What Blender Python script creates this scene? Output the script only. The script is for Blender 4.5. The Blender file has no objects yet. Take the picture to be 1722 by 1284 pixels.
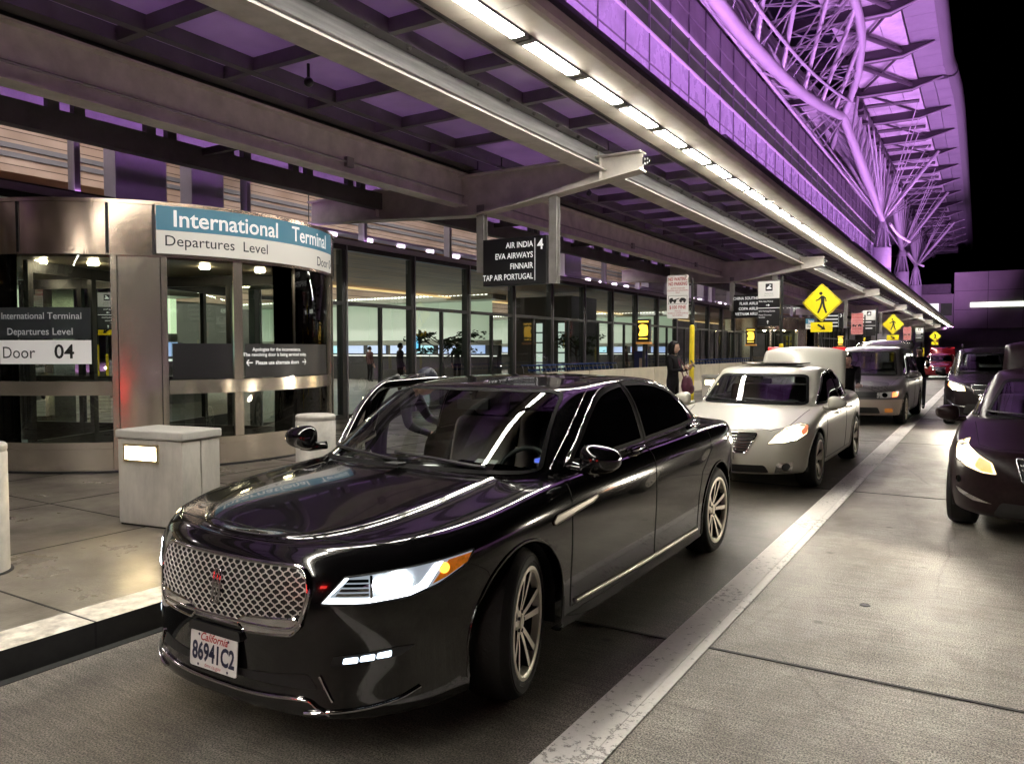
import bpy, bmesh, math, random
import numpy as np
from mathutils import Vector, Matrix
from mathutils.bvhtree import BVHTree

random.seed(7)
SC = bpy.context.scene
COL = SC.collection
R = math.radians

# ------------------------------------------------------------------ camera
cam_d = bpy.data.cameras.new('camera')
cam_d.sensor_width = 36.0
cam_d.lens = 36.0 * 1294.0 / 1722.0
cam_d.clip_end = 2000.0
cam_d.clip_start = 0.05
CAM = bpy.data.objects.new('camera', cam_d)
COL.objects.link(CAM)
CAM.location = (0, 0, 1.64)
CAM.rotation_euler = (R(90 - 2.39), 0, R(31.533))
SC.camera = CAM

# ------------------------------------------------------------------ world (night)
world = bpy.data.worlds.new('World')
SC.world = world
world.use_nodes = True
wt = world.node_tree
bg = wt.nodes['Background']
sky = wt.nodes.new('ShaderNodeTexSky')
sky.sky_type = 'NISHITA'
sky.sun_disc = False
sky.sun_elevation = R(-8)
sky.sun_rotation = R(200)
wt.links.new(sky.outputs[0], bg.inputs[0])
bg.inputs[1].default_value = 0.004

SC.view_settings.view_transform = 'Standard'
SC.view_settings.look = 'None'
SC.view_settings.exposure = 0.0
SC.view_settings.gamma = 1.0
SC.render.engine = 'CYCLES'
cy = SC.cycles
cy.use_denoising = True
try:
    cy.denoiser = 'OPENIMAGEDENOISE'
except Exception:
    pass
cy.max_bounces = 8
cy.diffuse_bounces = 3
cy.glossy_bounces = 5
cy.transmission_bounces = 6
cy.transparent_max_bounces = 24
cy.sample_clamp_indirect = 6.0
cy.sample_clamp_direct = 0.0
cy.caustics_reflective = False
cy.caustics_refractive = False
cy.use_light_tree = True

# ------------------------------------------------------------------ materials
def srgb(r, g, b):
    f = lambda c: (c / 255.0 / 12.92) if c <= 10 else ((c / 255.0 + 0.055) / 1.055) ** 2.4
    return (f(r), f(g), f(b), 1.0)

def C4(c):
    return tuple(c) + (1.0,) if len(c) == 3 else tuple(c)

MATS = {}
def mat(name, col, rough=0.5, metal=0.0, emit=None, estr=0.0, coat=0.0, spec=0.5, var=0.0, vscale=6.0, bump=0.0,
        bscale=40.0, rvar=0.0, stretch=(1, 1, 1), col2=None):
    """Principled material with procedural colour / roughness variation and bump."""
    if name in MATS:
        return MATS[name]
    m = bpy.data.materials.new(name)
    m.use_nodes = True
    nt = m.node_tree
    b = nt.nodes['Principled BSDF']
    b.inputs['Base Color'].default_value = C4(col)
    b.inputs['Roughness'].default_value = rough
    b.inputs['Metallic'].default_value = metal
    b.inputs['Specular IOR Level'].default_value = spec
    b.inputs['Coat Weight'].default_value = coat
    b.inputs['Coat Roughness'].default_value = 0.03
    if emit is not None:
        b.inputs['Emission Color'].default_value = C4(emit)
        b.inputs['Emission Strength'].default_value = estr
    if var > 0 or bump > 0 or rvar > 0 or col2 is not None:
        tc = nt.nodes.new('ShaderNodeTexCoord')
        mp = nt.nodes.new('ShaderNodeMapping')
        mp.inputs['Scale'].default_value = stretch
        nt.links.new(tc.outputs['Object'], mp.inputs[0])
        n = nt.nodes.new('ShaderNodeTexNoise')
        n.inputs['Scale'].default_value = vscale
        n.inputs['Detail'].default_value = 7
        n.inputs['Roughness'].default_value = 0.62
        nt.links.new(mp.outputs[0], n.inputs[0])
        if var > 0 or col2 is not None:
            mx = nt.nodes.new('ShaderNodeMix')
            mx.data_type = 'RGBA'
            c2 = C4(col2) if col2 is not None else C4([max(0, c * (1 - var)) for c in col[:3]])
            mx.inputs[6].default_value = C4([min(1, c * (1 + var * 0.6)) for c in col[:3]])
            mx.inputs[7].default_value = c2
            rp = nt.nodes.new('ShaderNodeValToRGB')
            rp.color_ramp.elements[0].position = 0.36
            rp.color_ramp.elements[1].position = 0.66
            nt.links.new(n.outputs[0], rp.inputs[0])
            nt.links.new(rp.outputs[0], mx.inputs[0])
            nt.links.new(mx.outputs[2], b.inputs['Base Color'])
        if rvar > 0:
            ma = nt.nodes.new('ShaderNodeMapRange')
            ma.inputs[1].default_value = 0.3
            ma.inputs[2].default_value = 0.7
            ma.inputs[3].default_value = max(0.02, rough - rvar)
            ma.inputs[4].default_value = min(1, rough + rvar)
            nt.links.new(n.outputs[0], ma.inputs[0])
            nt.links.new(ma.outputs[0], b.inputs['Roughness'])
        if bump > 0:
            n2 = nt.nodes.new('ShaderNodeTexNoise')
            n2.inputs['Scale'].default_value = bscale
            n2.inputs['Detail'].default_value = 5
            nt.links.new(mp.outputs[0], n2.inputs[0])
            bp = nt.nodes.new('ShaderNodeBump')
            bp.inputs['Strength'].default_value = bump
            bp.inputs['Distance'].default_value = 0.01
            nt.links.new(n2.outputs[0], bp.inputs['Height'])
            nt.links.new(bp.outputs[0], b.inputs['Normal'])
    MATS[name] = m
    return m

def mat_glow(name, col, strength):
    if name in MATS:
        return MATS[name]
    return mat(name, (0.6, 0.6, 0.6), rough=0.3, emit=col, estr=strength)

def mat_glass(name, tint=(0.8, 0.85, 0.85), refl=1.0, ior=1.5, rough=0.0, frost=0.0, frostcol=(0.5, 0.5, 0.5), wav=0.0):
    """Thin sheet glass: tinted see-through mixed with a fresnel mirror (and optional frosting)."""
    if name in MATS:
        return MATS[name]
    m = bpy.data.materials.new(name)
    m.use_nodes = True
    nt = m.node_tree
    nt.nodes.clear()
    out = nt.nodes.new('ShaderNodeOutputMaterial')
    tr = nt.nodes.new('ShaderNodeBsdfTransparent')
    tr.inputs[0].default_value = C4(tint)
    gl = nt.nodes.new('ShaderNodeBsdfGlossy')
    gl.inputs[0].default_value = (refl, refl, refl, 1)
    gl.inputs[1].default_value = rough
    fr = nt.nodes.new('ShaderNodeFresnel')
    fr.inputs[0].default_value = ior
    mx = nt.nodes.new('ShaderNodeMixShader')
    nt.links.new(fr.outputs[0], mx.inputs[0])
    last = tr
    if frost > 0:
        df = nt.nodes.new('ShaderNodeBsdfDiffuse')
        df.inputs[0].default_value = C4(frostcol)
        tl = nt.nodes.new('ShaderNodeBsdfTranslucent')
        tl.inputs[0].default_value = C4(frostcol)
        m1 = nt.nodes.new('ShaderNodeMixShader')
        m1.inputs[0].default_value = 0.5
        nt.links.new(df.outputs[0], m1.inputs[1])
        nt.links.new(tl.outputs[0], m1.inputs[2])
        m2 = nt.nodes.new('ShaderNodeMixShader')
        m2.inputs[0].default_value = frost
        nt.links.new(tr.outputs[0], m2.inputs[1])
        nt.links.new(m1.outputs[0], m2.inputs[2])
        if wav > 0:
            tc = nt.nodes.new('ShaderNodeTexCoord')
            n = nt.nodes.new('ShaderNodeTexNoise')
            n.inputs['Scale'].default_value = 1.6
            n.inputs['Detail'].default_value = 8
            nt.links.new(tc.outputs['Object'], n.inputs[0])
            mr = nt.nodes.new('ShaderNodeMapRange')
            mr.inputs[1].default_value = 0.3
            mr.inputs[2].default_value = 0.7
            mr.inputs[3].default_value = max(0, frost - wav)
            mr.inputs[4].default_value = min(1, frost + wav)
            nt.links.new(n.outputs[0], mr.inputs[0])
            nt.links.new(mr.outputs[0], m2.inputs[0])
        last = m2
    nt.links.new(last.outputs[0], mx.inputs[1])
    nt.links.new(gl.outputs[0], mx.inputs[2])
    nt.links.new(mx.outputs[0], out.inputs[0])
    MATS[name] = m
    return m

# ------------------------------------------------------------------ mesh helpers
class MB:
    """collects shapes, builds ONE mesh object"""
    def __init__(self):
        self.v = []; self.f = []; self.m = []
    def add(self, vs, fs, mi=0):
        o = len(self.v)
        self.v.extend([tuple(p) for p in vs])
        self.f.extend([tuple(i + o for i in q) for q in fs])
        self.m.extend([mi] * len(fs))
        return self
    def box(self, x0, x1, y0, y1, z0, z1, mi=0):
        if x0 > x1: x0, x1 = x1, x0
        if y0 > y1: y0, y1 = y1, y0
        if z0 > z1: z0, z1 = z1, z0
        v = [(x0, y0, z0), (x1, y0, z0), (x1, y1, z0), (x0, y1, z0), (x0, y0, z1), (x1, y0, z1), (x1, y1, z1), (x0, y1, z1)]
        f = [(3, 2, 1, 0), (4, 5, 6, 7), (0, 1, 5, 4), (1, 2, 6, 5), (2, 3, 7, 6), (3, 0, 4, 7)]
        return self.add(v, f, mi)
    def tube(self, pts, r, n=8, closed=False, mi=0):
        P = [Vector(p) for p in pts]
        k = len(P)
        if k < 2: return self
        rr = r if hasattr(r, '__len__') else [r] * k
        vs = []; fs = []
        T0 = None; N = None
        for i in range(k):
            if closed:
                T = P[(i + 1) % k] - P[i - 1]
            else:
                T = P[min(i + 1, k - 1)] - P[max(i - 1, 0)]
            if T.length < 1e-9: T = Vector((0, 0, 1))
            T.normalize()
            if N is None:
                a = Vector((0, 0, 1)) if abs(T.z) < 0.9 else Vector((1, 0, 0))
                N = T.cross(a).normalized()
            else:
                N = (N - T * N.dot(T))
                if N.length < 1e-6:
                    N = T.orthogonal()
                N.normalize()
            B = T.cross(N)
            for j in range(n):
                an = 2 * math.pi * j / n
                vs.append(P[i] + (N * math.cos(an) + B * math.sin(an)) * rr[i])
        rng = k if closed else k - 1
        for i in range(rng):
            a = i * n; b = ((i + 1) % k) * n
            for j in range(n):
                j2 = (j + 1) % n
                fs.append((a + j, a + j2, b + j2, b + j))
        if not closed:
            fs.append(tuple(range(n - 1, -1, -1)))
            fs.append(tuple(range((k - 1) * n, k * n)))
        return self.add(vs, fs, mi)
    def prism(self, poly, axis, d0, d1, mi=0):
        """extrude a 2D polygon; axis 'x': poly=(y,z); 'y': poly=(x,z); 'z': poly=(x,y)"""
        def P(p, d):
            if axis == 'x': return (d, p[0], p[1])
            if axis == 'y': return (p[0], d, p[1])
            return (p[0], p[1], d)
        n = len(poly)
        vs = [P(p, d0) for p in poly] + [P(p, d1) for p in poly]
        fs = [tuple(range(n - 1, -1, -1)), tuple(range(n, 2 * n))]
        for i in range(n):
            j = (i + 1) % n
            fs.append((i, j, n + j, n + i))
        return self.add(vs, fs, mi)
    def lathe(self, prof, n=32, c=(0, 0, 0), axis='z', a0=0.0, a1=2 * math.pi, mi=0):
        full = abs(a1 - a0 - 2 * math.pi) < 1e-6
        k = n if full else n + 1
        vs = []; fs = []
        for i in range(k):
            a = a0 + (a1 - a0) * i / n
            for (r, h) in prof:
                if axis == 'z': vs.append((c[0] + r * math.cos(a), c[1] + r * math.sin(a), c[2] + h))
                else: vs.append((c[0] + h, c[1] + r * math.cos(a), c[2] + r * math.sin(a)))
        q = len(prof)
        for i in range(n):
            i2 = (i + 1) % k
            for j in range(q - 1):
                fs.append((i * q + j, i2 * q + j, i2 * q + j + 1, i * q + j + 1))
        return self.add(vs, fs, mi)
    def sphere(self, c, rx, ry=None, rz=None, n=16, m=10, mi=0):
        ry = ry or rx; rz = rz or rx
        vs = [(c[0], c[1], c[2] + rz)]
        for i in range(1, m):
            t = math.pi * i / m
            for j in range(n):
                p = 2 * math.pi * j / n
                vs.append((c[0] + rx * math.sin(t) * math.cos(p), c[1] + ry * math.sin(t) * math.sin(p), c[2] + rz * math.cos(t)))
        vs.append((c[0], c[1], c[2] - rz))
        fs = []
        for j in range(n):
            fs.append((0, 1 + j, 1 + (j + 1) % n))
        for i in range(m - 2):
            for j in range(n):
                a = 1 + i * n; b = a + n
                fs.append((a + j, b + j, b + (j + 1) % n, a + (j + 1) % n))
        l = len(vs) - 1; a = 1 + (m - 2) * n
        for j in range(n):
            fs.append((l, a + (j + 1) % n, a + j))
        return self.add(vs, fs, mi)
    def xform(self, M, start=0):
        for i in range(start, len(self.v)):
            self.v[i] = tuple(M @ Vector(self.v[i]))
        return self
    def build(self, name, mats, parent=None, smooth=None, bevel=0.0, merge=False, loc=None, fixn=True):
        me = bpy.data.meshes.new(name)
        me.from_pydata(self.v, [], self.f)
        ms = mats if isinstance(mats, (list, tuple)) else [mats]
        for x in ms: me.materials.append(x)
        if len(ms) > 1:
            me.polygons.foreach_set('material_index', self.m)
        if merge or fixn:
            bm = bmesh.new(); bm.from_mesh(me)
            if merge: bmesh.ops.remove_doubles(bm, verts=bm.verts, dist=1e-5)
            if fixn: bmesh.ops.recalc_face_normals(bm, faces=bm.faces)
            bm.to_mesh(me); bm.free()
        if smooth is not None:
            me.shade_smooth()
            if smooth < 179: me.set_sharp_from_angle(angle=R(smooth))
        me.update()
        o = bpy.data.objects.new(name, me)
        COL.objects.link(o)
        if parent is not None: o.parent = parent
        if loc is not None: o.location = loc
        if bevel > 0:
            bv = o.modifiers.new('bevel', 'BEVEL')
            bv.width = bevel; bv.segments = 2; bv.limit_method = 'ANGLE'; bv.angle_limit = R(40)
        return o

def tag(o, label=None, cat=None, group=None, kind=None):
    if label: o['label'] = label
    if cat: o['category'] = cat
    if group: o['group'] = group
    if kind: o['kind'] = kind
    return o

def thing(name, label, cat, loc=(0, 0, 0), rz=0.0, group=None):
    o = bpy.data.objects.new(name, None)
    o.empty_display_size = 0.2
    COL.objects.link(o)
    o.location = loc; o.rotation_euler = (0, 0, rz)
    return tag(o, label, cat, group)

def struct(name, mb, m, **k):
    return tag(mb.build(name, m, **k), kind='structure')

def kids(o):
    return [c for c in bpy.data.objects if c.parent == o]

CHILD = {}
def copy_tree(o, loc=None, rz=None, label=None):
    """copy a thing, its parts and their sub-parts (no bpy.ops)"""
    def rec(src, par):
        c = src.copy(); COL.objects.link(c)
        if par is not None: c.parent = par
        for ch in list(src.children):
            rec(ch, c)
        return c
    c = rec(o, None)
    if loc is not None: c.location = loc
    if rz is not None: c.rotation_euler = (0, 0, rz)
    if label: c['label'] = label
    return c

def text_geo(txt, size, align='LEFT', spacing=1.0, shear=0.0, bold=0.0, sx=1.0):
    """lettering as flat polygons in the XY plane -> (verts, faces)"""
    cu = bpy.data.curves.new('letters', 'FONT')
    cu.body = txt; cu.size = size; cu.align_x = align
    cu.space_character = spacing; cu.shear = shear
    cu.resolution_u = 3
    cu.offset = bold
    ob = bpy.data.objects.new('letters', cu)
    COL.objects.link(ob)
    bpy.context.view_layer.update()
    dg = bpy.context.evaluated_depsgraph_get()
    me = bpy.data.meshes.new_from_object(ob.evaluated_get(dg))
    vs = [(v.co.x * sx, v.co.y, 0.0) for v in me.vertices]
    fs = [tuple(p.vertices) for p in me.polygons]
    bpy.data.objects.remove(ob); bpy.data.curves.remove(cu); bpy.data.meshes.remove(me)
    return vs, fs

def text_front(mb, txt, size, x, y, z, align='LEFT', mi=0, **k):
    """letters standing in the XZ plane facing -Y at depth y (baseline z)"""
    vs, fs = text_geo(txt, size, align, **k)
    mb.add([(x + a, y, z + b) for a, b, _ in vs], fs, mi)

def arrow_front(mb, cx, y, cz, s, ang, mi=0, w=0.16):
    """plain arrow of overall length s pointing along ang in XZ plane facing -Y"""
    pts = [(-.5, -w / 2), (.05, -w / 2), (.05, w / 2), (-.5, w / 2)]
    head = [(0.0, -.36), (.5, 0), (0.0, .36), (.17, 0.0)]
    ca, sa = math.cos(ang), math.sin(ang)
    f = lambda p: (cx + s * (p[0] * ca - p[1] * sa), y, cz + s * (p[0] * sa + p[1] * ca))
    mb.add([f(p) for p in pts], [(0, 1, 2, 3)], mi)
    mb.add([f(p) for p in head], [(0, 1, 3), (3, 1, 2)], mi)
    mb.add([f(p) for p in [(.05, -w / 2), (.3, -w / 2), (.3, w / 2), (.05, w / 2)]], [(0, 1, 2, 3)], mi)

def fillet(poly, r, n=5):
    """round the corners of a 2D polygon"""
    out = []
    k = len(poly)
    for i in range(k):
        p = np.array(poly[i], float); a = np.array(poly[i - 1], float); b = np.array(poly[(i + 1) % k], float)
        rr = r[i] if hasattr(r, '__len__') else r
        da = np.linalg.norm(a - p); db = np.linalg.norm(b - p)
        q = min(rr, da * .49, db * .49)
        if q < 1e-4:
            out.append(tuple(p)); continue
        s = p + (a - p) / da * q; e = p + (b - p) / db * q
        for t in np.linspace(0, 1, n):
            out.append(tuple((1 - t) ** 2 * s + 2 * t * (1 - t) * p + t * t * e))
    return out

def dense(poly, step=0.03, closed=True):
    out = []
    k = len(poly)
    for i in range(k if closed else k - 1):
        a = np.array(poly[i], float); b = np.array(poly[(i + 1) % k], float)
        m = max(1, int(np.ceil(np.linalg.norm(b - a) / step)))
        for t in range(m):
            out.append(tuple(a + (b - a) * t / m))
    if not closed: out.append(tuple(poly[-1]))
    return out

def smooth_line(pts, n=40):
    """Catmull-Rom through points (any dimension)"""
    P = np.array(pts, float)
    P = np.vstack([2 * P[0] - P[1], P, 2 * P[-1] - P[-2]])
    out = []
    segs = len(P) - 3
    for s in range(segs):
        p0, p1, p2, p3 = P[s:s + 4]
        m = max(2, n // segs)
        for t in np.linspace(0, 1, m, endpoint=(s == segs - 1)):
            out.append(0.5 * ((2 * p1) + (-p0 + p2) * t + (2 * p0 - 5 * p1 + 4 * p2 - p3) * t * t + (-p0 + 3 * p1 - 3 * p2 + p3) * t ** 3))
    return [tuple(q) for q in out]
# ------------------------------------------------------------------ shared materials
M_STEEL = mat('canopy_steel_paint', (0.62, 0.585, 0.53), rough=0.42, metal=0.0, var=0.18, vscale=3, rvar=0.12, bump=0.06, bscale=30)
M_BEAMDK = mat('canopy_dark_paint', (0.075, 0.07, 0.068), rough=0.5, var=0.25, vscale=2.5)
M_SOFFIT = mat('soffit_panel', (0.60, 0.55, 0.47), rough=0.5, var=0.14, vscale=1.5, rvar=0.1)
M_GALV = mat('galvanised_web', (0.42, 0.43, 0.42), rough=0.38, metal=0.25, var=0.3, vscale=5, stretch=(1, 0.15, 3))
M_ROOFGLASS = mat_glass('canopy_roof_glass', tint=(0.22, 0.21, 0.24), frost=0.84, frostcol=(0.66, 0.62, 0.70), wav=0.12)
M_TUBE = mat_glow('fluorescent_diffuser', (1.0, 0.945, 0.83), 108.0)
M_FIXT = mat('fixture_housing', (0.62, 0.62, 0.58), rough=0.35)
M_MULL = mat('mullion_dark_metal', (0.05, 0.05, 0.05), rough=0.35, metal=0.5)
M_MULLP = mat('mullion_light_metal', (0.35, 0.33, 0.36), rough=0.35, metal=0.4)
M_STOREGLASS = mat_glass('storefront_glass', tint=(0.78, 0.83, 0.78), refl=0.95, ior=1.62)
M_CURVEGLASS = mat_glass('door_glass', tint=(0.90, 0.94, 0.90), refl=0.9, ior=1.5)
M_BAND = mat('frosted_spandrel_glass', (0.50, 0.47, 0.58), rough=0.28, var=0.22, vscale=0.9, coat=0.4, rvar=0.12)
M_WINDK = mat('night_window_glass', (0.030, 0.034, 0.028), rough=0.3, spec=0.04, var=0.5, vscale=0.5, emit=(.5, .55, .38), estr=.035)
M_UPANEL = mat('upper_panel', (0.13, 0.115, 0.135), rough=0.4, var=0.3, vscale=0.8)
M_BRONZE = mat('bronze_stainless', (0.50, 0.40, 0.33), rough=0.17, metal=0.92, rvar=0.03, vscale=1.2)
M_STAIN = mat('brushed_stainless', (0.74, 0.66, 0.56), rough=0.18, metal=0.86, rvar=0.03, vscale=0.8)
M_BLACK = mat('black_panel', (0.018, 0.018, 0.02), rough=0.35)
M_SIGNBLK = mat('sign_black', (0.012, 0.012, 0.013), rough=0.3)
M_WHITE = mat('sign_white', (0.78, 0.78, 0.76), rough=0.45)
M_LIT_WHITE = mat_glow('lettering_lit_white', (0.95, 0.95, 0.92), 0.55)
M_RED = mat('sign_red', (0.42, 0.03, 0.035), rough=0.45)
M_YEL = mat('sign_yellow', (1.0, 0.80, 0.008), rough=0.32, emit=(1.0, 0.78, 0.03), estr=0.0, var=0.06, vscale=9)
M_POLEYEL = mat('pole_yellow', (0.85, 0.66, 0.03), rough=0.4, var=0.1)
M_POLEBLK = mat('pole_black', (0.02, 0.02, 0.02), rough=0.4)
M_TEALSIGN = mat('sign_teal_lit', (0.05, 0.175, 0.245), rough=.35, emit=(0.05, 0.19, 0.27), estr=.40)
M_CREAMSIGN = mat('sign_cream_lit', (0.62, 0.60, 0.54), rough=.35, emit=(0.82, 0.80, 0.72), estr=.32)
M_FRIT = mat('glass_border_black', (0.004, 0.004, 0.004), rough=0.7, spec=0.12)
M_TYRE = mat('tyre_rubber', (0.009, 0.0085, 0.008), rough=0.7, spec=.25, bump=0.2, bscale=60)
M_RIMBR = mat('machined_alloy', (0.92, 0.86, 0.74), rough=0.42, metal=0.25)
M_SATIN = mat('satin_silver_trim', (0.85, 0.80, 0.70), rough=0.35, metal=0.35)
M_RIMDK = mat('dark_alloy', (0.03, 0.03, 0.032), rough=0.35, metal=0.7)
M_CHROME = mat('chrome', (0.82, 0.81, 0.80), rough=0.06, metal=1.0)
M_RUBBER = mat('black_trim', (0.012, 0.012, 0.013), rough=0.45)
M_SEAM = mat('panel_gap', (0.003, 0.003, 0.003), rough=0.8)
M_CABIN = mat('cabin_trim', (0.05, 0.048, 0.05), rough=0.6)
M_SEAT = mat('seat_leather', (0.10, 0.085, 0.08), rough=0.45, var=0.15)
M_SEATLT = mat('seat_leather_pale', (0.42, 0.36, 0.33), rough=0.5, var=0.15)
M_WSGLASS = mat_glass('windscreen_glass', tint=(0.70, 0.76, 0.74), refl=1.0, ior=1.62)
M_TINT = mat('tinted_window', (0.004, 0.004, 0.005), rough=0.03, spec=0.5)
M_PRIV = mat_glass('tinted_clear_window', tint=(0.16, 0.17, 0.17), refl=1.0, ior=1.55)
M_SKIN = mat('skin', (0.52, 0.33, 0.25), rough=0.55)
M_HAIR = mat('black_hair', (0.006, 0.005, 0.005), rough=0.55, spec=.2)
M_CLOTHBK = mat('black_clothing', (0.006, 0.0055, 0.007), rough=0.85, spec=.15)

# purple architectural flood light colour
PURPLE = (0.63, 0.285, 0.80)

def road_material():
    m = bpy.data.materials.new('road_concrete'); m.use_nodes = True
    nt = m.node_tree; L = nt.links.new; N = nt.nodes.new
    b = nt.nodes['Principled BSDF']
    tc = N('ShaderNodeTexCoord')
    def noise(scale, detail, stretch=(1, 1, 1), rough=0.6):
        mp = N('ShaderNodeMapping'); mp.inputs['Scale'].default_value = stretch
        L(tc.outputs['Object'], mp.inputs[0])
        n = N('ShaderNodeTexNoise'); n.inputs['Scale'].default_value = scale
        n.inputs['Detail'].default_value = detail; n.inputs['Roughness'].default_value = rough
        L(mp.outputs[0], n.inputs[0]); return n.outputs[0]
    def ramp(src, p0, p1, c0, c1):
        r = N('ShaderNodeValToRGB'); r.color_ramp.elements[0].position = p0; r.color_ramp.elements[1].position = p1
        r.color_ramp.elements[0].color = C4(c0); r.color_ramp.elements[1].color = C4(c1)
        L(src, r.inputs[0]); return r.outputs[0]
    def mult(a, b2, f=1.0):
        x = N('ShaderNodeMix'); x.data_type = 'RGBA'; x.blend_type = 'MULTIPLY'; x.inputs[0].default_value = f
        L(a, x.inputs[6]); L(b2, x.inputs[7]); return x.outputs[2]
    base = ramp(noise(0.35, 6), 0.3, 0.7, (0.30, 0.284, 0.252), (0.44, 0.42, 0.378))
    grain = ramp(noise(120, 2, (1, 1, 1), 0.8), 0.38, 0.64, (0.08, 0.08, 0.08), (1.75, 1.7, 1.63))
    streak = ramp(noise(9, 6, (0.35, 4.0, 1)), 0.3, 0.7, (0.62, 0.62, 0.62), (1.2, 1.2, 1.2))
    blot = ramp(noise(1.7, 8, (1, 0.5, 1), 0.7), 0.42, 0.6, (1, 1, 1), (0.66, 0.64, 0.62))
    c = mult(mult(mult(base, grain), streak), blot)
    # oil and tyre staining along the kerb lane, plus its shade put into colour
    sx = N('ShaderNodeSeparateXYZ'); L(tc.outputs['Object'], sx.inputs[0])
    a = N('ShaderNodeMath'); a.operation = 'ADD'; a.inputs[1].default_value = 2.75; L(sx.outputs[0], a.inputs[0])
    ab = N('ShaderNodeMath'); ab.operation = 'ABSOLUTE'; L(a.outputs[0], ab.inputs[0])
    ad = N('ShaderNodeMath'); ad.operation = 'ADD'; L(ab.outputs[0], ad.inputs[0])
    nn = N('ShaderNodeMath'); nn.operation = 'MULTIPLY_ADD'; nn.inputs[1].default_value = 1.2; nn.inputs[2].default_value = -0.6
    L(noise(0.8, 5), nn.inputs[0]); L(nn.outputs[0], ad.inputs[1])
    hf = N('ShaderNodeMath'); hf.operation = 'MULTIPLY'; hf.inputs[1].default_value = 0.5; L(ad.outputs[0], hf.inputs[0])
    stain_shade = ramp(hf.outputs[0], 0.56, 0.82, (0.40, 0.392, 0.385), (1, 1, 1))
    c = mult(c, stain_shade)
    vo = N('ShaderNodeTexVoronoi'); vo.inputs['Scale'].default_value = 1.9; L(tc.outputs['Object'], vo.inputs['Vector'])
    c = mult(c, ramp(vo.outputs['Distance'], 0.035, 0.075, (0.35, 0.34, 0.33), (1, 1, 1)))
    vo2 = N('ShaderNodeTexVoronoi'); vo2.feature = 'DISTANCE_TO_EDGE'; vo2.inputs['Scale'].default_value = 0.33
    wob = N('ShaderNodeMix'); wob.data_type = 'RGBA'; wob.inputs[0].default_value = 0.10
    nz = N('ShaderNodeTexNoise'); nz.inputs['Scale'].default_value = 2.5; nz.inputs['Detail'].default_value = 8; L(tc.outputs['Object'], nz.inputs[0])
    L(tc.outputs['Object'], wob.inputs[6]); L(nz.outputs['Color'], wob.inputs[7]); L(wob.outputs[2], vo2.inputs['Vector'])
    crk = ramp(vo2.outputs['Distance'], 0.0, 0.004, (0.45, 0.44, 0.43), (1, 1, 1))
    c = mult(c, crk, 0.55)
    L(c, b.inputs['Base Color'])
    b.inputs['Specular IOR Level'].default_value = 0.35
    mr = N('ShaderNodeMapRange'); mr.inputs[3].default_value = 0.32; mr.inputs[4].default_value = 0.62
    L(noise(2.2, 6), mr.inputs[0]); L(mr.outputs[0], b.inputs['Roughness'])
    bp = N('ShaderNodeBump'); bp.inputs['Strength'].default_value = 0.75; bp.inputs['Distance'].default_value = 0.007
    L(noise(140, 3, (0.8, 1.3, 1)), bp.inputs['Height']); L(bp.outputs[0], b.inputs['Normal'])
    return m

def stripe_material():
    m = bpy.data.materials.new('worn_road_paint'); m.use_nodes = True
    nt = m.node_tree; L = nt.links.new; N = nt.nodes.new
    b = nt.nodes['Principled BSDF']; tc = N('ShaderNodeTexCoord')
    n = N('ShaderNodeTexNoise'); n.inputs['Scale'].default_value = 26; n.inputs['Detail'].default_value = 9; n.inputs['Roughness'].default_value = 0.75
    n2 = N('ShaderNodeTexNoise'); n2.inputs['Scale'].default_value = 1.3; n2.inputs['Detail'].default_value = 3
    L(tc.outputs['Object'], n.inputs[0]); L(tc.outputs['Object'], n2.inputs[0])
    ma = N('ShaderNodeMath'); ma.operation = 'MULTIPLY_ADD'; ma.inputs[1].default_value = 0.45; L(n2.outputs[0], ma.inputs[0]); L(n.outputs[0], ma.inputs[2])
    r = N('ShaderNodeValToRGB'); L(ma.outputs[0], r.inputs[0])
    e = r.color_ramp.elements
    e[0].position = 0.56; e[0].color = (0.82, 0.79, 0.75, 1)
    e[1].position = 0.90; e[1].color = (0.60, 0.57, 0.53, 1)
    x = e.new(0.80); x.color = (0.76, 0.73, 0.69, 1)
    x = e.new(0.845); x.color = (0.17, 0.155, 0.14, 1)
    L(r.outputs[0], b.inputs['Base Color']); b.inputs['Roughness'].default_value = 0.55
    bp = N('ShaderNodeBump'); bp.inputs['Strength'].default_value = 0.35; bp.inputs['Distance'].default_value = 0.004
    L(n.outputs[0], bp.inputs['Height']); L(bp.outputs[0], b.inputs['Normal'])
    return m

M_ROAD = road_material()
M_STRIPE = stripe_material()
M_WALK = mat('pavement_concrete', (0.145, 0.128, 0.104), rough=0.36, var=0.6, vscale=1.3, rvar=0.14, bump=0.2, bscale=45)
M_KERBTOP = mat('kerb_paint', (0.62, 0.58, 0.50), rough=0.5, var=0.45, vscale=11, col2=(.36, .33, .28), bump=0.15, bscale=40)
M_KERBFACE = mat('kerb_face', (0.022, 0.021, 0.02), rough=0.6, var=0.3, vscale=8)
M_CONC = mat('cast_concrete', (0.50, 0.48, 0.44), rough=0.55, var=0.3, vscale=4, bump=0.1, bscale=60)
M_JOINT = mat('joint_sealant', (0.012, 0.012, 0.012), rough=0.7)

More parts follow.
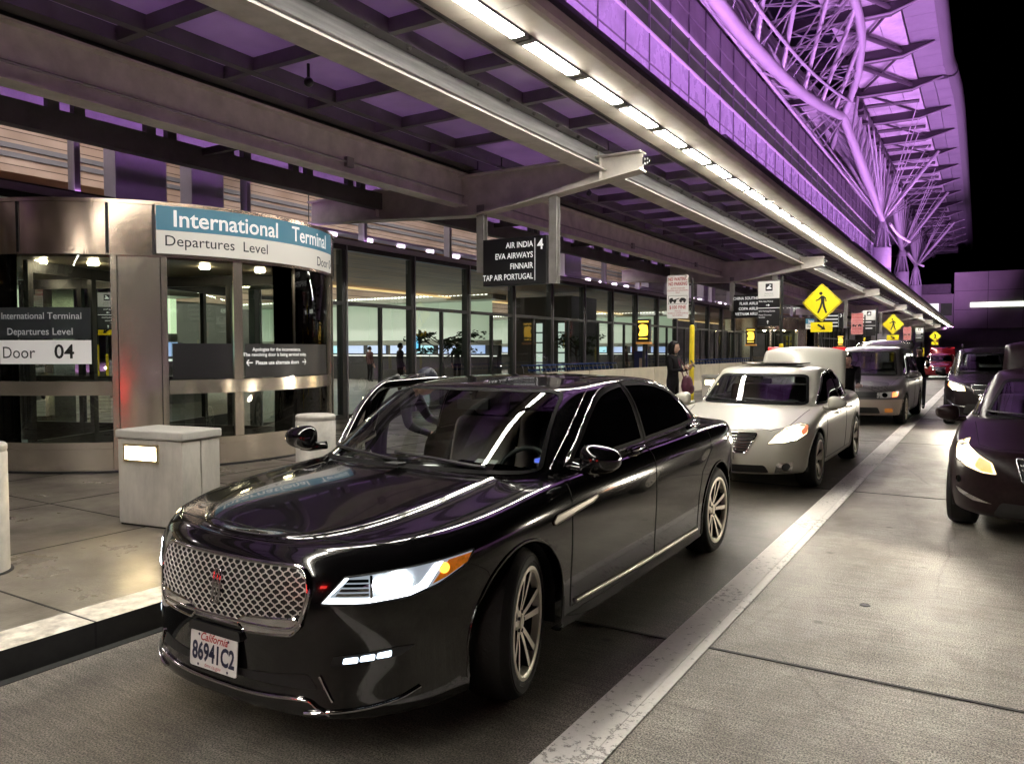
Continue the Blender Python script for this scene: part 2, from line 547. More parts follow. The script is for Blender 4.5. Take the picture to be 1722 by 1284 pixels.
# ------------------------------------------------------------------ the setting: road, pavement, kerb
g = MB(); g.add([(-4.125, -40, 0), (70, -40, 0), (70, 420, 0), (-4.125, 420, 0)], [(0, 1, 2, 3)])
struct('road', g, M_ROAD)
g = MB(); g.box(-60, -4.41, -40, 420, 0.0, 0.15)
struct('pavement', g, M_WALK)
g = MB(); g.box(-4.407, -4.12, -40, 420, 0.0, 0.152)
kerb = struct('kerb', g, [M_KERBFACE, M_KERBTOP])
for p in kerb.data.polygons:
    if p.normal.z > 0.5: p.material_index = 1
g = MB()
for xx in [-4.085]:
    g.box(xx - .03, xx + .03, -40, 200, -0.004, 0.004)
k = 4.13 - 5.5 * 4
while k < 120:
    g.box(-4.1, 40, k - .011, k + .011, -0.004, 0.004)
    k += 5.5
for xx in (2.35, 6.1):
    g.box(xx - .008, xx + .008, -40, 200, -0.004, 0.0045)
struct('road_joints', g, M_JOINT)
g = MB(); g.box(-1.50, -1.318, -40, 160, -0.004, 0.0075); g.box(-1.316, -1.258, -40, 160, -0.004, 0.0070)
struct('lane_marking', g, M_STRIPE)
g = MB()
k = 2.35 - 1.62 * 12
while k < 60:
    g.box(-12.0, -4.415, k - .006, k + .006, 0.140, 0.1535); k += 1.62
for xx in (-6.0, -7.7, -9.4):
    g.box(xx - .005, xx + .005, -20, 60, 0.140, 0.1532)
struct('pavement_joints', g, M_JOINT)
g = MB()
k = 2.35 - 1.62 * 12
while k < 60:
    g.box(-4.405, -4.119, k - .006, k + .006, 0.01, 0.1535); k += 3.24
struct('kerb_joints', g, M_JOINT)
# small things in the roadway
g = MB(); g.lathe([(0.0, 0.003), (0.020, 0.003), (0.023, 0.0025)], n=20)
g.lathe([(0.023, 0.0025), (0.029, 0.005), (0.034, 0.001)], n=20)
tag(g.build('survey_cap', M_RIMDK, smooth=60, loc=(-0.62, 5.35, 0)), 'small dark metal survey cap set flush in the open lane', 'survey cap')
# ------------------------------------------------------------------ kerbside canopy
BAY = 15.7
YB = [11.3 + BAY * k for k in range(-2, 8)]
canopy = thing('canopy', 'long steel and glass canopy over the kerb with a lit outer soffit', 'canopy', (-7.0, 11.3, 0.15))
CO = Vector((-7.0, 11.3, 0.15))
def cpart(name, mb, m, **k):
    o = mb.build(name, m, parent=canopy, **k)
    o.location = -CO
    return o
def cross_beam(y):
    g = MB()
    bot = [(-4.56, 4.40), (-5.4, 4.27), (-6.6, 4.10), (-7.67, 3.98), (-8.6, 4.02), (-10.0, 4.10), (-11.7, 4.18)]
    top = [(-11.7, 4.62), (-10.0, 4.66), (-7.67, 4.70), (-4.56, 4.70)]
    web = bot[::-1]
    g.prism(bot + top, 'y', y - .012, y + .012)
    for line, th, w in ((bot, .026, .14), (top, -.026, .13)):
        for a, b in zip(line[:-1], line[1:]):
            g.prism([a, b, (b[0], b[1] + th), (a[0], a[1] + th)], 'y', y - w, y + w)
    for xx in (-5.25, -7.98, -9.9):       # stiffeners
        g.box(xx - .008, xx + .008, y - .11, y + .11, 4.16 if xx < -7 else 4.30, 4.68)
    return cpart('cross_beam', g, M_STEEL)
for y in YB: cross_beam(y)
for y in YB:                                # splice plate and bolt at each beam tip
    g = MB(); g.box(-4.557, -4.535, y - .03, y + .05, 4.50, 4.60)
    g.tube([(-4.54, y + .02, 4.55), (-4.46, y + .02, 4.55)], .018, 8)
    g.tube([(-4.50, y + .02, 4.50), (-4.50, y + .02, 4.60)], .015, 6)
    cpart('tip_bracket', g, M_RIMDK)
for a, b in zip(YB[:-1], YB[1:]):
    y0, y1 = a + .02, b - .02
    g = MB()                                 # outer longitudinal beam
    g.box(-5.52, -5.16, y0, y1, 4.47, 4.495); g.box(-5.345, -5.32, y0, y1, 4.495, 4.885); g.box(-5.47, -5.2, y0, y1, 4.885, 4.91)
    o = cpart('outer_beam', g, [M_STEEL, M_GALV])
    for p in o.data.polygons:
        if abs(p.normal.x) > .9 and p.center.z > 4.5 and p.center.z < 4.88: p.material_index = 1
    g = MB()                                 # deep inner beam
    g.box(-7.992, -7.968, y0, y1, 4.195, 4.72); g.box(-8.12, -7.84, y0, y1, 4.17, 4.195); g.box(-8.12, -7.84, y0, y1, 4.72, 4.745)
    cpart('inner_beam', g, M_STEEL)
    g = MB(); g.box(-9.99, -9.81, y0, y1, 4.30, 4.60)
    cpart('back_beam', g, M_BEAMDK)
    g = MB()                                 # stand-off blocks between back beam and gutter
    n = 12
    pf = [(y1, 4.602), (y0, 4.602)]
    for i in range(n):
        yy = y0 + (y1 - y0) * (i + .5) / n
        for d in (-.16, .16):
            pf += [(yy + d - .07, 4.612), (yy + d - .07, 5.02), (yy + d + .07, 5.02), (yy + d + .07, 4.612)]
    g.prism(pf, 'x', -9.95, -9.85)
    cpart('standoff', g, M_BEAMDK)
    g = MB()                                 # glazing bars
    for i in range(12):
        yy = a + BAY / 12 * i
        if i: g.box(-7.72, -4.36, yy - .045, yy + .045, 4.80, 4.945)
    for xx, w in ((-7.74, .10), (-7.2, .055), (-6.1, .05), (-5.22, .075), (-4.42, .05)):
        g.box(xx - w, xx + w, y0, y1, 4.792, 4.952)
    for i in range(24):                      # clips on the outer bar
        yy = a + BAY / 24 * (i + .5)
        g.box(-5.30, -5.24, yy - .03, yy + .03, 4.91, 5.0); g.sphere((-5.18, yy, 4.78), .03, n=8, m=5)
    cpart('glazing_bars', g, M_BEAMDK)
    g = MB(); g.box(-7.8, -4.36, y0 - .02, y1 + .02, 4.955, 4.967)
    cpart('roof_glazing', g, M_ROOFGLASS)
    g = MB(); g.box(-8.35, -7.82, y0 - .02, y1 + .02, 4.97, 5.0); g.box(-8.35, -8.30, y0 - .02, y1 + .02, 4.85, 4.97)
    cpart('inner_flashing', g, M_BEAMDK)
    g = MB()                                 # soffit panels with open joints
    n = 6
    for i in range(n):
        s0 = a + BAY / n * i + .006; s1 = a + BAY / n * (i + 1) - .006
        g.box(-4.35, -4.10, s0, s1, 4.745, 4.80); g.box(-3.89, -3.60, s0, s1, 4.745, 4.80); g.box(-4.10, -3.89, s0, s1, 4.768, 4.80)
        g.prism([(-3.60, 4.745), (-3.57, 4.76), (-3.55, 4.80), (-3.55, 4.90), (-3.60, 4.90)], 'y', s0, s1)
    cpart('soffit', g, M_SOFFIT)
    g = MB(); g.box(-4.35, -3.58, a, b, 4.80, 4.86); g.box(-4.33, -3.60, a, b, 4.86, 5.02)
    rr = random.Random(int(a * 10))
    for i in range(60):                      # bird spikes and cable clips along the outer edge
        yy = a + BAY * (i + rr.random()) / 60
        g.box(-3.60, -3.575, yy - .02 - .05 * rr.random(), yy + .02, 4.9, 4.925 + .04 * rr.random())
    cpart('edge_gutter', g, M_BEAMDK)

# conduits, junction boxes and a dome camera under the roof
g = MB(); g.tube([(-7.93, -20, 4.36), (-7.93, 115, 4.36)], .016, 6); g.tube([(-5.30, -20, 4.60), (-5.30, 115, 4.60)], .013, 6); g.tube([(-4.47, -20, 4.77), (-4.47, 115, 4.77)], .014, 6)
cpart('conduit', g, mat('conduit_grey', (.30, .29, .27), rough=.4, metal=.4), smooth=60)
for y in (3.2, 8.4, 14.6, 19.0, 24.2, 30.5, 36.0):
    g = MB(); g.box(-7.962, -7.90, y - .07, y + .07, 4.29, 4.43); cpart('junction_box', g, mat('conduit_grey', (.30, .29, .27)))
for y in (6.2, 13.3, 22.0, 29.0):
    g = MB(); g.tube([(-6.45, y, 4.80), (-6.45, y, 4.62)], .018, 8); g.sphere((-6.45, y, 4.60), .055, n=12, m=8); cpart('dome_camera', g, M_BLACK, smooth=60)
# purlins that carry the inner part of the roof to the building
for y in YB:
    for q in range(1, 4):
        yy = y + BAY / 4 * q
        g = MB(); g.box(-9.9, -8.0, yy - .04, yy + .04, 4.48, 4.58); cpart('tie_bar', g, M_BEAMDK)

# fluorescent fittings: one thing, then copies
def make_fixture():
    r = thing('ceiling_light', 'white fluorescent batten glowing in the canopy soffit', 'ceiling light', (-3.995, 0, 4.735), group='fluorescent fittings along the soffit')
    g = MB()
    g.prism([(-.10, .032), (.10, .032), (.085, -.006), (.075, 0.0), (-.075, 0.0), (-.085, -.006)], 'y', -.575, .575)
    g.box(-.085, .085, -.592, -.495, -.020, .03); g.box(-.085, .085, .495, .592, -.020, .03)
    g.build('housing', mat('fixture_grey', (.22, .22, .21), rough=.4), parent=r)
    g = MB(); g.prism([(-.078, .0), (-.06, -.022), (.06, -.022), (.078, .0)], 'y', -.493, .493)
    g.build('diffuser', M_TUBE, parent=r)
    return r
fx = make_fixture()
yy = 5.51 - 1.208 * 18 + .6
i = 0
first = True
FIX = []
while yy < 116:
    o = fx if first else copy_tree(fx)
    first = False
    o.location = (-3.995, yy, 4.735)
    FIX.append(o)
    yy += 1.208
# ------------------------------------------------------------------ terminal building
XF = -11.8
term = thing('terminal_building', 'long airport terminal with a glass storefront and purple lit curtain wall', 'building', (XF, 30, 0.15))
TO = Vector((XF, 30, 0.15))
def tpart(name, mb, m, parent=None, **k):
    o = mb.build(name, m, parent=parent or term, **k)
    if parent is None: o.location = -TO
    return o
DOORS = [7.25, 47.3, 87.3]
def near_door(y, m=2.75):
    return any(abs(y - d) < m for d in DOORS)
# storefront: main mullions every 2.33 m, thin ones between, transom at 2.62, header at 3.9
def main_mull(y):
    g = MB(); g.box(XF - .12, XF + .05, y - .10, y + .02, 0.15, 3.88)
    tpart('mullion', g, M_MULL)
    g = MB(); g.box(XF + .051, XF + .075, y + .022, y + .047, 0.15, 3.88)
    return g
ys = [12.3 + 2.33 * i for i in range(-12, 34)]
lg = MB()
for y in ys:
    if near_door(y, 2.6): continue
    gg = main_mull(y); lg.add(gg.v, gg.f)
tpart('mullion_caps', lg, M_MULLP)
for y in ys:
    ym = y + 1.165
    if not near_door(ym, 2.7):
        g = MB(); g.box(XF - .05, XF + .04, ym - .032, ym + .032, .15, 2.60); tpart('door_stile', g, M_MULL)
segs = []
y0 = ys[0]
for d in DOORS:
    segs.append((y0, d - 2.6)); y0 = d + 2.6
segs.append((y0, ys[-1]))
g = MB(); h = MB()
for a, b in segs:
    g.box(XF - .06, XF + .045, a, b, 2.60, 2.68)
    g.box(XF - .06, XF + .043, a, b, 0.15, 0.24)
g.box(XF - .1, XF + .06, ys[0], ys[-1], 3.78, 3.89)
tpart('transom', g, M_MULL)
g = MB(); g.box(XF - .35, XF + .10, ys[0], ys[-1], 3.893, 4.0)
tpart('header_ledge', g, mat('ledge_paint', (0.42, 0.38, 0.45), rough=0.4))
for i, y in enumerate(ys[:-1]):
    a, b = y + .02, y + 2.23
    for nm, z0, z1 in (('storefront_window', .24, 2.60), ('transom_window', 2.68, 3.78)):
        if near_door((a + b) / 2, 3.0) and nm == 'storefront_window': continue
        g = MB(); g.add([(XF, a, z0), (XF, b, z0), (XF, b, z1), (XF, a, z1)], [(0, 1, 2, 3)])
        tpart(nm, g, M_STOREGLASS, fixn=False)
# clerestory
cl = [3.4 + 3.18 * i for i in range(-8, 26)]
g = MB()
for y in cl: g.box(XF - .12, XF + .06, y - .045, y + .045, 4.0, 5.03)
g.box(XF - .12, XF + .05, ys[0], ys[-1], 5.03, 5.11)
tpart('clerestory_frame', g, M_MULLP)
for y in cl[:-1]:
    g = MB(); g.add([(XF, y + .045, 4.0), (XF, y + 3.135, 4.0), (XF, y + 3.135, 5.03), (XF, y + .045, 5.03)], [(0, 1, 2, 3)])
    tpart('clerestory_window', g, mat_glass('clerestory_glass', tint=(0.88, 0.84, 0.9), refl=0.8, ior=1.5), fixn=False)
for (a, b) in ((7.47, 8.40), (8.90, 9.58), (22.6, 24.6), (31.0, 33.2), (38.5, 40.5)):
    g = MB(); g.box(XF - .75, XF - .42, a, b, 4.0, 8.0)
    tpart('column_casing', g, mat('casing_paint', (0.52, 0.49, 0.58), rough=0.4, var=0.1, vscale=2))
g = MB(); g.box(-9.0, XF - .05, -16, 104, 5.75, 5.80)  # added ledge, out of view, keeps purple lamp spill off the pavement
tpart('spill_blocker', g, M_BEAMDK)
# curtain wall above the canopy
YA, YZ = -16.0, 104.0
g = MB(); g.add([(XF, YA, 5.11), (XF, YZ, 5.11), (XF, YZ, 14.4), (XF, YA, 14.4)], [(0, 1, 2, 3)])
tpart('spandrel_band', g, M_BAND, fixn=False)
g = MB(); g.add([(XF - .02, YA, 15.9), (XF - .02, YZ, 15.9), (XF - .02, YZ, 17.9), (XF - .02, YA, 17.9)], [(0, 1, 2, 3)])
tpart('upper_panels', g, M_UPANEL, fixn=False)
cw = [22.5 - 2.43 * 15 + 2.43 * i for i in range(0, 50)]
for y in cw[:-1]:
    g = MB(); g.add([(XF - .03, y + .03, 14.44), (XF - .03, y + 2.40, 14.44), (XF - .03, y + 2.40, 15.86), (XF - .03, y + .03, 15.86)], [(0, 1, 2, 3)])
    o = tpart('window', g, M_WINDK, fixn=False)
g = MB()
for y in cw: g.box(XF - .04, XF + .05, y - .022, y + .022, 5.5, 17.9)
tpart('curtain_mullions', g, mat('curtain_mullion', (0.16, 0.14, 0.17), rough=0.4, metal=0.3))
g = MB()
for z in (9.6, 12.0, 13.2, 15.15, 16.9): g.box(XF - .04, XF + .04, YA, YZ, z - .025, z + .025)
tpart('curtain_transoms', g, mat('curtain_mullion', (0.16, 0.14, 0.17)))
g = MB()
for z in (14.42, 15.88): g.box(XF - .04, XF + .09, YA, YZ, z - .05, z + .05)
for z, x in ((17.95, XF + .22), (18.25, XF + .05)): g.tube([(x, YA, z), (x, YZ, z)], .11, 10)
tpart('ledge_tubes', g, mat('ledge_tube', (0.55, 0.5, 0.58), rough=0.35), smooth=40)
# end wall and back
g = MB(); g.box(-38.5, XF - .1, YZ, YZ + .4, 0.15, 18)
tpart('end_wall', g, M_UPANEL)
g = MB(); g.box(-38.5, XF - .6, YA - .4, YA, 0.15, 18)
tpart('near_end_wall', g, M_UPANEL)
MEZZ = True
# interior: floor, wood wall, ceiling
g = MB(); g.box(-38, XF - .15, YA, YZ, 0.10, 0.158)
tpart('terminal_floor', g, mat('terrazzo', (0.32, 0.31, 0.29), rough=0.25, var=0.1, vscale=20))
def wood_mat(name='wood_slat_wall', ax=2, c0=(0.34, 0.235, 0.17, 1), c1=(0.55, 0.42, 0.33, 1)):
    m = mat(name, (0.46, 0.31, 0.20), rough=0.5)
    nt = m.node_tree; L = nt.links.new; N = nt.nodes.new
    b = nt.nodes['Principled BSDF']; tc = N('ShaderNodeTexCoord'); sp = N('ShaderNodeSeparateXYZ'); L(tc.outputs['Object'], sp.inputs[0])
    w = N('ShaderNodeMath'); w.operation = 'MULTIPLY'; w.inputs[1].default_value = 2.6; L(sp.outputs[ax], w.inputs[0])
    fr = N('ShaderNodeMath'); fr.operation = 'FRACT'; L(w.outputs[0], fr.inputs[0])
    r = N('ShaderNodeValToRGB'); r.color_ramp.elements[0].position = 0.05; r.color_ramp.elements[0].color = (0.12, 0.08, 0.05, 1)
    r.color_ramp.elements[1].position = 0.16; r.color_ramp.elements[1].color = (1, 1, 1, 1); L(fr.outputs[0], r.inputs[0])
    fl = N('ShaderNodeMath'); fl.operation = 'FLOOR'; L(w.outputs[0], fl.inputs[0])
    cx = N('ShaderNodeCombineXYZ'); L(fl.outputs[0], cx.inputs[2]); 
    wy = N('ShaderNodeMath'); wy.operation = 'MULTIPLY'; wy.inputs[1].default_value = 0.12; L(sp.outputs[1], wy.inputs[0]); L(wy.outputs[0], cx.inputs[1])
    n = N('ShaderNodeTexNoise'); n.inputs['Scale'].default_value = 3.0; n.inputs['Detail'].default_value = 4; L(cx.outputs[0], n.inputs[0])
    r2 = N('ShaderNodeValToRGB'); r2.color_ramp.elements[0].position = .3; r2.color_ramp.elements[1].position = .7
    r2.color_ramp.elements[0].color = c0; r2.color_ramp.elements[1].color = c1; L(n.outputs[0], r2.inputs[0])
    x = N('ShaderNodeMix'); x.data_type = 'RGBA'; x.blend_type = 'MULTIPLY'; x.inputs[0].default_value = 1
    L(r2.outputs[0], x.inputs[6]); L(r.outputs[0], x.inputs[7]); L(x.outputs[2], b.inputs['Base Color'])
    return m
g = MB(); g.box(-38.2, -37.8, YA, YZ, 4.3, 16)
tpart('wood_wall', g, wood_mat())
g = MB(); g.box(-21.5, -13.2, -16, 104, 4.15, 4.45)
tpart('mezzanine', g, wood_mat('mezzanine_wood', 0, (.18, .085, .025, 1), (.42, .23, .08, 1)))
g = MB(); g.box(-21.4, -21.2, -16, 104, 4.04, 4.10)
tpart('cove_light', g, mat_glow('cove_amber', (1, .66, .26), 1.1))
g = MB(); g.box(-38.1, -37.9, YA, YZ, 0.16, 4.3)
tpart('lower_wall', g, mat('lower_wall_paint', (0.12, 0.12, 0.11), rough=0.6))
g = MB()
for z in (10.35, 10.75): g.box(-37.8, -37.65, YA, YZ, z, z + .22)
tpart('louvre_slot', g, mat('louvre_grey', (0.16, 0.16, 0.18), rough=0.5))
g = MB(); g.box(-38, XF - .2, YA, YZ, 14.2, 14.4)
tpart('hall_ceiling', g, mat('ceiling_white', (0.6, 0.6, 0.58), rough=0.7))
g = MB()
for y in range(-12, 100, 9):                                   # curved white roof girders inside the hall
    pts = [(-37.5 + 25 * t, y + 3.0 * t, 11.6 + 2.0 * math.sin(math.pi * (.15 + .7 * t))) for t in np.linspace(0, 1, 14)]
    g.tube(pts, .26, 10)
tpart('hall_girder', g, mat('girder_white', (0.75, 0.74, 0.72), rough=0.4), smooth=50)
hall_em = mat_glow('hall_light_panel', (1.0, 0.94, 0.86), 36.0)
for i, y in enumerate((-6, 8, 22, 36, 52, 70, 88)):
    g = MB(); g.box(-33, -18, y - .5, y + .5, 13.9, 14.0)
    tpart('hall_light', g, hall_em)
for i in range(40):                                            # small downlights behind the header
    y = 10.2 + 1.17 * i
    g = MB(); g.lathe([(0, 0), (.085, 0), (.10, .03), (.10, .10), (0, .10)], n=12, c=(XF - .55, y, 4.12))
    tpart('downlight', g, mat_glow('downlight_glow', (1.0, 0.86, 1.0), 5.0))
g = MB(); g.box(XF - .75, XF - .36, 10, 56, 4.22, 4.27)
tpart('downlight_shelf', g, mat('ledge_paint', (0.42, 0.38, 0.45)))

# check-in islands
M_GREEN = mat_glow('lit_green_glass', (0.50, 0.66, 0.46), 0.55)
M_BLUESC = mat_glow('counter_screen', (0.16, 0.34, 0.80), 0.9)
M_CTR = mat('counter_dark', (0.05, 0.05, 0.05), rough=0.35)
def island(label, length, loc, rz, zt=3.75, glow=M_GREEN):
    r = thing('checkin_island', label, 'check-in desk', loc, rz)
    g = MB(); n = int(length / 1.5)
    for i in range(n): g.box(i * 1.5 + .015, i * 1.5 + 1.485, 0, .06, 1.95, zt)
    g.build('lit_panel', glow, parent=r)
    g = MB(); g.box(-.1, length + .1, -.9, .3, zt + .02, zt + .30); g.box(0, length, -.02, .08, 1.72, 1.94)
    g.build('cornice', mat('cornice_paint', (0.40, 0.42, 0.36), rough=0.5), parent=r)
    g = MB()
    for i in range(int(length / .22)): g.box(i * .22, i * .22 + .12, -.93, -.905, zt + .22, zt + .28)
    g.build('cornice_lamps', mat_glow('cornice_lamp', (1, .97, .85), 4.0), parent=r)
    for i in range(n):
        g = MB(); g.box(i * 1.5 + .12, i * 1.5 + 1.3, -.30, -.26, 1.30, 1.70)
        g.build('screen', M_BLUESC if i % 4 else mat_glow('counter_screen_teal', (.05, .55, .75), 1.0), parent=r)
    g = MB(); g.box(0, length, -1.15, -.35, 1.18, 1.22)
    g.build('counter_edge', mat_glow('counter_light', (.95, .95, .9), 1.3), parent=r)
    g = MB(); g.box(0, length, -1.1, -.3, .01, 1.17); g.box(0, length, -.25, .05, .01, 1.7)
    g.build('counter', M_CTR, parent=r)
    return r
island('check-in desk with green lit panels and blue screens left of the hanging sign', 17.0, (-36, 30.0, .158), 0)
island('farther check-in desk with green lit panels behind the dark lift shaft', 18.0, (-36, 50.0, .158), 0)
island('pale green lit check-in desk seen through the left side of the revolving door', 10.5, (-20.0, 3.5, .158), R(90), 2.95, mat_glow('lit_green_glass_near', (0.56, 0.66, 0.44), 1.7))
# lift shaft with lit lattice windows
r = thing('lift_shaft', 'dark lift shaft with two lit lattice windows inside the terminal hall', 'lift', (-15.9, 29.5, .158))
g = MB(); g.box(-1.4, 1.4, -1.2, 1.2, 0, 3.7); g.build('shaft', mat('lift_cladding', (0.07, 0.07, 0.068), rough=0.4), parent=r)
for x in (-.10, .95):
    g = MB()
    for q in range(5): g.box(x - .14, x + .14, -1.24, -1.205, .55 + q * .42, .55 + q * .42 + .36)
    g.build('lit_window', mat_glow('lattice_light', (.70, .85, .75), .9), parent=r)
r = thing('info_screen', 'bright blue hanging information screen inside the terminal hall', 'screen', (-15.6, 19.4, 1.66))
g = MB(); g.box(-.17, .17, -.02, .02, 0, .44); g.build('display', mat_glow('display_blue', (.12, .60, 1.0), 1.6), parent=r)
g = MB(); g.box(-.22, .22, .021, .07, -.05, .49); g.tube([(0, .05, .49), (0, .05, 2.1)], .02); g.build('bracket', M_BLACK, parent=r)
r = thing('info_screen', 'small blue screen high inside the hall just right of the revolving door', 'screen', (-20.5, 19.6, 3.3))
g = MB(); g.box(-.12, .12, -.02, .02, 0, .34); g.build('display', mat_glow('display_blue', (.12, .60, 1.0), 1.6), parent=r)
g = MB(); g.box(-.16, .16, .021, .07, -.04, .38); g.tube([(0, .05, .38), (0, .05, 4.0)], .02); g.build('bracket', M_BLACK, parent=r)

# indoor trees
M_LEAF = mat('indoor_leaf', (0.028, 0.05, 0.02), rough=0.5, var=0.3, vscale=8)
M_TRUNK = mat('indoor_trunk', (0.04, 0.03, 0.022), rough=0.8)
def indoor_tree(label, loc, seed, s=1.0):
    rr = random.Random(seed)
    r = thing('potted_tree', label, 'tree', loc)
    g = MB(); g.lathe([(0, 0), (.34, 0), (.42, .55), (.38, .55), (.36, .48), (0, .48)], n=20); g.build('pot', mat('pot_grey', (.2, .2, .19), rough=.5), parent=r, smooth=40)
    g = MB(); lv = MB()
    g.tube(smooth_line([(0, 0, .45), (.05, .02, .9), (-.04, 0, 1.4), (.02, 0, 1.75)], 12), list(np.linspace(.055, .03, len(smooth_line([(0, 0, .45), (.05, .02, .9), (-.04, 0, 1.4), (.02, 0, 1.75)], 12)))), 7)
    for b in range(9):
        an = b * 2.4 + rr.random(); z0 = 1.2 + .07 * b; ln = (.55 + .5 * rr.random()) * s
        e = Vector((math.cos(an) * ln, math.sin(an) * ln * .8, z0 + .12 + .32 * rr.random()))
        p = [(0, 0, z0), tuple(Vector((0, 0, z0)).lerp(e, .5) + Vector((0, 0, .08))), tuple(e)]
        g.tube(p, [.022, .015, .007], 5)
        for q in range(70):
            c = Vector(p[1]).lerp(e, rr.random() * 1.15) + Vector((rr.gauss(0, .13), rr.gauss(0, .13), rr.gauss(.03, .05)))
            d = Vector((rr.gauss(0, 1), rr.gauss(0, 1), rr.gauss(0, .4))).normalized(); u = d.orthogonal().normalized(); w = .022 + .02 * rr.random(); l = .05 + .05 * rr.random()
            lv.add([c - d * l, c + u * w, c + d * l, c - u * w], [(0, 1, 2, 3)])
    g.build('trunk', M_TRUNK, parent=r, smooth=60); lv.build('crown', M_LEAF, parent=r, fixn=False)
    return r
indoor_tree('low spreading indoor tree in a pot behind the glass left of the hanging airline sign', (-13.9, 18.6, .158), 3, 1.15)
indoor_tree('indoor tree in a pot behind the glass right of the lift shaft', (-13.6, 27.0, .158), 9, .9)

# ------------------------------------------------------------------ revolving door drum
DR = 2.70
def ring(mb, a0, a1, z0, z1, r0, r1, n=None, mi=0):
    """curved slab between angles (degrees)"""
    n = n or max(2, int(abs(a1 - a0) / 3))
    A = [R(a0 + (a1 - a0) * i / n) for i in range(n + 1)]
    vs = []
    for a in A:
        c, s = math.cos(a), math.sin(a)
        vs += [(r0 * c, r0 * s, z0), (r1 * c, r1 * s, z0), (r1 * c, r1 * s, z1), (r0 * c, r0 * s, z1)]
    fs = [(0, 1, 2, 3), tuple(4 * n + q for q in (3, 2, 1, 0))]
    for i in range(n):
        for q in range(4):
            q2 = (q + 1) % 4
            fs.append((4 * i + q, 4 * (i + 1) + q, 4 * (i + 1) + q2, 4 * i + q2))
    mb.add(vs, fs, mi)
def curved_text(mb, txt, size, ang, z, r, align='LEFT', **k):
    vs, fs = text_geo(txt, size, align, **k)
    mb.add([(r * math.cos(R(ang) + a / r), r * math.sin(R(ang) + a / r), z + b) for a, b, _ in vs], fs)
def curved_arrow(mb, ang, z, r, s, left):
    sg = -1 if left else 1
    P = lambda x, y: (r * math.cos(R(ang) + sg * x / r), r * math.sin(R(ang) + sg * x / r), z + y)
    mb.add([P(-.5 * s, -.07 * s), P(.3 * s, -.07 * s), P(.3 * s, .07 * s), P(-.5 * s, .07 * s)], [(0, 1, 2, 3)])
    for sy in (1, -1):
        mb.add([P(.5 * s, 0), P(.32 * s, 0), P(.0, .38 * s * sy), P(.12 * s, .44 * s * sy)], [(0, 1, 2, 3)])
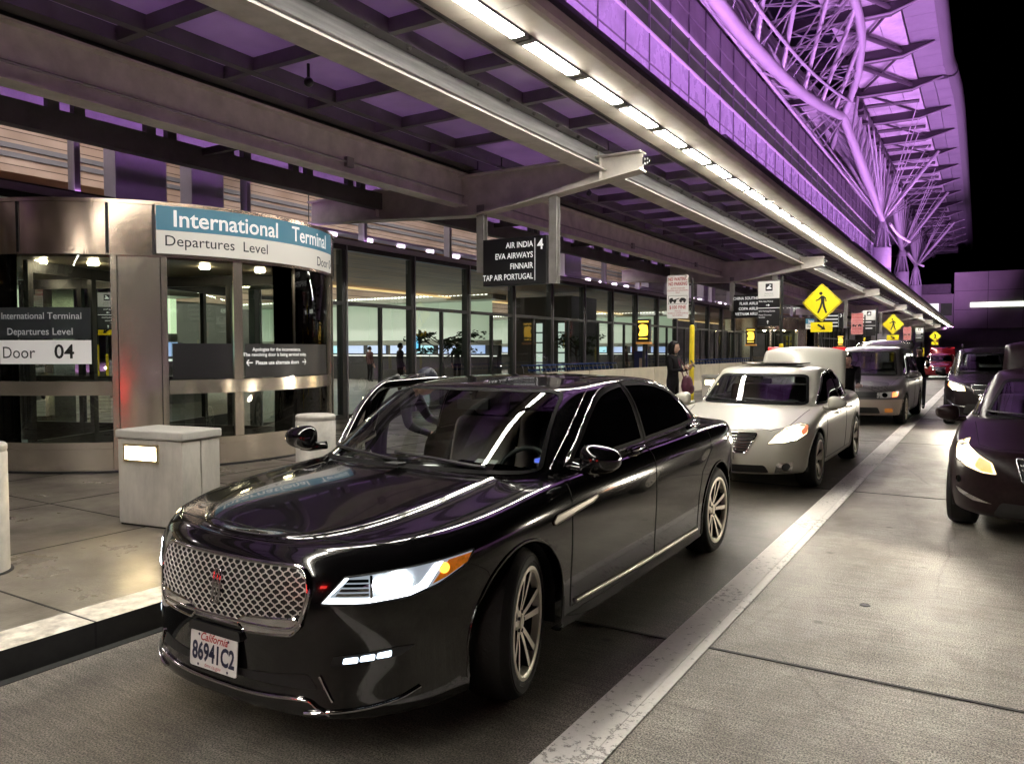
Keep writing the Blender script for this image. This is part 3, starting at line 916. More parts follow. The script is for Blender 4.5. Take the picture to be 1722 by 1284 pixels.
def make_drum(label, y, number, detail=True):
    r = thing('revolving_door', label, 'revolving door', (-10.93, y, .15), group='revolving doors of the terminal')
    Z = lambda z: z - .15
    g = MB(); ring(g, -175, 90, Z(2.81), Z(3.40), 2.62, DR, 90); ring(g, -175, 90, Z(3.40), Z(3.445), 2.6, DR + .02, 90); ring(g, -175, 90, Z(2.78), Z(2.81), 2.6, DR + .012, 90)
    g.build('fascia', M_BRONZE, parent=r, smooth=30)
    g = MB(); g.lathe([(0, 0), (2.62, 0), (2.62, .03), (0, .03)], n=64, c=(0, 0, Z(3.37))); g.lathe([(0, 0), (2.60, 0), (2.60, .03), (0, .03)], n=64, c=(0, 0, Z(2.76)))
    g.build('drum_ceiling', mat('drum_ceiling', (0.35, 0.30, 0.22), rough=.35, metal=.5), parent=r)
    g = MB()
    for a in (-84, -66, -44, -33.2, 44): ring(g, a - .35, a + .35, Z(2.80), Z(3.41), DR, DR + .012, 1)
    g.build('fascia_joint', M_RIMDK, parent=r)
    # sign on the fascia
    g = MB(); ring(g, -32.6, 33, Z(3.105), Z(3.40), DR + .004, DR + .024, 40); g.build('teal_sign_band', M_TEALSIGN, parent=r, smooth=30)
    g = MB(); ring(g, -32.6, 33, Z(2.82), Z(3.10), DR + .004, DR + .024, 40); g.build('white_sign_band', M_CREAMSIGN, parent=r, smooth=30)
    g = MB(); curved_text(g, 'International', .285, -28.8, Z(3.155), DR + .028, bold=.004, sx=.98); curved_text(g, 'Terminal', .285, 6.6, Z(3.155), DR + .028, bold=.004, sx=.94)
    g.build('lettering', M_LIT_WHITE, parent=r, fixn=False)
    g = MB(); curved_text(g, 'Departures  Level', .185, -30.8, Z(2.915), DR + .028); curved_text(g, 'Door ' + number, .19, 19.5, Z(2.875), DR + .028)
    g.build('lettering', M_SIGNBLK, parent=r, fixn=False)
    # pillars
    for a0, a1 in ((-43.5, -30.2), (34.5, 43), (-112, -99), (60, 72)):
        g = MB(); ring(g, a0 + 1.5, a1 - 1.5, 0, Z(2.78), 2.45, 2.672, 6)
        ring(g, a0, a0 + 1.45, 0, Z(2.78), 2.45, DR - .005, 3); ring(g, a1 - 1.45, a1, 0, Z(2.78), 2.45, DR - .005, 3)
        g.build('pillar', M_STAIN, parent=r, smooth=30)
        g = MB()
        for q in (a0 + 1.48, a1 - 1.48): ring(g, q - .14, q + .14, 0.01, Z(2.775), 2.66, 2.680, 1)
        g.build('pillar_groove', M_RIMDK, parent=r)
    walls = [(-98.8, -43.7, [-76.5]), (-30.0, 34.2, [-11.6, 9.0])]
    for a0, a1, st in walls:
        for b0, b1 in zip([a0] + st, st + [a1]):
            g = MB(); ring(g, b0 + .5, b1 - .5, Z(1.26), Z(2.78), 2.655, 2.660); ring(g, b0 + .5, b1 - .5, Z(.52), Z(1.09), 2.655, 2.660)
            g.build('curved_pane', M_CURVEGLASS, parent=r, smooth=30)
        g = MB(); ring(g, a0, a1, Z(1.09), Z(1.26), 2.64, 2.685); ring(g, a0, a1, Z(.44), Z(.52), 2.64, 2.685)
        for s in st:
            if detail and s == 9.0: continue
            ring(g, s - 1.3, s + 1.3, Z(1.265), Z(2.78), 2.64, 2.68, 2); ring(g, s - 1.3, s + 1.3, Z(.525), Z(1.085), 2.64, 2.68, 2)
        g.build('rail', M_STAIN, parent=r, smooth=30)
        g = MB(); ring(g, a0, a1, Z(.18), Z(.44), 2.62, 2.695); g.build('plinth', M_STAIN, parent=r, smooth=30)
    g = MB(); ring(g, -112, 72, 0.0, .028, 2.55, 2.71, 60); g.build('base_ring', M_BLACK, parent=r)
    # inner rotor wings
    g = MB(); gg = MB()
    for a in (20, 110, 200, 290):
        c, s = math.cos(R(a)), math.sin(R(a)); n0 = len(g.v)
        g.box(.12, 2.4, -.03, .03, 2.45, 2.60); g.box(.12, 2.4, -.03, .03, .05, .35); g.box(.12, 2.4, -.03, .03, .95, 1.08)
        for x in (.12, 1.25, 2.32): g.box(x, x + .08, -.034, .034, .05, 2.6)
        g.xform(Matrix.Rotation(R(a), 4, 'Z'), n0)
        n1 = len(gg.v); gg.add([(.2, 0, .1), (2.3, 0, .1), (2.3, 0, 2.5), (.2, 0, 2.5)], [(0, 1, 2, 3)]); gg.xform(Matrix.Rotation(R(a), 4, 'Z'), n1)
    g.lathe([(.13, 0.02), (.13, 2.6)], n=20)
    g.build('rotor', M_RIMDK, parent=r, smooth=30); gg.build('rotor_glass', M_CURVEGLASS, parent=r, fixn=False)
    for a, q in ((-70, 2.15), (-55, 1.9), (-15, 2.0), (5, 2.2), (-88, 1.7)):
        g = MB(); g.lathe([(0, 0), (.055, 0), (.07, .02), (0, .02)], n=14, c=(q * math.cos(R(a)), q * math.sin(R(a)), Z(2.73)))
        g.build('spotlight', mat_glow('drum_spot', (1, .82, .55), 190.0), parent=r)
    if detail:
        for b0, b1 in ((-29.2, -13.4), (-9.6, 30.0)):
            g = MB(); ring(g, b0, b1, Z(1.275), Z(1.72), 2.664, 2.672); g.build('notice_panel', M_BLACK, parent=r, smooth=30)
        g = MB(); q = 2.678
        curved_text(g, 'Apologies for the inconvenience.', .066, 2.0, Z(1.625), q, 'CENTER', bold=.001)
        curved_text(g, 'The revolving door is being serviced today.', .066, 2.0, Z(1.555), q, 'CENTER', bold=.001)
        curved_text(g, 'Please use alternate doors', .074, 2.0, Z(1.445), q, 'CENTER', bold=.0015)
        curved_arrow(g, -9.2 + .8, Z(1.470), q, .10, True); curved_arrow(g, 13.2, Z(1.470), q, .10, False)
        g.build('lettering', M_LIT_WHITE, parent=r, fixn=False)
        # etched door number sign
        g = MB(); ring(g, -73, -48.5, Z(1.77), Z(2.15), 2.664, 2.668); g.build('etched_sign', mat_glass('etched_grey', tint=(.35, .38, .40), frost=.55, frostcol=(.16, .18, .20)), parent=r, smooth=30)
        g = MB(); ring(g, -73, -48.5, Z(1.47), Z(1.755), 2.664, 2.668); g.build('etched_number_plate', mat_glow('etched_white', (.62, .58, .54), .42), parent=r, smooth=30)
        g = MB(); curved_text(g, 'International Terminal', .112, -72.2, Z(2.01), 2.673); curved_text(g, 'Departures Level', .118, -70.5, Z(1.82), 2.673)
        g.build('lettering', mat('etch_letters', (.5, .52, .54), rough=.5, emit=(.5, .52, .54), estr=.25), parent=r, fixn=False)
        g = MB(); curved_text(g, 'Door', .20, -72.2, Z(1.54), 2.673); curved_text(g, '04', .235, -57.6, Z(1.54), 2.673, bold=.004)
        g.build('lettering', M_SIGNBLK, parent=r, fixn=False)
    return r
drum = make_drum('large stainless revolving door with notice panels and lit sign for door 04', 7.25, '04')
make_drum('distant bronze revolving door behind the black and white pickup sign', 47.3, '03', False)
# ------------------------------------------------------------------ great roof over the terminal front
M_RPANEL = mat('roof_soffit_panel', (0.60, 0.56, 0.62), rough=0.45, var=0.35, vscale=0.35)
M_REDGE = mat('roof_edge_panel', (0.24, 0.225, 0.26), rough=0.4, var=0.12, vscale=0.6)
M_RBEAM = mat('roof_beam_shaded', (0.055, 0.045, 0.055), rough=0.5)  # dark tone stands in for shade on the beams
M_RTUBE = mat('roof_tube_paint', (0.46, 0.43, 0.48), rough=0.35)
M_RSKY = mat('roof_skylight_glass', (0.012, 0.012, 0.022), rough=0.1)
roof = thing('terminal_roof', 'huge winged roof with tubular trusses lit purple from below', 'roof', (-10.4, 98, 0.15))
RO = Vector((-10.4, 98, 0.15))
def rpart(name, mb, m, **k):
    o = mb.build(name, m, parent=roof, **k); o.location = -RO; return o
ZR = 24.0
Y0, YM, YE = 14.0, 73.0, 194.0
def edge_curve(y):
    if y < YM: return -2.55
    t = (y - YM) / (YE - YM)
    return -2.0 - .5 * t + (-0.35 * math.exp(-(y - YM) / 4.0))
# decks with visible panel joints as separate strips of one part each
def deck(name, x0f, x1f, y0, y1, z0, z1, m, step=2.83):
    g = MB(); y = y0
    while y < y1 - .1:
        e = min(y + step, y1)
        xa, xb, xa2, xb2 = x0f(y), x1f(y), x0f(e), x1f(e)
        nseg = max(1, int(round(abs(xb - xa) / 1.3)))
        for q in range(nseg):
            t0, t1 = q / nseg, (q + 1) / nseg
            L_ = lambda a, b, t: a + (b - a) * t
            j = .02
            a0, a1 = L_(xa, xb, t0) + j, L_(xa, xb, t1) - j
            b0, b1 = L_(xa2, xb2, t0) + j, L_(xa2, xb2, t1) - j
            v = [(a0, y + j, z0(y)), (a1, y + j, z0(y)), (b1, e - j, z0(e)), (b0, e - j, z0(e)), (a0, y + j, z0(y) + .25), (a1, y + j, z0(y) + .25), (b1, e - j, z0(e) + .25), (b0, e - j, z0(e) + .25)]
            g.add(v, [(0, 1, 2, 3), (7, 6, 5, 4), (0, 4, 5, 1), (1, 5, 6, 2), (2, 6, 7, 3), (3, 7, 4, 0)])
        y = e
    return rpart(name, g, m)
zc0 = lambda y: ZR
zfar = lambda y: ZR - 0.2 - 1.2 * ((y - YM) / (YE - YM)) ** 2
c_ = lambda v: (lambda y: v)
deck('soffit_deck', c_(-9.6), c_(-5.2), Y0, YM, zc0, 0, M_RPANEL)
deck('edge_soffit', c_(-5.15), lambda y: edge_curve(y) - .7, Y0, YM, lambda y: ZR + .12, 0, M_REDGE)
deck('inner_soffit', c_(-20.0), c_(-14.0), Y0, YM, zc0, 0, M_RPANEL)
deck('soffit_deck', c_(-20.0), c_(-5.2), YM + .5, YE, zfar, 0, M_RPANEL)
deck('edge_soffit', c_(-5.15), lambda y: edge_curve(y) - .7, YM + .5, YE, lambda y: zfar(y) + .12, 0, M_REDGE)
g = MB(); g.box(-14, -9.6, Y0, YM, ZR + 1.2, ZR + 1.3)
rpart('skylight', g, M_RSKY)
g = MB(); g.box(-20.2, -2.9, Y0, YE, ZR + 1.35, ZR + 1.6)
rpart('roof_cover', g, M_RBEAM)
# outer fascia: rounded gutter
for y0, y1 in ((Y0, YM), (YM + .4, YE)):
    g = MB(); pts = [(edge_curve(y) - .35, y, (zc0(y) if y < YM else zfar(y)) + .3) for y in np.linspace(y0, y1, 30)]
    vs = []; prof = [(-.4, -.12), (.05, -.10), (.30, .12), (.38, .45), (.30, .8), (-.4, 1.0)]
    for p in pts: vs += [(p[0] + a, p[1], p[2] + b) for a, b in prof]
    fs = [(i * 6 + q, (i + 1) * 6 + q, (i + 1) * 6 + q + 1, i * 6 + q + 1) for i in range(29) for q in range(5)]
    g.add(vs, fs); rpart('roof_fascia', g, mat('fascia_grey', (.17, .16, .18), rough=.4), smooth=50)
# tapered cross beams
yb = YM - 8.5 * 7
beams = []
while yb < YE - 2:
    beams.append(yb); yb += 8.5
for y in beams:
    zf = ZR if y <= YM else zfar(y)
    g = MB()
    g.box(-9.8, -5.6, y - .32, y + .32, zf - .75, zf + .05)
    tip = edge_curve(y) - 1.0
    g.add([(-5.6, y - .30, zf - .72), (-5.6, y + .30, zf - .72), (tip, y + .04, zf + .02), (tip, y - .04, zf + .02), (-5.6, y - .30, zf), (-5.6, y + .30, zf), (tip, y + .04, zf + .1), (tip, y - .04, zf + .1)],
          [(0, 1, 2, 3), (4, 5, 6, 7), (0, 4, 7, 3), (1, 5, 6, 2), (0, 1, 5, 4), (3, 2, 6, 7)])
    if y <= YM: g.box(-20, -9.85, y - .25, y + .25, zf - .6, zf + .04)
    rpart('roof_beam', g, M_RBEAM)
    g = MB(); g.tube([(-9.8, y - .34, zf - .76), (-5.6, y - .34, zf - .76), (tip, y - .06, zf - .02)], .07, 6)
    rpart('beam_flange', g, M_RTUBE)
# cross bracing between beams
g = MB()
for a, b in zip(beams[:-1], beams[1:]):
    za = ZR if a <= YM else zfar(a)
    if b <= YM + 1:
        g.tube([(-9.4, a + .3, za - .35), (-5.7, b - .3, za - .35)], .17, 6); g.tube([(-5.7, a + .3, za - .30), (-9.4, b - .3, za - .30)], .10, 6)
    else:
        m_ = (a + b) / 2
        g.tube([(-9.6, m_, za - .35), (-5.4, m_ + .5, za - .3)], .18, 6)
        g.tube([(-9.4, a + .3, za - .35), (-5.7, b - .3, za - .35)], .10, 6)
rpart('bracing', g, M_RBEAM, smooth=60)
g = MB()
for y in beams:                                     # skylight lattice
    if y <= YM:
        for q in (1, 2, 3):
            g.tube([(-14, y - 2.1 * q, ZR + .9), (-9.7, y - 2.1 * q + 1.3, ZR + .9)], .05, 5)
        g.tube([(-14, y, ZR + .6), (-9.7, y - 8.5, ZR + .6)], .05, 5); g.tube([(-9.7, y, ZR + .6), (-14, y - 8.5, ZR + .6)], .05, 5)
rpart('lattice', g, M_RTUBE, smooth=60)

# the trusses: lens-shaped centre span hung from double cantilevers on columns
XT = -10.4
J = (XT, 69.0, 20.9)
T1 = (XT, 99.0, 16.6); T2 = (XT, 123.5, 15.9); T3 = (XT, 150.0, 15.9)
low = smooth_line([(XT, 16, 18.6), (XT, 26, 17.3), (XT, 34.3, 16.95), (XT, 38.06, 16.95), (XT, 43.4, 17.25), (XT, 49.75, 17.8), (XT, 57.9, 18.9), (XT, 66.7, 20.4), J], 60)
g = MB(); g.tube(low, .34, 12)
rpart('lower_chord', g, M_RTUBE, smooth=60)
up = smooth_line([(-7.6, 14, 23.6), (-7.5, 40, 23.5), (-7.3, 54, 22.9), (-8.3, 62, 22.2), (-9.6, 67, 21.5), J], 40)
up2 = smooth_line([(-13.2, 14, 23.6), (-13.2, 40, 23.5), (-13.0, 54, 22.9), (-12.2, 62, 22.2), (-11.2, 67, 21.5), J], 40)
g = MB(); g.tube(up, .30, 10); rpart('upper_chord', g, M_RTUBE, smooth=60)
g = MB(); g.tube(up2, .26, 10); rpart('upper_chord', g, M_RTUBE, smooth=60)
def at_y(line, y):
    b = min(line, key=lambda p: abs(p[1] - y)); return b
g = MB()
ny = [20, 27, 34, 41, 47, 53, 59, 64]
for i, y in enumerate(ny):
    p = at_y(low, y)
    for L_, s in ((up, .15), (up2, .12)):
        g.tube([p, at_y(L_, y - 6.5)], s, 7)
        g.tube([p, at_y(L_, y + 4.5)], s * .45, 6)
        g.tube([at_y(L_, y - 6.5), at_y(up2 if L_ is up else up, y - 6.5)], .07, 6)
    g.tube([at_y(up, y), at_y(up2, y - 3)], .05, 5)
rpart('truss_webs', g, M_RTUBE, smooth=60)
g = MB()
rr = random.Random(4)
for i, y in enumerate(np.arange(18, 68, 2.6)):
    a, b, c = at_y(low, y), at_y(up, y + rr.uniform(-4, 3)), at_y(up2, y + rr.uniform(-4, 3))
    g.tube([a, b], .045, 5); g.tube([b, at_y(up2, y + 3)], .05, 5)
    if i % 2: g.tube([a, c], .05, 5)
    z0 = a[2] + 1.0
    g.tube([(-11.7, y, 18.0), (a[0], y + 1.5, a[2])], .06, 5)
    if i % 3 == 0: g.tube([b, (-9.6, y + 2, ZR - .3)], .07, 5); g.tube([c, (-14.0, y - 2, ZR - .3)], .07, 5)
g.tube([(XT - .9, p[1], p[2] + .75) for p in low], .12, 8); g.tube([(XT + .9, p[1], p[2] + .85) for p in low], .09, 8)
rpart('fine_webs', g, M_RTUBE, smooth=60)
# cantilever arms and fans of struts
def cantilever(T, back, out):
    g = MB()
    if back is not None:
        g.tube([T, tuple(Vector(T).lerp(Vector(back), .5)), back], [.30, .48, .34], 12)
    rpart('cantilever_arm', g, M_RTUBE, smooth=60)
    g = MB()
    for (x, y, z), s in out: g.tube([T, tuple(Vector(T).lerp(Vector((x, y, z)), .5)), (x, y, z)], [s * .7, s, s * .7], 9)
    rpart('strut', g, M_RTUBE, smooth=60)
def fan(T, y0, y1):
    z = lambda y: zfar(max(y, YM)) - .8
    out = [((-4.6, T[1] - 4, z(T[1])), .22)]
    for i, y in enumerate(np.linspace(y0, y1, 9)):
        out.append(((-5.4 - .3 * (i % 3), y, z(y)), .055)); out.append(((-9.5, y, z(y)), .10)); out.append(((-14.5, y, z(y)), .13))
    return out
cantilever(T1, J, fan(T1, 76, 118)); cantilever(T2, (XT, 108, 22.3), fan(T2, 104, 144)); cantilever(T3, (XT, 136, 22), fan(T3, 132, 172))
g = MB()
for i, y in enumerate(np.linspace(74, 96, 9)):
    t = (y - 69) / 30
    pz = 20.9 + (16.6 - 20.9) * t
    for x in (-9.7, -13.5): g.tube([(XT, y, pz), (x, y - 1.5, zfar(y) - .5)], .12, 7); g.tube([(XT, y, pz), (x, y + 2.5, zfar(y) - .5)], .07, 6)
g.tube([(XT, 69, 21.3), (-14, 86, 22.3), (-15.2, 110, 22.0)], .28, 8)
rpart('arm_webs', g, M_RTUBE, smooth=60)
g = MB(); pts = [(-9.75, y, zfar(y) - .9) for y in np.linspace(74, 190, 20)]; g.tube(pts, .34, 8)
for y in np.linspace(75, 188, 40): g.box(-10.0, -9.5, y - .35, y + .35, zfar(y) - 1.5, zfar(y) - .5)
rpart('dark_spine', g, M_RBEAM)
# columns
M_COL = mat('column_cladding', (0.55, 0.52, 0.58), rough=0.4, var=0.08, vscale=1.0)
for T in (T1, T2, T3):
    r = .98
    c = thing('roof_column', {0: 'nearer round purple lit column carrying the roof truss', 1: 'second round purple lit column just beyond the nearer one', 2: 'farthest roof column hidden behind the other columns'}[(T1, T2, T3).index(T)], 'column', (T[0], T[1], .15), group='round columns of the great roof')
    g = MB(); h = T[2] - .15 - 3.2
    g.lathe([(r, 0), (r, h * .5), (r * .985, h * .5 + .02), (r * .985, h * .5 + .06), (r, h * .5 + .08), (r, h - 2.4), (r * .985, h - 2.38), (r * .985, h - 2.34), (r, h - 2.32), (r, h), (r * .9, h + .05), (0, h + .05)], n=36)
    g.build('shaft', M_COL, parent=c, smooth=40)
    g = MB()
    for a in range(0, 360, 60):
        g.tube([(r * .9 * math.cos(R(a)), r * .9 * math.sin(R(a)), h), (.45 * math.cos(R(a)), .45 * math.sin(R(a)), h + 2.3)], .12, 6)
    g.lathe([(.55, h + 2.25), (.62, h + 2.4), (.30, h + 3.2), (0, h + 3.2)], n=20); g.lathe([(.42, h), (.40, h + 2.3)], n=16)
    g.build('capital', M_COL, parent=c, smooth=50)
# small lit gutter fins at column heads
for T in (T1, T2):
    g = MB(); g.tube(smooth_line([(T[0] + .9, T[1] - 1, T[2] - .6), (T[0] + 1.5, T[1] + 2, T[2] - 1.5), (T[0] + 2.4, T[1] + 6, T[2] - 1.9)], 10), .17, 8)
    rpart('drain_pipe', g, mat('pipe_white', (.8, .78, .8), rough=.3), smooth=60)

# purple architectural floodlights sitting on the canopy roof, aimed up at wall and roof
def area(name, loc, target, sx, sy, watts, col, parent=None, spread=180):
    L_ = bpy.data.lights.new(name, 'AREA'); L_.shape = 'RECTANGLE'; L_.size = sx; L_.size_y = sy; L_.energy = watts; L_.color = col[:3]
    L_.spread = R(spread)
    o = bpy.data.objects.new(name, L_); COL.objects.link(o); o.location = loc
    d = Vector(target) - Vector(loc); o.rotation_euler = d.to_track_quat('-Z', 'Y').to_euler()
    if parent is not None:
        o.parent = parent; o.location = Vector(loc) - parent.location
    return o
def flood(y, length, w_wall, w_roof, w_down):
    f = thing('floodlight', 'purple wall washing floodlight trough lying on the canopy roof', 'floodlight', (-4.0, y, 5.03), group='purple floodlights on the canopy roof')
    g = MB(); g.prism([(-.3, 0), (.3, 0), (.22, .22), (-.22, .22)], 'y', -length / 2, length / 2); g.build('housing', M_BLACK, parent=f)
    for w, tgt, sp in ((w_wall, (-12.5, y, 10.5), 120), (w_roof, (-8.5, y, 24), 130)):
        if w <= 0: continue
        o = area('lamp', (0, 0, 0), Vector(tgt) - Vector((-4.0, y, 5.3)), .4, length * .96, w, PURPLE, None, sp)
        o.parent = f; o.location = (0, 0, .26)
        d = Vector(tgt) - Vector((-4.0, y, 5.3))
        zz = -d.normalized(); yy = Vector((0, 1, 0)); xx = yy.cross(zz).normalized(); yy = zz.cross(xx)
        o.rotation_euler = Matrix((xx, yy, zz)).transposed().to_euler()
    return f
for y in np.arange(-10, 100, 15.0):
    flood(float(y), 14.0, 640, 2350, 0)
flood(112.0, 18.0, 0, 3200, 0)
ff = flood(119.0, 3.0, 0, 0, 0)
for tx, ty, w in ((-9, 150, 700), (-7, 176, 900)):
    o = area('lamp', (0, 0, 0), (tx + 4, ty - 119, 18.7), .5, 2.6, w, PURPLE, None, 38); o.parent = ff; o.location = (0, 0, .3)
# added purple lamps, unseen, to tint the canopy glass from above
for y in np.arange(-8, 100, 13.5):
    f = thing('canopy_fill_lamp', 'added unseen purple lamp tinting the canopy glass from above', 'added lamp', (XF + .35, float(y), 8.6), group='added purple lamps above the canopy glass')
    g = MB(); g.box(-.33, .05, -5.6, 5.6, 0, .12); g.build('housing', M_BLACK, parent=f)
    o = area('lamp', (0, 0, 0), (1, 0, -1), .3, 11.0, 11500, PURPLE, None, 75)
    d = Vector((1.0, 0, -.66)); zz = -d.normalized(); yy = Vector((0, 1, 0)); xx = yy.cross(zz).normalized()
    o.rotation_euler = Matrix((xx, zz.cross(xx), zz)).transposed().to_euler(); o.parent = f; o.location = (.1, 0, -.02)

for y in np.arange(-8, 100, 16.0):  # added lamps with no known source, for a purple tint on the frames
    f = thing('ledge_fill_lamp', 'thin added purple lamp tinting the frames above the storefront header', 'strip lamp', (XF + .08, float(y), 4.0), group='added purple lamps on the header ledge')
    g = MB(); g.box(-.03, .0, -7.5, 7.5, 0, .03); g.build('housing', M_BLACK, parent=f)
    o = area('lamp', (0, 0, 0), (.25, 0, 1), .03, 14.5, 26, PURPLE, None, 170); o.parent = f; o.location = (-.012, 0, .034)
    o.rotation_euler = (R(180), 0, 0)
# ------------------------------------------------------------------ far building closing the roadway
b = thing('far_building', 'pale blocky airport building with a lit strip window closing the far end of the road', 'building', (5, 150, 0))
M_FB = mat('far_panel', (0.30, 0.28, 0.27), rough=.6, var=.12, vscale=.3)
g = MB()
for i in range(12):
    for j in range(3):
        x0 = -9.6 + i * 4.9; g.box(x0 + .04, x0 + 4.86, 0, 6, 5.2 + j * 3.15 + .04, 5.2 + (j + 1) * 3.15 - .04)
g.build('upper_wall', M_FB, parent=b)
g = MB(); g.box(-9.5, 55, .1, 6, 5.1, 14.6); g.build('panel_backing', M_BEAMDK, parent=b)
g = MB()
for i in range(9):
    g.box(-7.2 + i * 4.4, -7.2 + i * 4.4 + 4.3, -.12, .02, 8.75, 9.5)
g.build('strip_window', mat_glow('strip_window_glow', (.95, 1.0, .85), 2.4), parent=b)
g = MB(); g.box(-60, 60, 1.0, 8, 0.5, 5.0); g.box(-60, 60, .4, 1.0, 3.1, 5.06); g.build('lower_wall', mat('far_lower', (.17, .15, .155), rough=.7, var=.2, vscale=.2), parent=b)
g = MB(); g.box(-22, -9.7, 2, 8, 5.06, 11.2); g.build('side_wing', M_FB, parent=b)
g = MB(); g.box(-13.7, -11.9, 1.9, 2.02, 7.7, 9.6); g.build('lit_window', mat_glow('far_window_glow', (.85, .92, .82), 1.1), parent=b)
g = MB(); g.box(-11.6, -9.9, 1.9, 2.02, 7.5, 9.6); g.build('dark_window', M_WINDK, parent=b)
g = MB(); g.box(-18, -10.2, 3, 8, 11.2, 13.0); g.build('roof_plant', M_BEAMDK, parent=b)
# ------------------------------------------------------------------ street furniture
def bollard(y, label, x=-5.62):
    r = thing('bollard', label, 'bollard', (x, y, .15), group='round concrete bollards along the pavement')
    g = MB(); g.lathe([(.19, 0), (.19, .80), (.186, .805), (.186, .818), (.19, .823), (.19, .852), (.178, .866), (0, .870)], n=40)
    g.build('post', M_CONC, parent=r, smooth=40)
    g = MB(); g.lathe([(.21, -.002), (.21, .008), (.19, .010)], n=32); g.build('base_plate', M_JOINT, parent=r)
    return r
bollard(2.47, 'round concrete bollard cut by the left edge of the photo', -5.72)
bollard(5.35, 'round concrete bollard by the open door of the black sedan', -5.52)
bollard(13.9, 'round concrete bollard standing behind the black sedan roof', -5.62)

def light_cabinet(loc, rz, label):
    r = thing('light_cabinet', label, 'concrete cabinet', loc, rz, group='concrete light cabinets along the pavement')
    g = MB(); g.box(-.36, .36, 0, .20, .015, .735); g.box(-.36, .36, .21, .42, .015, .735)
    g.build('body', mat('cabinet_concrete', (.46, .44, .40), rough=.5, var=.32, vscale=3.5, stretch=(1, 1, .35), bump=.08, bscale=70), parent=r, bevel=.006)
    g = MB(); g.box(-.375, .375, -.015, .435, .742, .815); g.build('lid', mat('cabinet_lid', (.44, .43, .40), rough=.5, var=.1), parent=r, bevel=.012)
    g = MB(); g.box(-.35, .35, .01, .41, 0, .02); g.build('plinth', M_JOINT, parent=r)
    g = MB(); x0, x1, z0, z1 = -.285, .11, .545, .70
    for a in ((x0, x1, z0, z0 + .022), (x0, x1, z1 - .022, z1), (x0, x0 + .022, z0 + .022, z1 - .022), (x1 - .022, x1, z0 + .022, z1 - .022)): g.box(a[0], a[1], -.016, -.0015, a[2], a[3])
    g.build('lamp_frame', mat('lamp_frame_brass', (.5, .42, .28), rough=.35, metal=.6), parent=r)
    g = MB(); g.box(x0 + .022, x1 - .022, -.010, -.0012, z0 + .022, z1 - .022); g.build('lamp_lens', mat_glow('cabinet_lamp', (1, .76, .40), 60.0), parent=r)
    return r
light_cabinet((-5.93, 3.87, .15), R(9), 'square concrete cabinet with a glowing lamp in its near face beside the black sedan')
light_cabinet((-6.1, 20.3, .15), 0, 'concrete cabinet with glowing lamp farther along, hidden behind the white sedan')

# cream barrier wall
r = thing('barrier_wall', 'low cream barrier wall behind the woman and the white sedan', 'barrier', (-9.2, 27, .15))
for i in range(9):
    g = MB(); g.prism([(-.22, 0), (.22, 0), (.18, .12), (.10, .35), (.08, .93), (-.08, .93), (-.10, .35), (-.18, .12)], 'y', -10.5 + i * 2.4, -10.5 + i * 2.4 + 2.37)
    g.build('segment', mat('barrier_cream', (.62, .56, .42), rough=.45, var=.1, vscale=3), parent=r)

# luggage carts
def cart():
    r = thing('luggage_cart', 'steel luggage cart with blue handle nested in the row', 'luggage cart', (0, 0, .15), group='luggage carts')
    g = MB()
    for s in (-.27, .27):
        g.tube([(s, .42, .12), (s, -.30, .16), (s, -.36, .95), (s, -.44, 1.06)], .014, 6); g.tube([(s, -.33, .55), (s, .10, .62), (s, .12, .80)], .010, 6)
    for z in (.30, .48, .66, .84): g.tube([(-.27, -.34, z), (.27, -.34, z)], .008, 5)
    for y in (-.2, 0, .2, .4): g.tube([(-.27, y, .14), (.27, y, .14)], .010, 5)
    g.build('frame', mat('cart_steel', (.55, .55, .56), rough=.3, metal=.9), parent=r, smooth=60)
    g = MB(); g.tube([(-.29, -.44, 1.06), (.29, -.44, 1.06)], .018, 8); g.box(-.12, .12, -.375, -.36, .90, .96)
    g.build('handle', mat('cart_blue', (.025, .07, .26), rough=.4), parent=r, smooth=60)
    g = MB()
    for x, y in ((-.25, -.25), (.25, -.25), (0, .4)): g.lathe([(0, -.02), (.06, -.02), (.06, .02), (0, .02)], n=12, c=(x, y, .06), axis='x')
    g.build('wheels', M_TYRE, parent=r)
    return r
c0 = cart()
n = 0
for k in range(18):
    o = c0 if n == 0 else copy_tree(c0)
    n += 1
    o.location = (-10.55, 18.6 + .30 * k, .15); o['label'] = 'luggage cart with blue handle nested in the nearer row along the storefront'
for k in range(20):
    o = copy_tree(c0); o.location = (-10.45, 32.6 + .42 * k, .15); o['label'] = 'luggage cart nested in the farther row beyond the barrier wall'
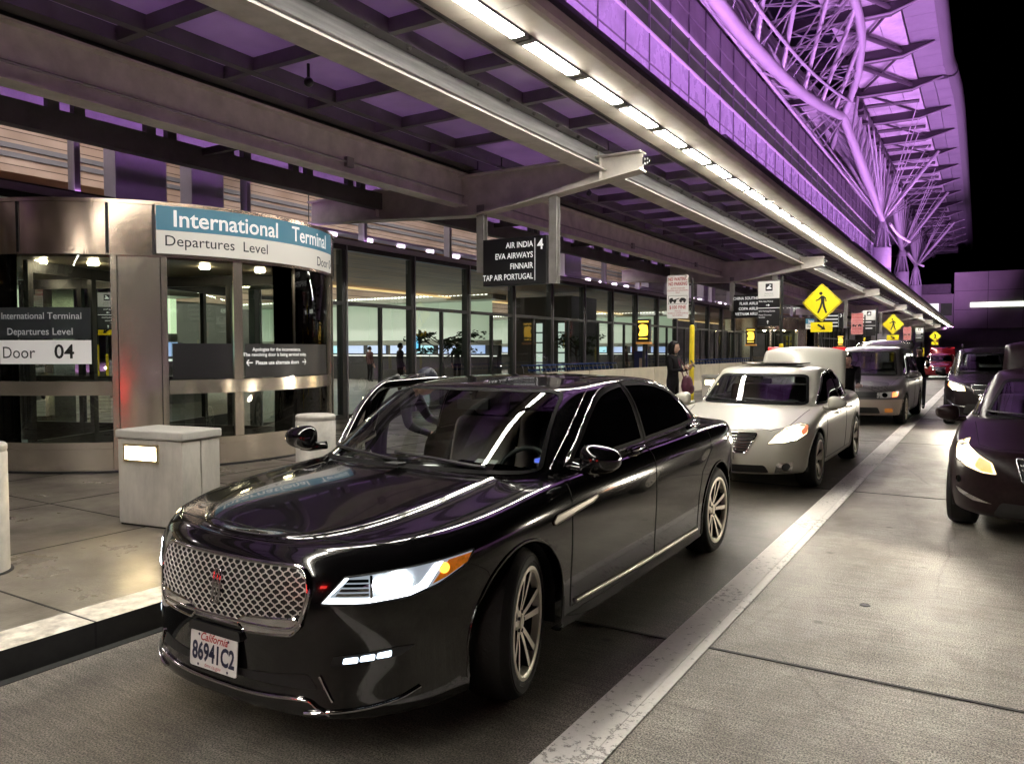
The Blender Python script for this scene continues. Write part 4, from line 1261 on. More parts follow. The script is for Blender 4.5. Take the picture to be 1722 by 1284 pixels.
# ------------------------------------------------------------------ signs
def hanging_sign(loc_y, lines, num, label, lit=True):
    r = thing('hanging_sign', label, 'sign', (-6.84, loc_y, 2.74), group='airline signs hung from the canopy')
    g = MB(); g.box(-.63, .63, -.09, .09, 0, .80); g.build('sign_box', M_SIGNBLK, parent=r, bevel=.008)
    for x in (-.71, .73):
        g = MB(); g.box(x - .075, x + .075, -.06, -.045, 0.0 if x > 0 else .25, 1.42); g.box(x - .075, x + .075, .045, .06, 0.0 if x > 0 else .25, 1.42); g.box(x - .012, x + .012, -.045, .045, 0.0 if x > 0 else .25, 1.42)
        g.build('hanger_post', mat('post_grey', (.27, .26, .245), rough=.4, var=.2, vscale=4), parent=r)
    g = MB(); g.box(.405, .415, -.0925, -.0905, .06, .76)
    for i, t in enumerate(lines):
        if lit: text_front(g, t, .138, .375, -.0935, .625 - i * .178, 'RIGHT', bold=.0016, sx=.86 if len(t) < 15 else .81)
        else: g.box(.37 - .5 - .12 * (i % 2), .37, -.0935, -.0925, .625 - i * .178, .625 - i * .178 + .06)
    if num: text_front(g, num, .24, .515, -.0935, .575, 'CENTER', bold=.004)
    g.build('lettering', M_LIT_WHITE, parent=r, fixn=False)
    return r
hanging_sign(11.3, ['AIR INDIA', 'EVA AIRWAYS', 'FINNAIR', 'TAP AIR PORTUGAL'], '4', 'black hanging airline sign listing four airlines beside a large 4')
hanging_sign(27.0, ['CHINA SOUTHERN', 'FLAIR AIRLINES', 'COPA AIRLINES', 'VIETNAM AIRLINES'], '', 'black hanging airline sign partly behind the white and black pickup sign')
hanging_sign(42.7, ['', '', '', ''], '3', 'small distant hanging airline sign with a 3', False)
hanging_sign(58.4, ['', '', '', ''], '', 'tiny farthest hanging airline sign with pale lines', False)

# no parking sign
def tow_sign(loc, label, s=1.0, full=True, group='no parking signs along the kerb'):
    r = thing('parking_sign', label, 'sign', loc, group=group)
    mW = M_WHITE if full == True else mat('faded_red_sign', (.66, .26, .26), rough=.4)
    g = MB(); p = fillet([(-.24, 2.16), (.24, 2.16), (.24, 3.08), (-.24, 3.08)], .035)
    g.prism([(x, z) for x, z in p], 'y', -.062, -.058); g.build('plate', mW, parent=r)
    g = MB(); g.tube([(.30, 0, 2.15), (.30, 0, 3.0)], .028, 10); g.tube([(.30, 0, 0), (.30, 0, 2.0)], .03, 10); g.box(-.05, .30, -.057, -.03, 2.4, 2.44); g.box(-.05, .30, -.057, -.03, 2.85, 2.89); g.lathe([(.028, 0), (.045, .02), (.045, .1), (.028, .12)], n=12, c=(.30, 0, 2.02))
    g.build('post', M_POLEBLK, parent=r, smooth=50)
    g = MB(); g.tube([(.30, 0, .0), (.30, 0, 1.98)], .052, 14); g.sphere((.30, 0, 1.98), .052, n=14, m=6); g.build('post_sleeve', M_POLEYEL, parent=r, smooth=50)
    if full:
        g = MB(); y = -.0635
        text_front(g, 'NO WAITING', .098, 0, y, 2.965, 'CENTER', bold=.0022, sx=.70); text_front(g, 'NO PARKING', .098, 0, y, 2.865, 'CENTER', bold=.0022, sx=.70)
        for i, t in enumerate(('ACTIVE PASSENGER', 'LOADING AND UNLOADING', 'ONLY')): text_front(g, t, .043, 0, y, 2.79 - i * .047, 'CENTER', sx=.82)
        text_front(g, '$100 FINE', .105, 0, y, 2.365, 'CENTER', bold=.001, sx=.82)
        for i, t in enumerate(('VEHICLES', 'TOWED AT OWNER EXPENSE', 'NO STOPPING')): text_front(g, t, .042, 0, y, 2.305 - i * .047, 'CENTER', sx=.8)
        g.build('lettering', M_RED, parent=r, fixn=False)
        g = MB()                                            # tow truck pictogram panel
        for a in ((-.21, .21, 2.640, 2.646), (-.21, .21, 2.466, 2.472), (-.21, -.204, 2.472, 2.64), (.204, .21, 2.472, 2.64)): g.box(a[0], a[1], y, y + .001, a[2], a[3])
        tr = [(-.19, 2.52), (-.19, 2.575), (-.15, 2.60), (-.11, 2.60), (-.10, 2.56), (-.02, 2.555), (.04, 2.585), (.035, 2.595), (-.03, 2.57), (-.03, 2.52)]
        g.prism(tr, 'y', y, y + .001)
        cr = [(.03, 2.545), (.05, 2.575), (.08, 2.60), (.14, 2.595), (.185, 2.565), (.19, 2.53), (.03, 2.53)]
        g.prism(cr, 'y', y, y + .001)
        for x, z in ((-.155, 2.512), (-.065, 2.512), (.07, 2.522), (.15, 2.518)):
            g.prism([(x + .026 * math.cos(a), z + .026 * math.sin(a)) for a in np.linspace(0, 2 * math.pi, 14)[:-1]], 'y', y - .0008, y)
        g.build('tow_pictogram', M_SIGNBLK, parent=r)
    return r
tow_sign((-5.62, 16.0, .15), 'white and red no parking tow sign on a yellow sleeved pole', True)
tow_sign((-4.75, 36.5, .15), 'red no parking sign beyond the raised trunk lid of the white sedan', 1, 2)
tow_sign((-4.6, 60, .15), 'small distant red sign beside the second crossing sign', 1, 2)
tow_sign((-6.0, 130, .15), 'tiny red sign far down the road in front of the far building', 1, 2)

def pickup_sign(loc, label, full=True):
    r = thing('pickup_sign', label, 'sign', loc, group='ride pickup signs along the kerb')
    g = MB(); g.box(-.31, .29, -.03, .03, 2.15, 3.40); g.build('sign_board', M_SIGNBLK, parent=r)
    g = MB(); g.box(-.30, .28, -.033, -.0305, 2.91, 3.385); g.build('white_panel', M_WHITE, parent=r)
    g = MB(); g.tube([(.335, 0, 0), (.335, 0, 3.5)], .038, 12); g.box(.29, .33, -.02, .02, 2.3, 2.36); g.box(.29, .33, -.02, .02, 3.2, 3.26); g.build('post', M_POLEBLK, parent=r, smooth=50)
    g = MB(); g.tube([(.335, 0, 0), (.335, 0, 1.62)], .058, 14); g.sphere((.335, 0, 1.62), .058, n=14, m=6); g.build('post_sleeve', M_POLEYEL, parent=r, smooth=50)
    g = MB(); g.prism(fillet([(-.10, 3.12), (.09, 3.12), (.09, 3.32), (-.10, 3.32)], .015), 'y', -.0345, -.0335)
    if full:
        text_front(g, 'Ride App Pickup', .034, -.01, -.0345, 3.04, 'CENTER'); text_front(g, 'Authorized vehicles only', .026, -.01, -.0345, 2.985, 'CENTER')
    g.build('car_symbol', M_SIGNBLK, parent=r)
    g = MB(); y = -.0355
    g.prism([(-.07, 3.17), (.06, 3.17), (.06, 3.205), (.035, 3.212), (.018, 3.25), (-.03, 3.25), (-.05, 3.212), (-.07, 3.205)], 'y', y, y + .0006)
    g.prism([(.0, 3.255), (.05, 3.255), (.05, 3.285), (.0, 3.285)], 'y', y, y + .0006)
    y = -.0325
    if full:
        text_front(g, 'Ride App Pickup', .058, -.28, y, 2.815); arrow_front(g, -.03, y, 2.725, .10, 0)
        text_front(g, 'SFO Parking Shuttle', .055, -.28, y, 2.545); text_front(g, 'Hotel Courtesy', .055, -.28, y, 2.44); text_front(g, 'Shuttles', .055, -.28, y, 2.375); arrow_front(g, -.03, y, 2.26, .10, R(90))
    else:
        g.box(-.27, .1, y, y + .001, 2.80, 2.84); g.box(-.27, .15, y, y + .001, 2.5, 2.54)
    g.box(-.305, .285, y, y + .001, 2.64, 2.655)
    g.build('lettering', M_LIT_WHITE, parent=r, fixn=False)
    return r
pickup_sign((-5.12, 22.0, .15), 'white and black pickup sign on a black pole behind the white sedan')
pickup_sign((-4.75, 40.5, .15), 'small white and black pickup sign above the grey minivan', False)
pickup_sign((-4.75, 74.0, .15), 'tiny farthest white pickup sign left of the third crossing sign', False)

# pedestrian crossing signs
def ped_geo(g, cx, cz, s, y):
    """walking figure, height 2*s, facing left"""
    P = lambda pts: g.prism([(cx + a * s, cz + b * s) for a, b in pts], 'y', y, y + .0012)
    P([(-.10 + .15 * math.cos(t), .82 + .15 * math.sin(t)) for t in np.linspace(0, 2 * math.pi, 20)[:-1]])
    P([(-.12, .60), (.12, .62), (.22, .50), (.20, .05), (-.08, .0), (-.10, .35)])                       # torso
    P([(-.10, .58), (-.05, .40), (-.28, .22), (-.52, .14), (-.55, .24), (-.34, .32)])                   # front arm
    P([(.14, .60), (.34, .44), (.40, .10), (.30, .08), (.26, .36), (.14, .44)])                         # rear arm
    P([(-.08, .06), (.08, .06), (-.02, -.42), (-.26, -.95), (-.40, -.90), (-.20, -.38)])               # front leg
    P([(.02, .06), (.20, .06), (.26, -.30), (.46, -.90), (.32, -.96), (.08, -.36)])                    # rear leg
def ped_sign(loc, label, arrow=True):
    r = thing('crossing_sign', label, 'sign', loc, group='yellow pedestrian crossing signs')
    zc = 2.9; h = .575
    g = MB(); g.prism([(a, zc + b) for a, b in fillet([(0, -h), (h, 0), (0, h), (-h, 0)], .05)], 'y', -.05, -.045); g.build('diamond_plate', M_YEL, parent=r)
    g = MB(); ped_geo(g, 0, zc, .335, -.0525)
    e = .535
    for k in range(4):
        a, b = [((0, -e), (e, 0)), ((e, 0), (0, e)), ((0, e), (-e, 0)), ((-e, 0), (0, -e))][k]
        v = Vector((b[0] - a[0], b[1] - a[1])).normalized(); nrm = Vector((-v.y, v.x)) * .007
        g.prism([(a[0] - nrm.x, zc + a[1] - nrm.y), (b[0] - nrm.x, zc + b[1] - nrm.y), (b[0] + nrm.x, zc + b[1] + nrm.y), (a[0] + nrm.x, zc + a[1] + nrm.y)], 'y', -.0512, -.0505)
    g.build('walker_symbol', M_SIGNBLK, parent=r)
    g = MB(); g.box(-.31, .31, -.05, -.045, zc - h - .30, zc - h - .01); g.build('arrow_plate', M_YEL, parent=r)
    g = MB(); arrow_front(g, 0, -.0515, zc - h - .155, .27, R(-35), w=.22); g.build('arrow_symbol', M_SIGNBLK, parent=r, fixn=False)
    g = MB(); g.tube([(0, 0, 0), (0, 0, zc + .3)], .032, 10); g.build('post', M_POLEBLK, parent=r, smooth=50)
    g = MB(); g.tube([(0, 0, 0), (0, 0, 1.3)], .05, 12); g.sphere((0, 0, 1.3), .05, n=12, m=6); g.build('post_sleeve', M_POLEYEL, parent=r, smooth=50)
    return r
ped_sign((-4.18, 24.6, .15), 'nearest yellow diamond crossing sign with arrow plate above the white sedan')
ped_sign((-4.35, 47.5, .15), 'middle yellow crossing sign just above the grey minivan')
ped_sign((-4.45, 92, .15), 'smallest farthest yellow crossing sign at the end of the canopy')

# kiosks with a glowing yellow panel
def kiosk(loc, label):
    r = thing('cart_kiosk', label, 'kiosk', loc, group='luggage cart kiosks')
    g = MB(); g.box(-.22, .22, -.09, .09, 1.75, 2.50); g.tube([(0, 0, 0), (0, 0, 1.76)], .05, 10); g.build('cabinet', M_BLACK, parent=r, bevel=.01)
    g = MB(); g.prism(fillet([(-.17, 1.98), (-.12, 1.93), (.15, 1.96), (.17, 2.10), (.14, 2.30), (-.05, 2.34), (-.17, 2.28), (-.10, 2.14)], .03), 'y', -.095, -.0915)
    g.box(-.18, .18, -.095, -.0915, 2.39, 2.44); g.box(-.15, .15, -.095, -.0915, 1.84, 1.875); g.build('lit_panel', mat_glow('kiosk_yellow', (1.0, .60, .02), 2.2), parent=r)
    g = MB(); g.box(-.24, .24, -.12, .12, 1.68, 1.75); g.build('tray', mat('kiosk_amber', (.5, .25, .06), rough=.4, emit=(.9, .4, .1), estr=.3), parent=r)
    return r
kiosk((-9.6, 24, .15), 'yellow lit luggage cart kiosk left of the no parking sign')
kiosk((-9.3, 36.5, .15), 'yellow lit cart kiosk below the black hanging sign')
kiosk((-8.9, 50, .15), 'yellow lit cart kiosk under the nearest crossing sign')
kiosk((-8.6, 58, .15), 'yellow lit cart kiosk left of the grey minivan roof')
r = thing('banner_stand', 'navy blue banner stand by the terminal door behind the woman', 'banner', (-10.2, 25.2, .15))
g = MB(); g.box(-.24, .24, -.01, .01, .05, 1.45); g.build('banner', mat('navy_cloth', (.015, .02, .09), rough=.6), parent=r)
g = MB(); g.box(-.05, .05, -.014, -.0115, .4, 1.2); g.build('stripe', mat('banner_mark', (.45, .35, .25), rough=.6), parent=r)
g = MB(); g.box(-.28, .28, -.12, .12, 0, .05); g.tube([(0, .03, 0), (0, .03, 1.45)], .012); g.build('foot', M_BLACK, parent=r)
# ------------------------------------------------------------------ car builder
# car coordinates: x = sideways (+x is the driver's side), y = distance back from the front bumper, z = up
def bspl(nc, ns, deg=3):
    kn = np.concatenate([np.zeros(deg), np.linspace(0, 1, nc - deg + 1), np.ones(deg)])
    t = np.linspace(0, 1, ns)
    B = np.zeros((ns, nc + deg))
    for i in range(nc + deg):
        B[:, i] = ((t >= kn[i]) & (t < kn[i + 1])).astype(float)
    B[-1, nc - 1] = 1.0
    for d in range(1, deg + 1):
        N = np.zeros((ns, nc + deg))
        for i in range(nc + deg - d):
            a = kn[i + d] - kn[i]; b = kn[i + d + 1] - kn[i + 1]
            if a > 0: N[:, i] += (t - kn[i]) / a * B[:, i]
            if b > 0: N[:, i] += (kn[i + d + 1] - t) / b * B[:, i + 1]
        if d < deg: B = N
        else: B = N
    B = B[:, :nc]; B[-1] = 0; B[-1, -1] = 1
    return B

def sm(pts, sig=0.16):
    """smooth curve through (a, z) control pairs"""
    xs = np.array([p[0] for p in pts], float); zs = np.array([p[1] for p in pts], float)
    gx = np.linspace(xs[0] - 1, xs[-1] + 1, 1500)
    gz = np.interp(gx, xs, zs)
    h = gx[1] - gx[0]; k = int(3 * sig / h) + 1
    w = np.exp(-.5 * (np.arange(-k, k + 1) * h / sig) ** 2); w /= w.sum()
    gz = np.convolve(np.pad(gz, k, mode='edge'), w, 'valid')
    return lambda a: np.interp(a, gx, gz)

def cst(v): return lambda a: np.full_like(np.asarray(a, float), v)

def shell(rows, tops, zc, a1, a2, nf, nr, cf, cr, taper, p=2.0, cols=(34, 60, 30), nv=60):
    """half shell: rows (bottom to top edge) of dict(z, af, ar, W); then crown rows to the centreline"""
    th = np.linspace(0, np.pi / 2, cols[0])
    tt = np.linspace(0, 1, cols[1])[1:-1]
    tr = np.linspace(np.pi / 2, 0, cols[2])
    A = []; Bb = []; Zz = []
    def outline(r):
        a1_, a2_ = r.get('a1', a1), r.get('a2', a2)
        n1, n2 = r.get('nf', nf), r.get('nr', nr)
        af, ar, W = r['af'], r['ar'], r['W']
        fa = a1_ - (a1_ - af) * np.cos(th) ** (2 / n1); fb = np.sin(th) ** (2 / n1)
        sa = a1_ + (a2_ - a1_) * tt; sb = np.ones_like(tt)
        ra = a2_ + (ar - a2_) * np.abs(np.cos(tr)) ** (2 / n2); rb = np.sin(tr) ** (2 / n2)
        a = np.concatenate([fa, sa, ra]); b = np.concatenate([fb, sb, rb]) * W * taper(a)
        return a, b
    ctrl = []
    for r in rows:
        a, b = outline(r)
        row = np.stack([b, a, r['z'](a)], 1)
        for _ in range(r.get('m', 1)): ctrl.append(row)
    E = rows[-1]
    ea, eb = outline(E)
    ca, _ = outline(dict(E, af=E['af'] + cf, ar=E['ar'] - cr))
    ze = E['z'](ea); zz = zc(ca)
    for tp in tops:
        f, dz = tp[0], tp[1]
        a = ea + (ca - ea) * f
        row = np.stack([eb * (1 - f), a, ze + (zz - ze) * (1 - (1 - f) ** p) + dz], 1)
        for _ in range(tp[2] if len(tp) > 2 else 1): ctrl.append(row)
    Cc = np.array(ctrl)
    Bm = bspl(len(Cc), nv)
    S = np.einsum('vk,kuc->vuc', Bm, Cc)
    S[-1, :, 0] = 0
    return S

def shell_mesh(S):
    nv, nu = S.shape[:2]
    V = S.reshape(-1, 3)
    F = []
    for i in range(nv - 1):
        for j in range(nu - 1):
            a = i * nu + j
            F.append((a, a + 1, a + nu + 1, a + nu))
    n = len(V)
    V2 = V * np.array([-1, 1, 1])
    F2 = [tuple(n + q for q in f[::-1]) for f in F]
    return np.vstack([V, V2]), np.array(F + F2)

def inpoly(pts, poly):
    x, y = pts[:, 0], pts[:, 1]
    inside = np.zeros(len(pts), bool)
    k = len(poly); j = k - 1
    for i in range(k):
        xi, yi = poly[i]; xj, yj = poly[j]
        c = ((yi > y) != (yj > y)) & (x < (xj - xi) * (y - yi) / ((yj - yi) if yj != yi else 1e-9) + xi)
        inside ^= c; j = i
    return inside

FRONT = (Vector((0, -3, 0)), Vector((1, 0, 0)), Vector((0, 0, 1)), Vector((0, 1, 0)))
REARV = lambda L: (Vector((0, L + 3, 0)), Vector((1, 0, 0)), Vector((0, 0, 1)), Vector((0, -1, 0)))
SIDE = (Vector((3, 0, 0)), Vector((0, 1, 0)), Vector((0, 0, 1)), Vector((-1, 0, 0)))
TOP = (Vector((0, 0, 3)), Vector((1, 0, 0)), Vector((0, 1, 0)), Vector((0, 0, -1)))
s2 = math.sqrt(.5)
CORNER = (Vector((3 * s2, -3 * s2, 0)), Vector((s2, s2, 0)), Vector((0, 0, 1)), Vector((-s2, s2, 0)))

def pj(bvh, p, F, off=0.0):
    o, u, v, d = F
    org = o + u * p[0] + v * p[1]
    h = bvh.ray_cast(org, d)
    if h[0] is None:
        h = bvh.find_nearest(org + d * 2.6)
    n = h[1]
    if n.dot(d) > 0: n = -n
    return h[0] + n * off

def clip_cell(poly, x0, x1, y0, y1):
    P = poly
    for ax, lim, sg in ((0, x0, 1), (0, x1, -1), (1, y0, 1), (1, y1, -1)):
        if not P: return []
        Q = []
        for i in range(len(P)):
            a, b = P[i - 1], P[i]
            ia = sg * (a[ax] - lim) >= 0; ib = sg * (b[ax] - lim) >= 0
            if ia != ib:
                t = (lim - a[ax]) / (b[ax] - a[ax])
                Q.append((a[0] + (b[0] - a[0]) * t, a[1] + (b[1] - a[1]) * t))
            if ib: Q.append(b)
        P = Q
    return P

def patch(mb, bvh, poly, F, off=0.003, step=0.04, mirror=0, mi=0):
    """lay a polygon on the car surface. mirror: 0 as is, 1 also mirrored, -1 only mirrored"""
    xs = [p[0] for p in poly]; ys = [p[1] for p in poly]
    nx = max(1, int(math.ceil((max(xs) - min(xs)) / step))); ny = max(1, int(math.ceil((max(ys) - min(ys)) / step)))
    gx = np.linspace(min(xs) - 1e-6, max(xs) + 1e-6, nx + 1); gy = np.linspace(min(ys) - 1e-6, max(ys) + 1e-6, ny + 1)
    idx = {}; vs = []; fs = []
    for i in range(nx):
        for j in range(ny):
            c = clip_cell(list(poly), gx[i], gx[i + 1], gy[j], gy[j + 1])
            if len(c) < 3: continue
            f = []
            for p in c:
                k = (round(p[0], 5), round(p[1], 5))
                if k not in idx:
                    idx[k] = len(vs); vs.append(pj(bvh, p, F, off))
                if idx[k] not in f: f.append(idx[k])
            if len(f) >= 3: fs.append(tuple(f))
    if mirror >= 0: mb.add(vs, fs, mi)
    if mirror != 0: mb.add([(-v[0], v[1], v[2]) for v in vs], [f[::-1] for f in fs], mi)

def band(mb, bvh, poly, F, width, off=0.004, mirror=0, mi=0):
    """opaque border strip just inside a polygon"""
    D = dense(poly, .03); k = len(D)
    c = np.mean(np.array(D), 0); inner = []
    area2 = sum(D[i][0] * D[(i + 1) % k][1] - D[(i + 1) % k][0] * D[i][1] for i in range(k))
    sg = 1 if area2 > 0 else -1
    for i in range(k):
        a = np.array(D[i - 2]); b = np.array(D[(i + 2) % k]); t = b - a; t /= (np.linalg.norm(t) + 1e-9)
        n = np.array([-t[1], t[0]]) * sg
        inner.append(tuple(np.array(D[i]) + n * width))
    vs = [pj(bvh, p, F, off) for p in D] + [pj(bvh, p, F, off) for p in inner]
    fs = [(i, (i + 1) % k, k + (i + 1) % k, k + i) for i in range(k)]
    if mirror >= 0: mb.add(vs, fs, mi)
    if mirror != 0: mb.add([(-v[0], v[1], v[2]) for v in vs], [f[::-1] for f in fs], mi)

def trim(mb, bvh, line, F, r, off=0.0, closed=False, mirror=0, n=6, step=.04, mi=0):
    D = dense(line, step, closed)
    P = [pj(bvh, p, F, off) for p in D]
    if mirror >= 0: mb.tube(P, r, n, closed, mi)
    if mirror != 0: mb.tube([(-p[0], p[1], p[2]) for p in P], r, n, closed, mi)

WHEELS = {}
def wheel_meshes(Rt, Rr, w, style):
    k = (Rt, Rr, w, style)
    if k in WHEELS: return WHEELS[k]
    h = w / 2
    g = MB()
    g.lathe([(Rr - .012, -h), (Rr + .02, -h - .004), (Rt - .06, -h - .012), (Rt - .018, -h + .006), (Rt - .003, -h + .03), (Rt, -h * .4), (Rt, h * .4), (Rt - .003, h - .03), (Rt - .018, h - .006), (Rt - .03, h + .006), (Rt - .034, h + .007), (Rt - .038, h + .011), (Rr + .034, h + .013), (Rr + .03, h + .008), (Rr + .014, h + .008), (Rr - .004, h), (Rr - .012, h - .012)], n=72, axis='x')
    ty = g
    b = MB()
    b.lathe([(Rr - .035, h - .04), (Rr - .045, 0), (Rr - .04, -h), (.05, -h)], n=48, axis='x')
    b.lathe([(0, -.012), (Rr * .66, -.012), (Rr * .68, -.03), (0, -.03)], n=40, axis='x')
    hub = b
    r = MB()
    r.lathe([(Rr + .012, h - .002), (Rr + .010, h + .010), (Rr - .006, h + .012), (Rr - .016, h + .004), (Rr - .024, h - .03)], n=72, axis='x', mi=0)
    r.lathe([(Rr - .024, h - .03), (Rr - .04, h - .06), (Rr - .045, -h + .02)], n=48, axis='x', mi=1)
    ns, pair, w0, w1 = style
    for i in range(ns):
        if pair: an = 360 / (ns / 2) * (i // 2) + (pair if i % 2 else -pair)
        else: an = 360 / ns * i
        a = R(an + 9)
        def P(rad, off, hh): return (hh, rad * math.cos(a) - off * math.sin(a), rad * math.sin(a) + off * math.cos(a))
        ro = Rr - .014; hi = h - .012; hc = h - .030
        prof = [(.055, w0, hc), (ro * .5, (w0 + w1) / 2 * .92, (hi + hc) / 2 + .004), (ro, w1, hi + .012)]
        vs = []
        for rad, ww, hh in prof: vs += [P(rad, -ww, hh), P(rad, ww, hh), P(rad, ww * 1.15, hh - .045), P(rad, -ww * 1.15, hh - .045)]
        fs = []; 
        for q in range(2):
            o = 4 * q
            r_f = (o, o + 1, o + 5, o + 4)
            fs.append(r_f)
        r.add(vs, fs, 0)
        fs2 = []
        for q in range(2):
            o = 4 * q
            fs2 += [(o + 1, o + 2, o + 6, o + 5), (o + 3, o, o + 4, o + 7), (o + 2, o + 3, o + 7, o + 6)]
        r.add(vs, fs2, 1)
    r.lathe([(0, h - .020), (.030, h - .020), (.034, h - .026), (.062, h - .030), (.070, h - .05), (.075, h - .07)], n=28, axis='x', mi=0)
    for i in range(5):
        a = R(72 * i); r.lathe([(0, h - .020), (.009, h - .022), (.010, h - .05)], n=8, c=(0, .047 * math.cos(a), .047 * math.sin(a)), axis='x', mi=1)
    WHEELS[k] = (hub, ty, r)
    return WHEELS[k]

def add_wheel(car, pos, side, Rt, Rr, w, style, steer=0.0, cache={}):
    k = (Rt, Rr, w, style)
    if k not in cache:
        hub, ty, r = wheel_meshes(Rt, Rr, w, style)
        wl = hub.build('wheel', M_RIMDK, parent=car, smooth=35)
        t = ty.build('tyre', M_TYRE, parent=wl, smooth=25); rm = r.build('rim', [M_RIMBR, M_RIMDK], parent=wl, smooth=25)
        cache[k] = (wl.data, t.data, rm.data)
    else:
        wl = bpy.data.objects.new('wheel', cache[k][0]); COL.objects.link(wl); wl.parent = car
        for nm, d in (('tyre', cache[k][1]), ('rim', cache[k][2])):
            o = bpy.data.objects.new(nm, d); COL.objects.link(o); o.parent = wl
    wl.location = pos
    wl.rotation_euler = (0, 0, (0 if side > 0 else math.pi) + steer)
    return wl

def mirror_geo(g, glass, side, b, a, z, s=1.0):
    """door mirror housing (superellipsoid) and its glass facing back"""
    vs = []; fs = []; n, m = 22, 14
    for i in range(m + 1):
        t = -math.pi / 2 + math.pi * i / m
        for j in range(n):
            p = 2 * math.pi * j / n
            f = lambda v, e: math.copysign(abs(v) ** e, v)
            x = .118 * f(math.cos(t), .75) * f(math.cos(p), .8); y = .085 * f(math.cos(t), .75) * f(math.sin(p), .8); zz = .082 * f(math.sin(t), .75)
            if y > .045: y = .045
            y -= .25 * x * (1 if side > 0 else -1) * -1 * .5
            zz *= 1 - .22 * (x * side / .118)
            vs.append((b + x * s, a + y * s, z + zz * s))
    for i in range(m):
        for j in range(n):
            fs.append((i * n + j, i * n + (j + 1) % n, (i + 1) * n + (j + 1) % n, (i + 1) * n + j))
    g.add(vs, fs)
    g.tube([(b - side * .18 * s, a + .01, z - .055 * s), (b - side * .06 * s, a + .01, z - .075 * s), (b, a, z - .06 * s)], [.030 * s, .028 * s, .034 * s], 8)

def spot(name, parent, loc, target, watts, col, size=70, blend=.6, radius=.04):
    L_ = bpy.data.lights.new(name, 'SPOT'); L_.energy = watts; L_.color = col; L_.spot_size = R(size); L_.spot_blend = blend; L_.shadow_soft_size = radius
    o = bpy.data.objects.new(name, L_); COL.objects.link(o); o.parent = parent; o.location = loc
    o.rotation_euler = (Vector(target) - Vector(loc)).to_track_quat('-Z', 'Y').to_euler()
    return o

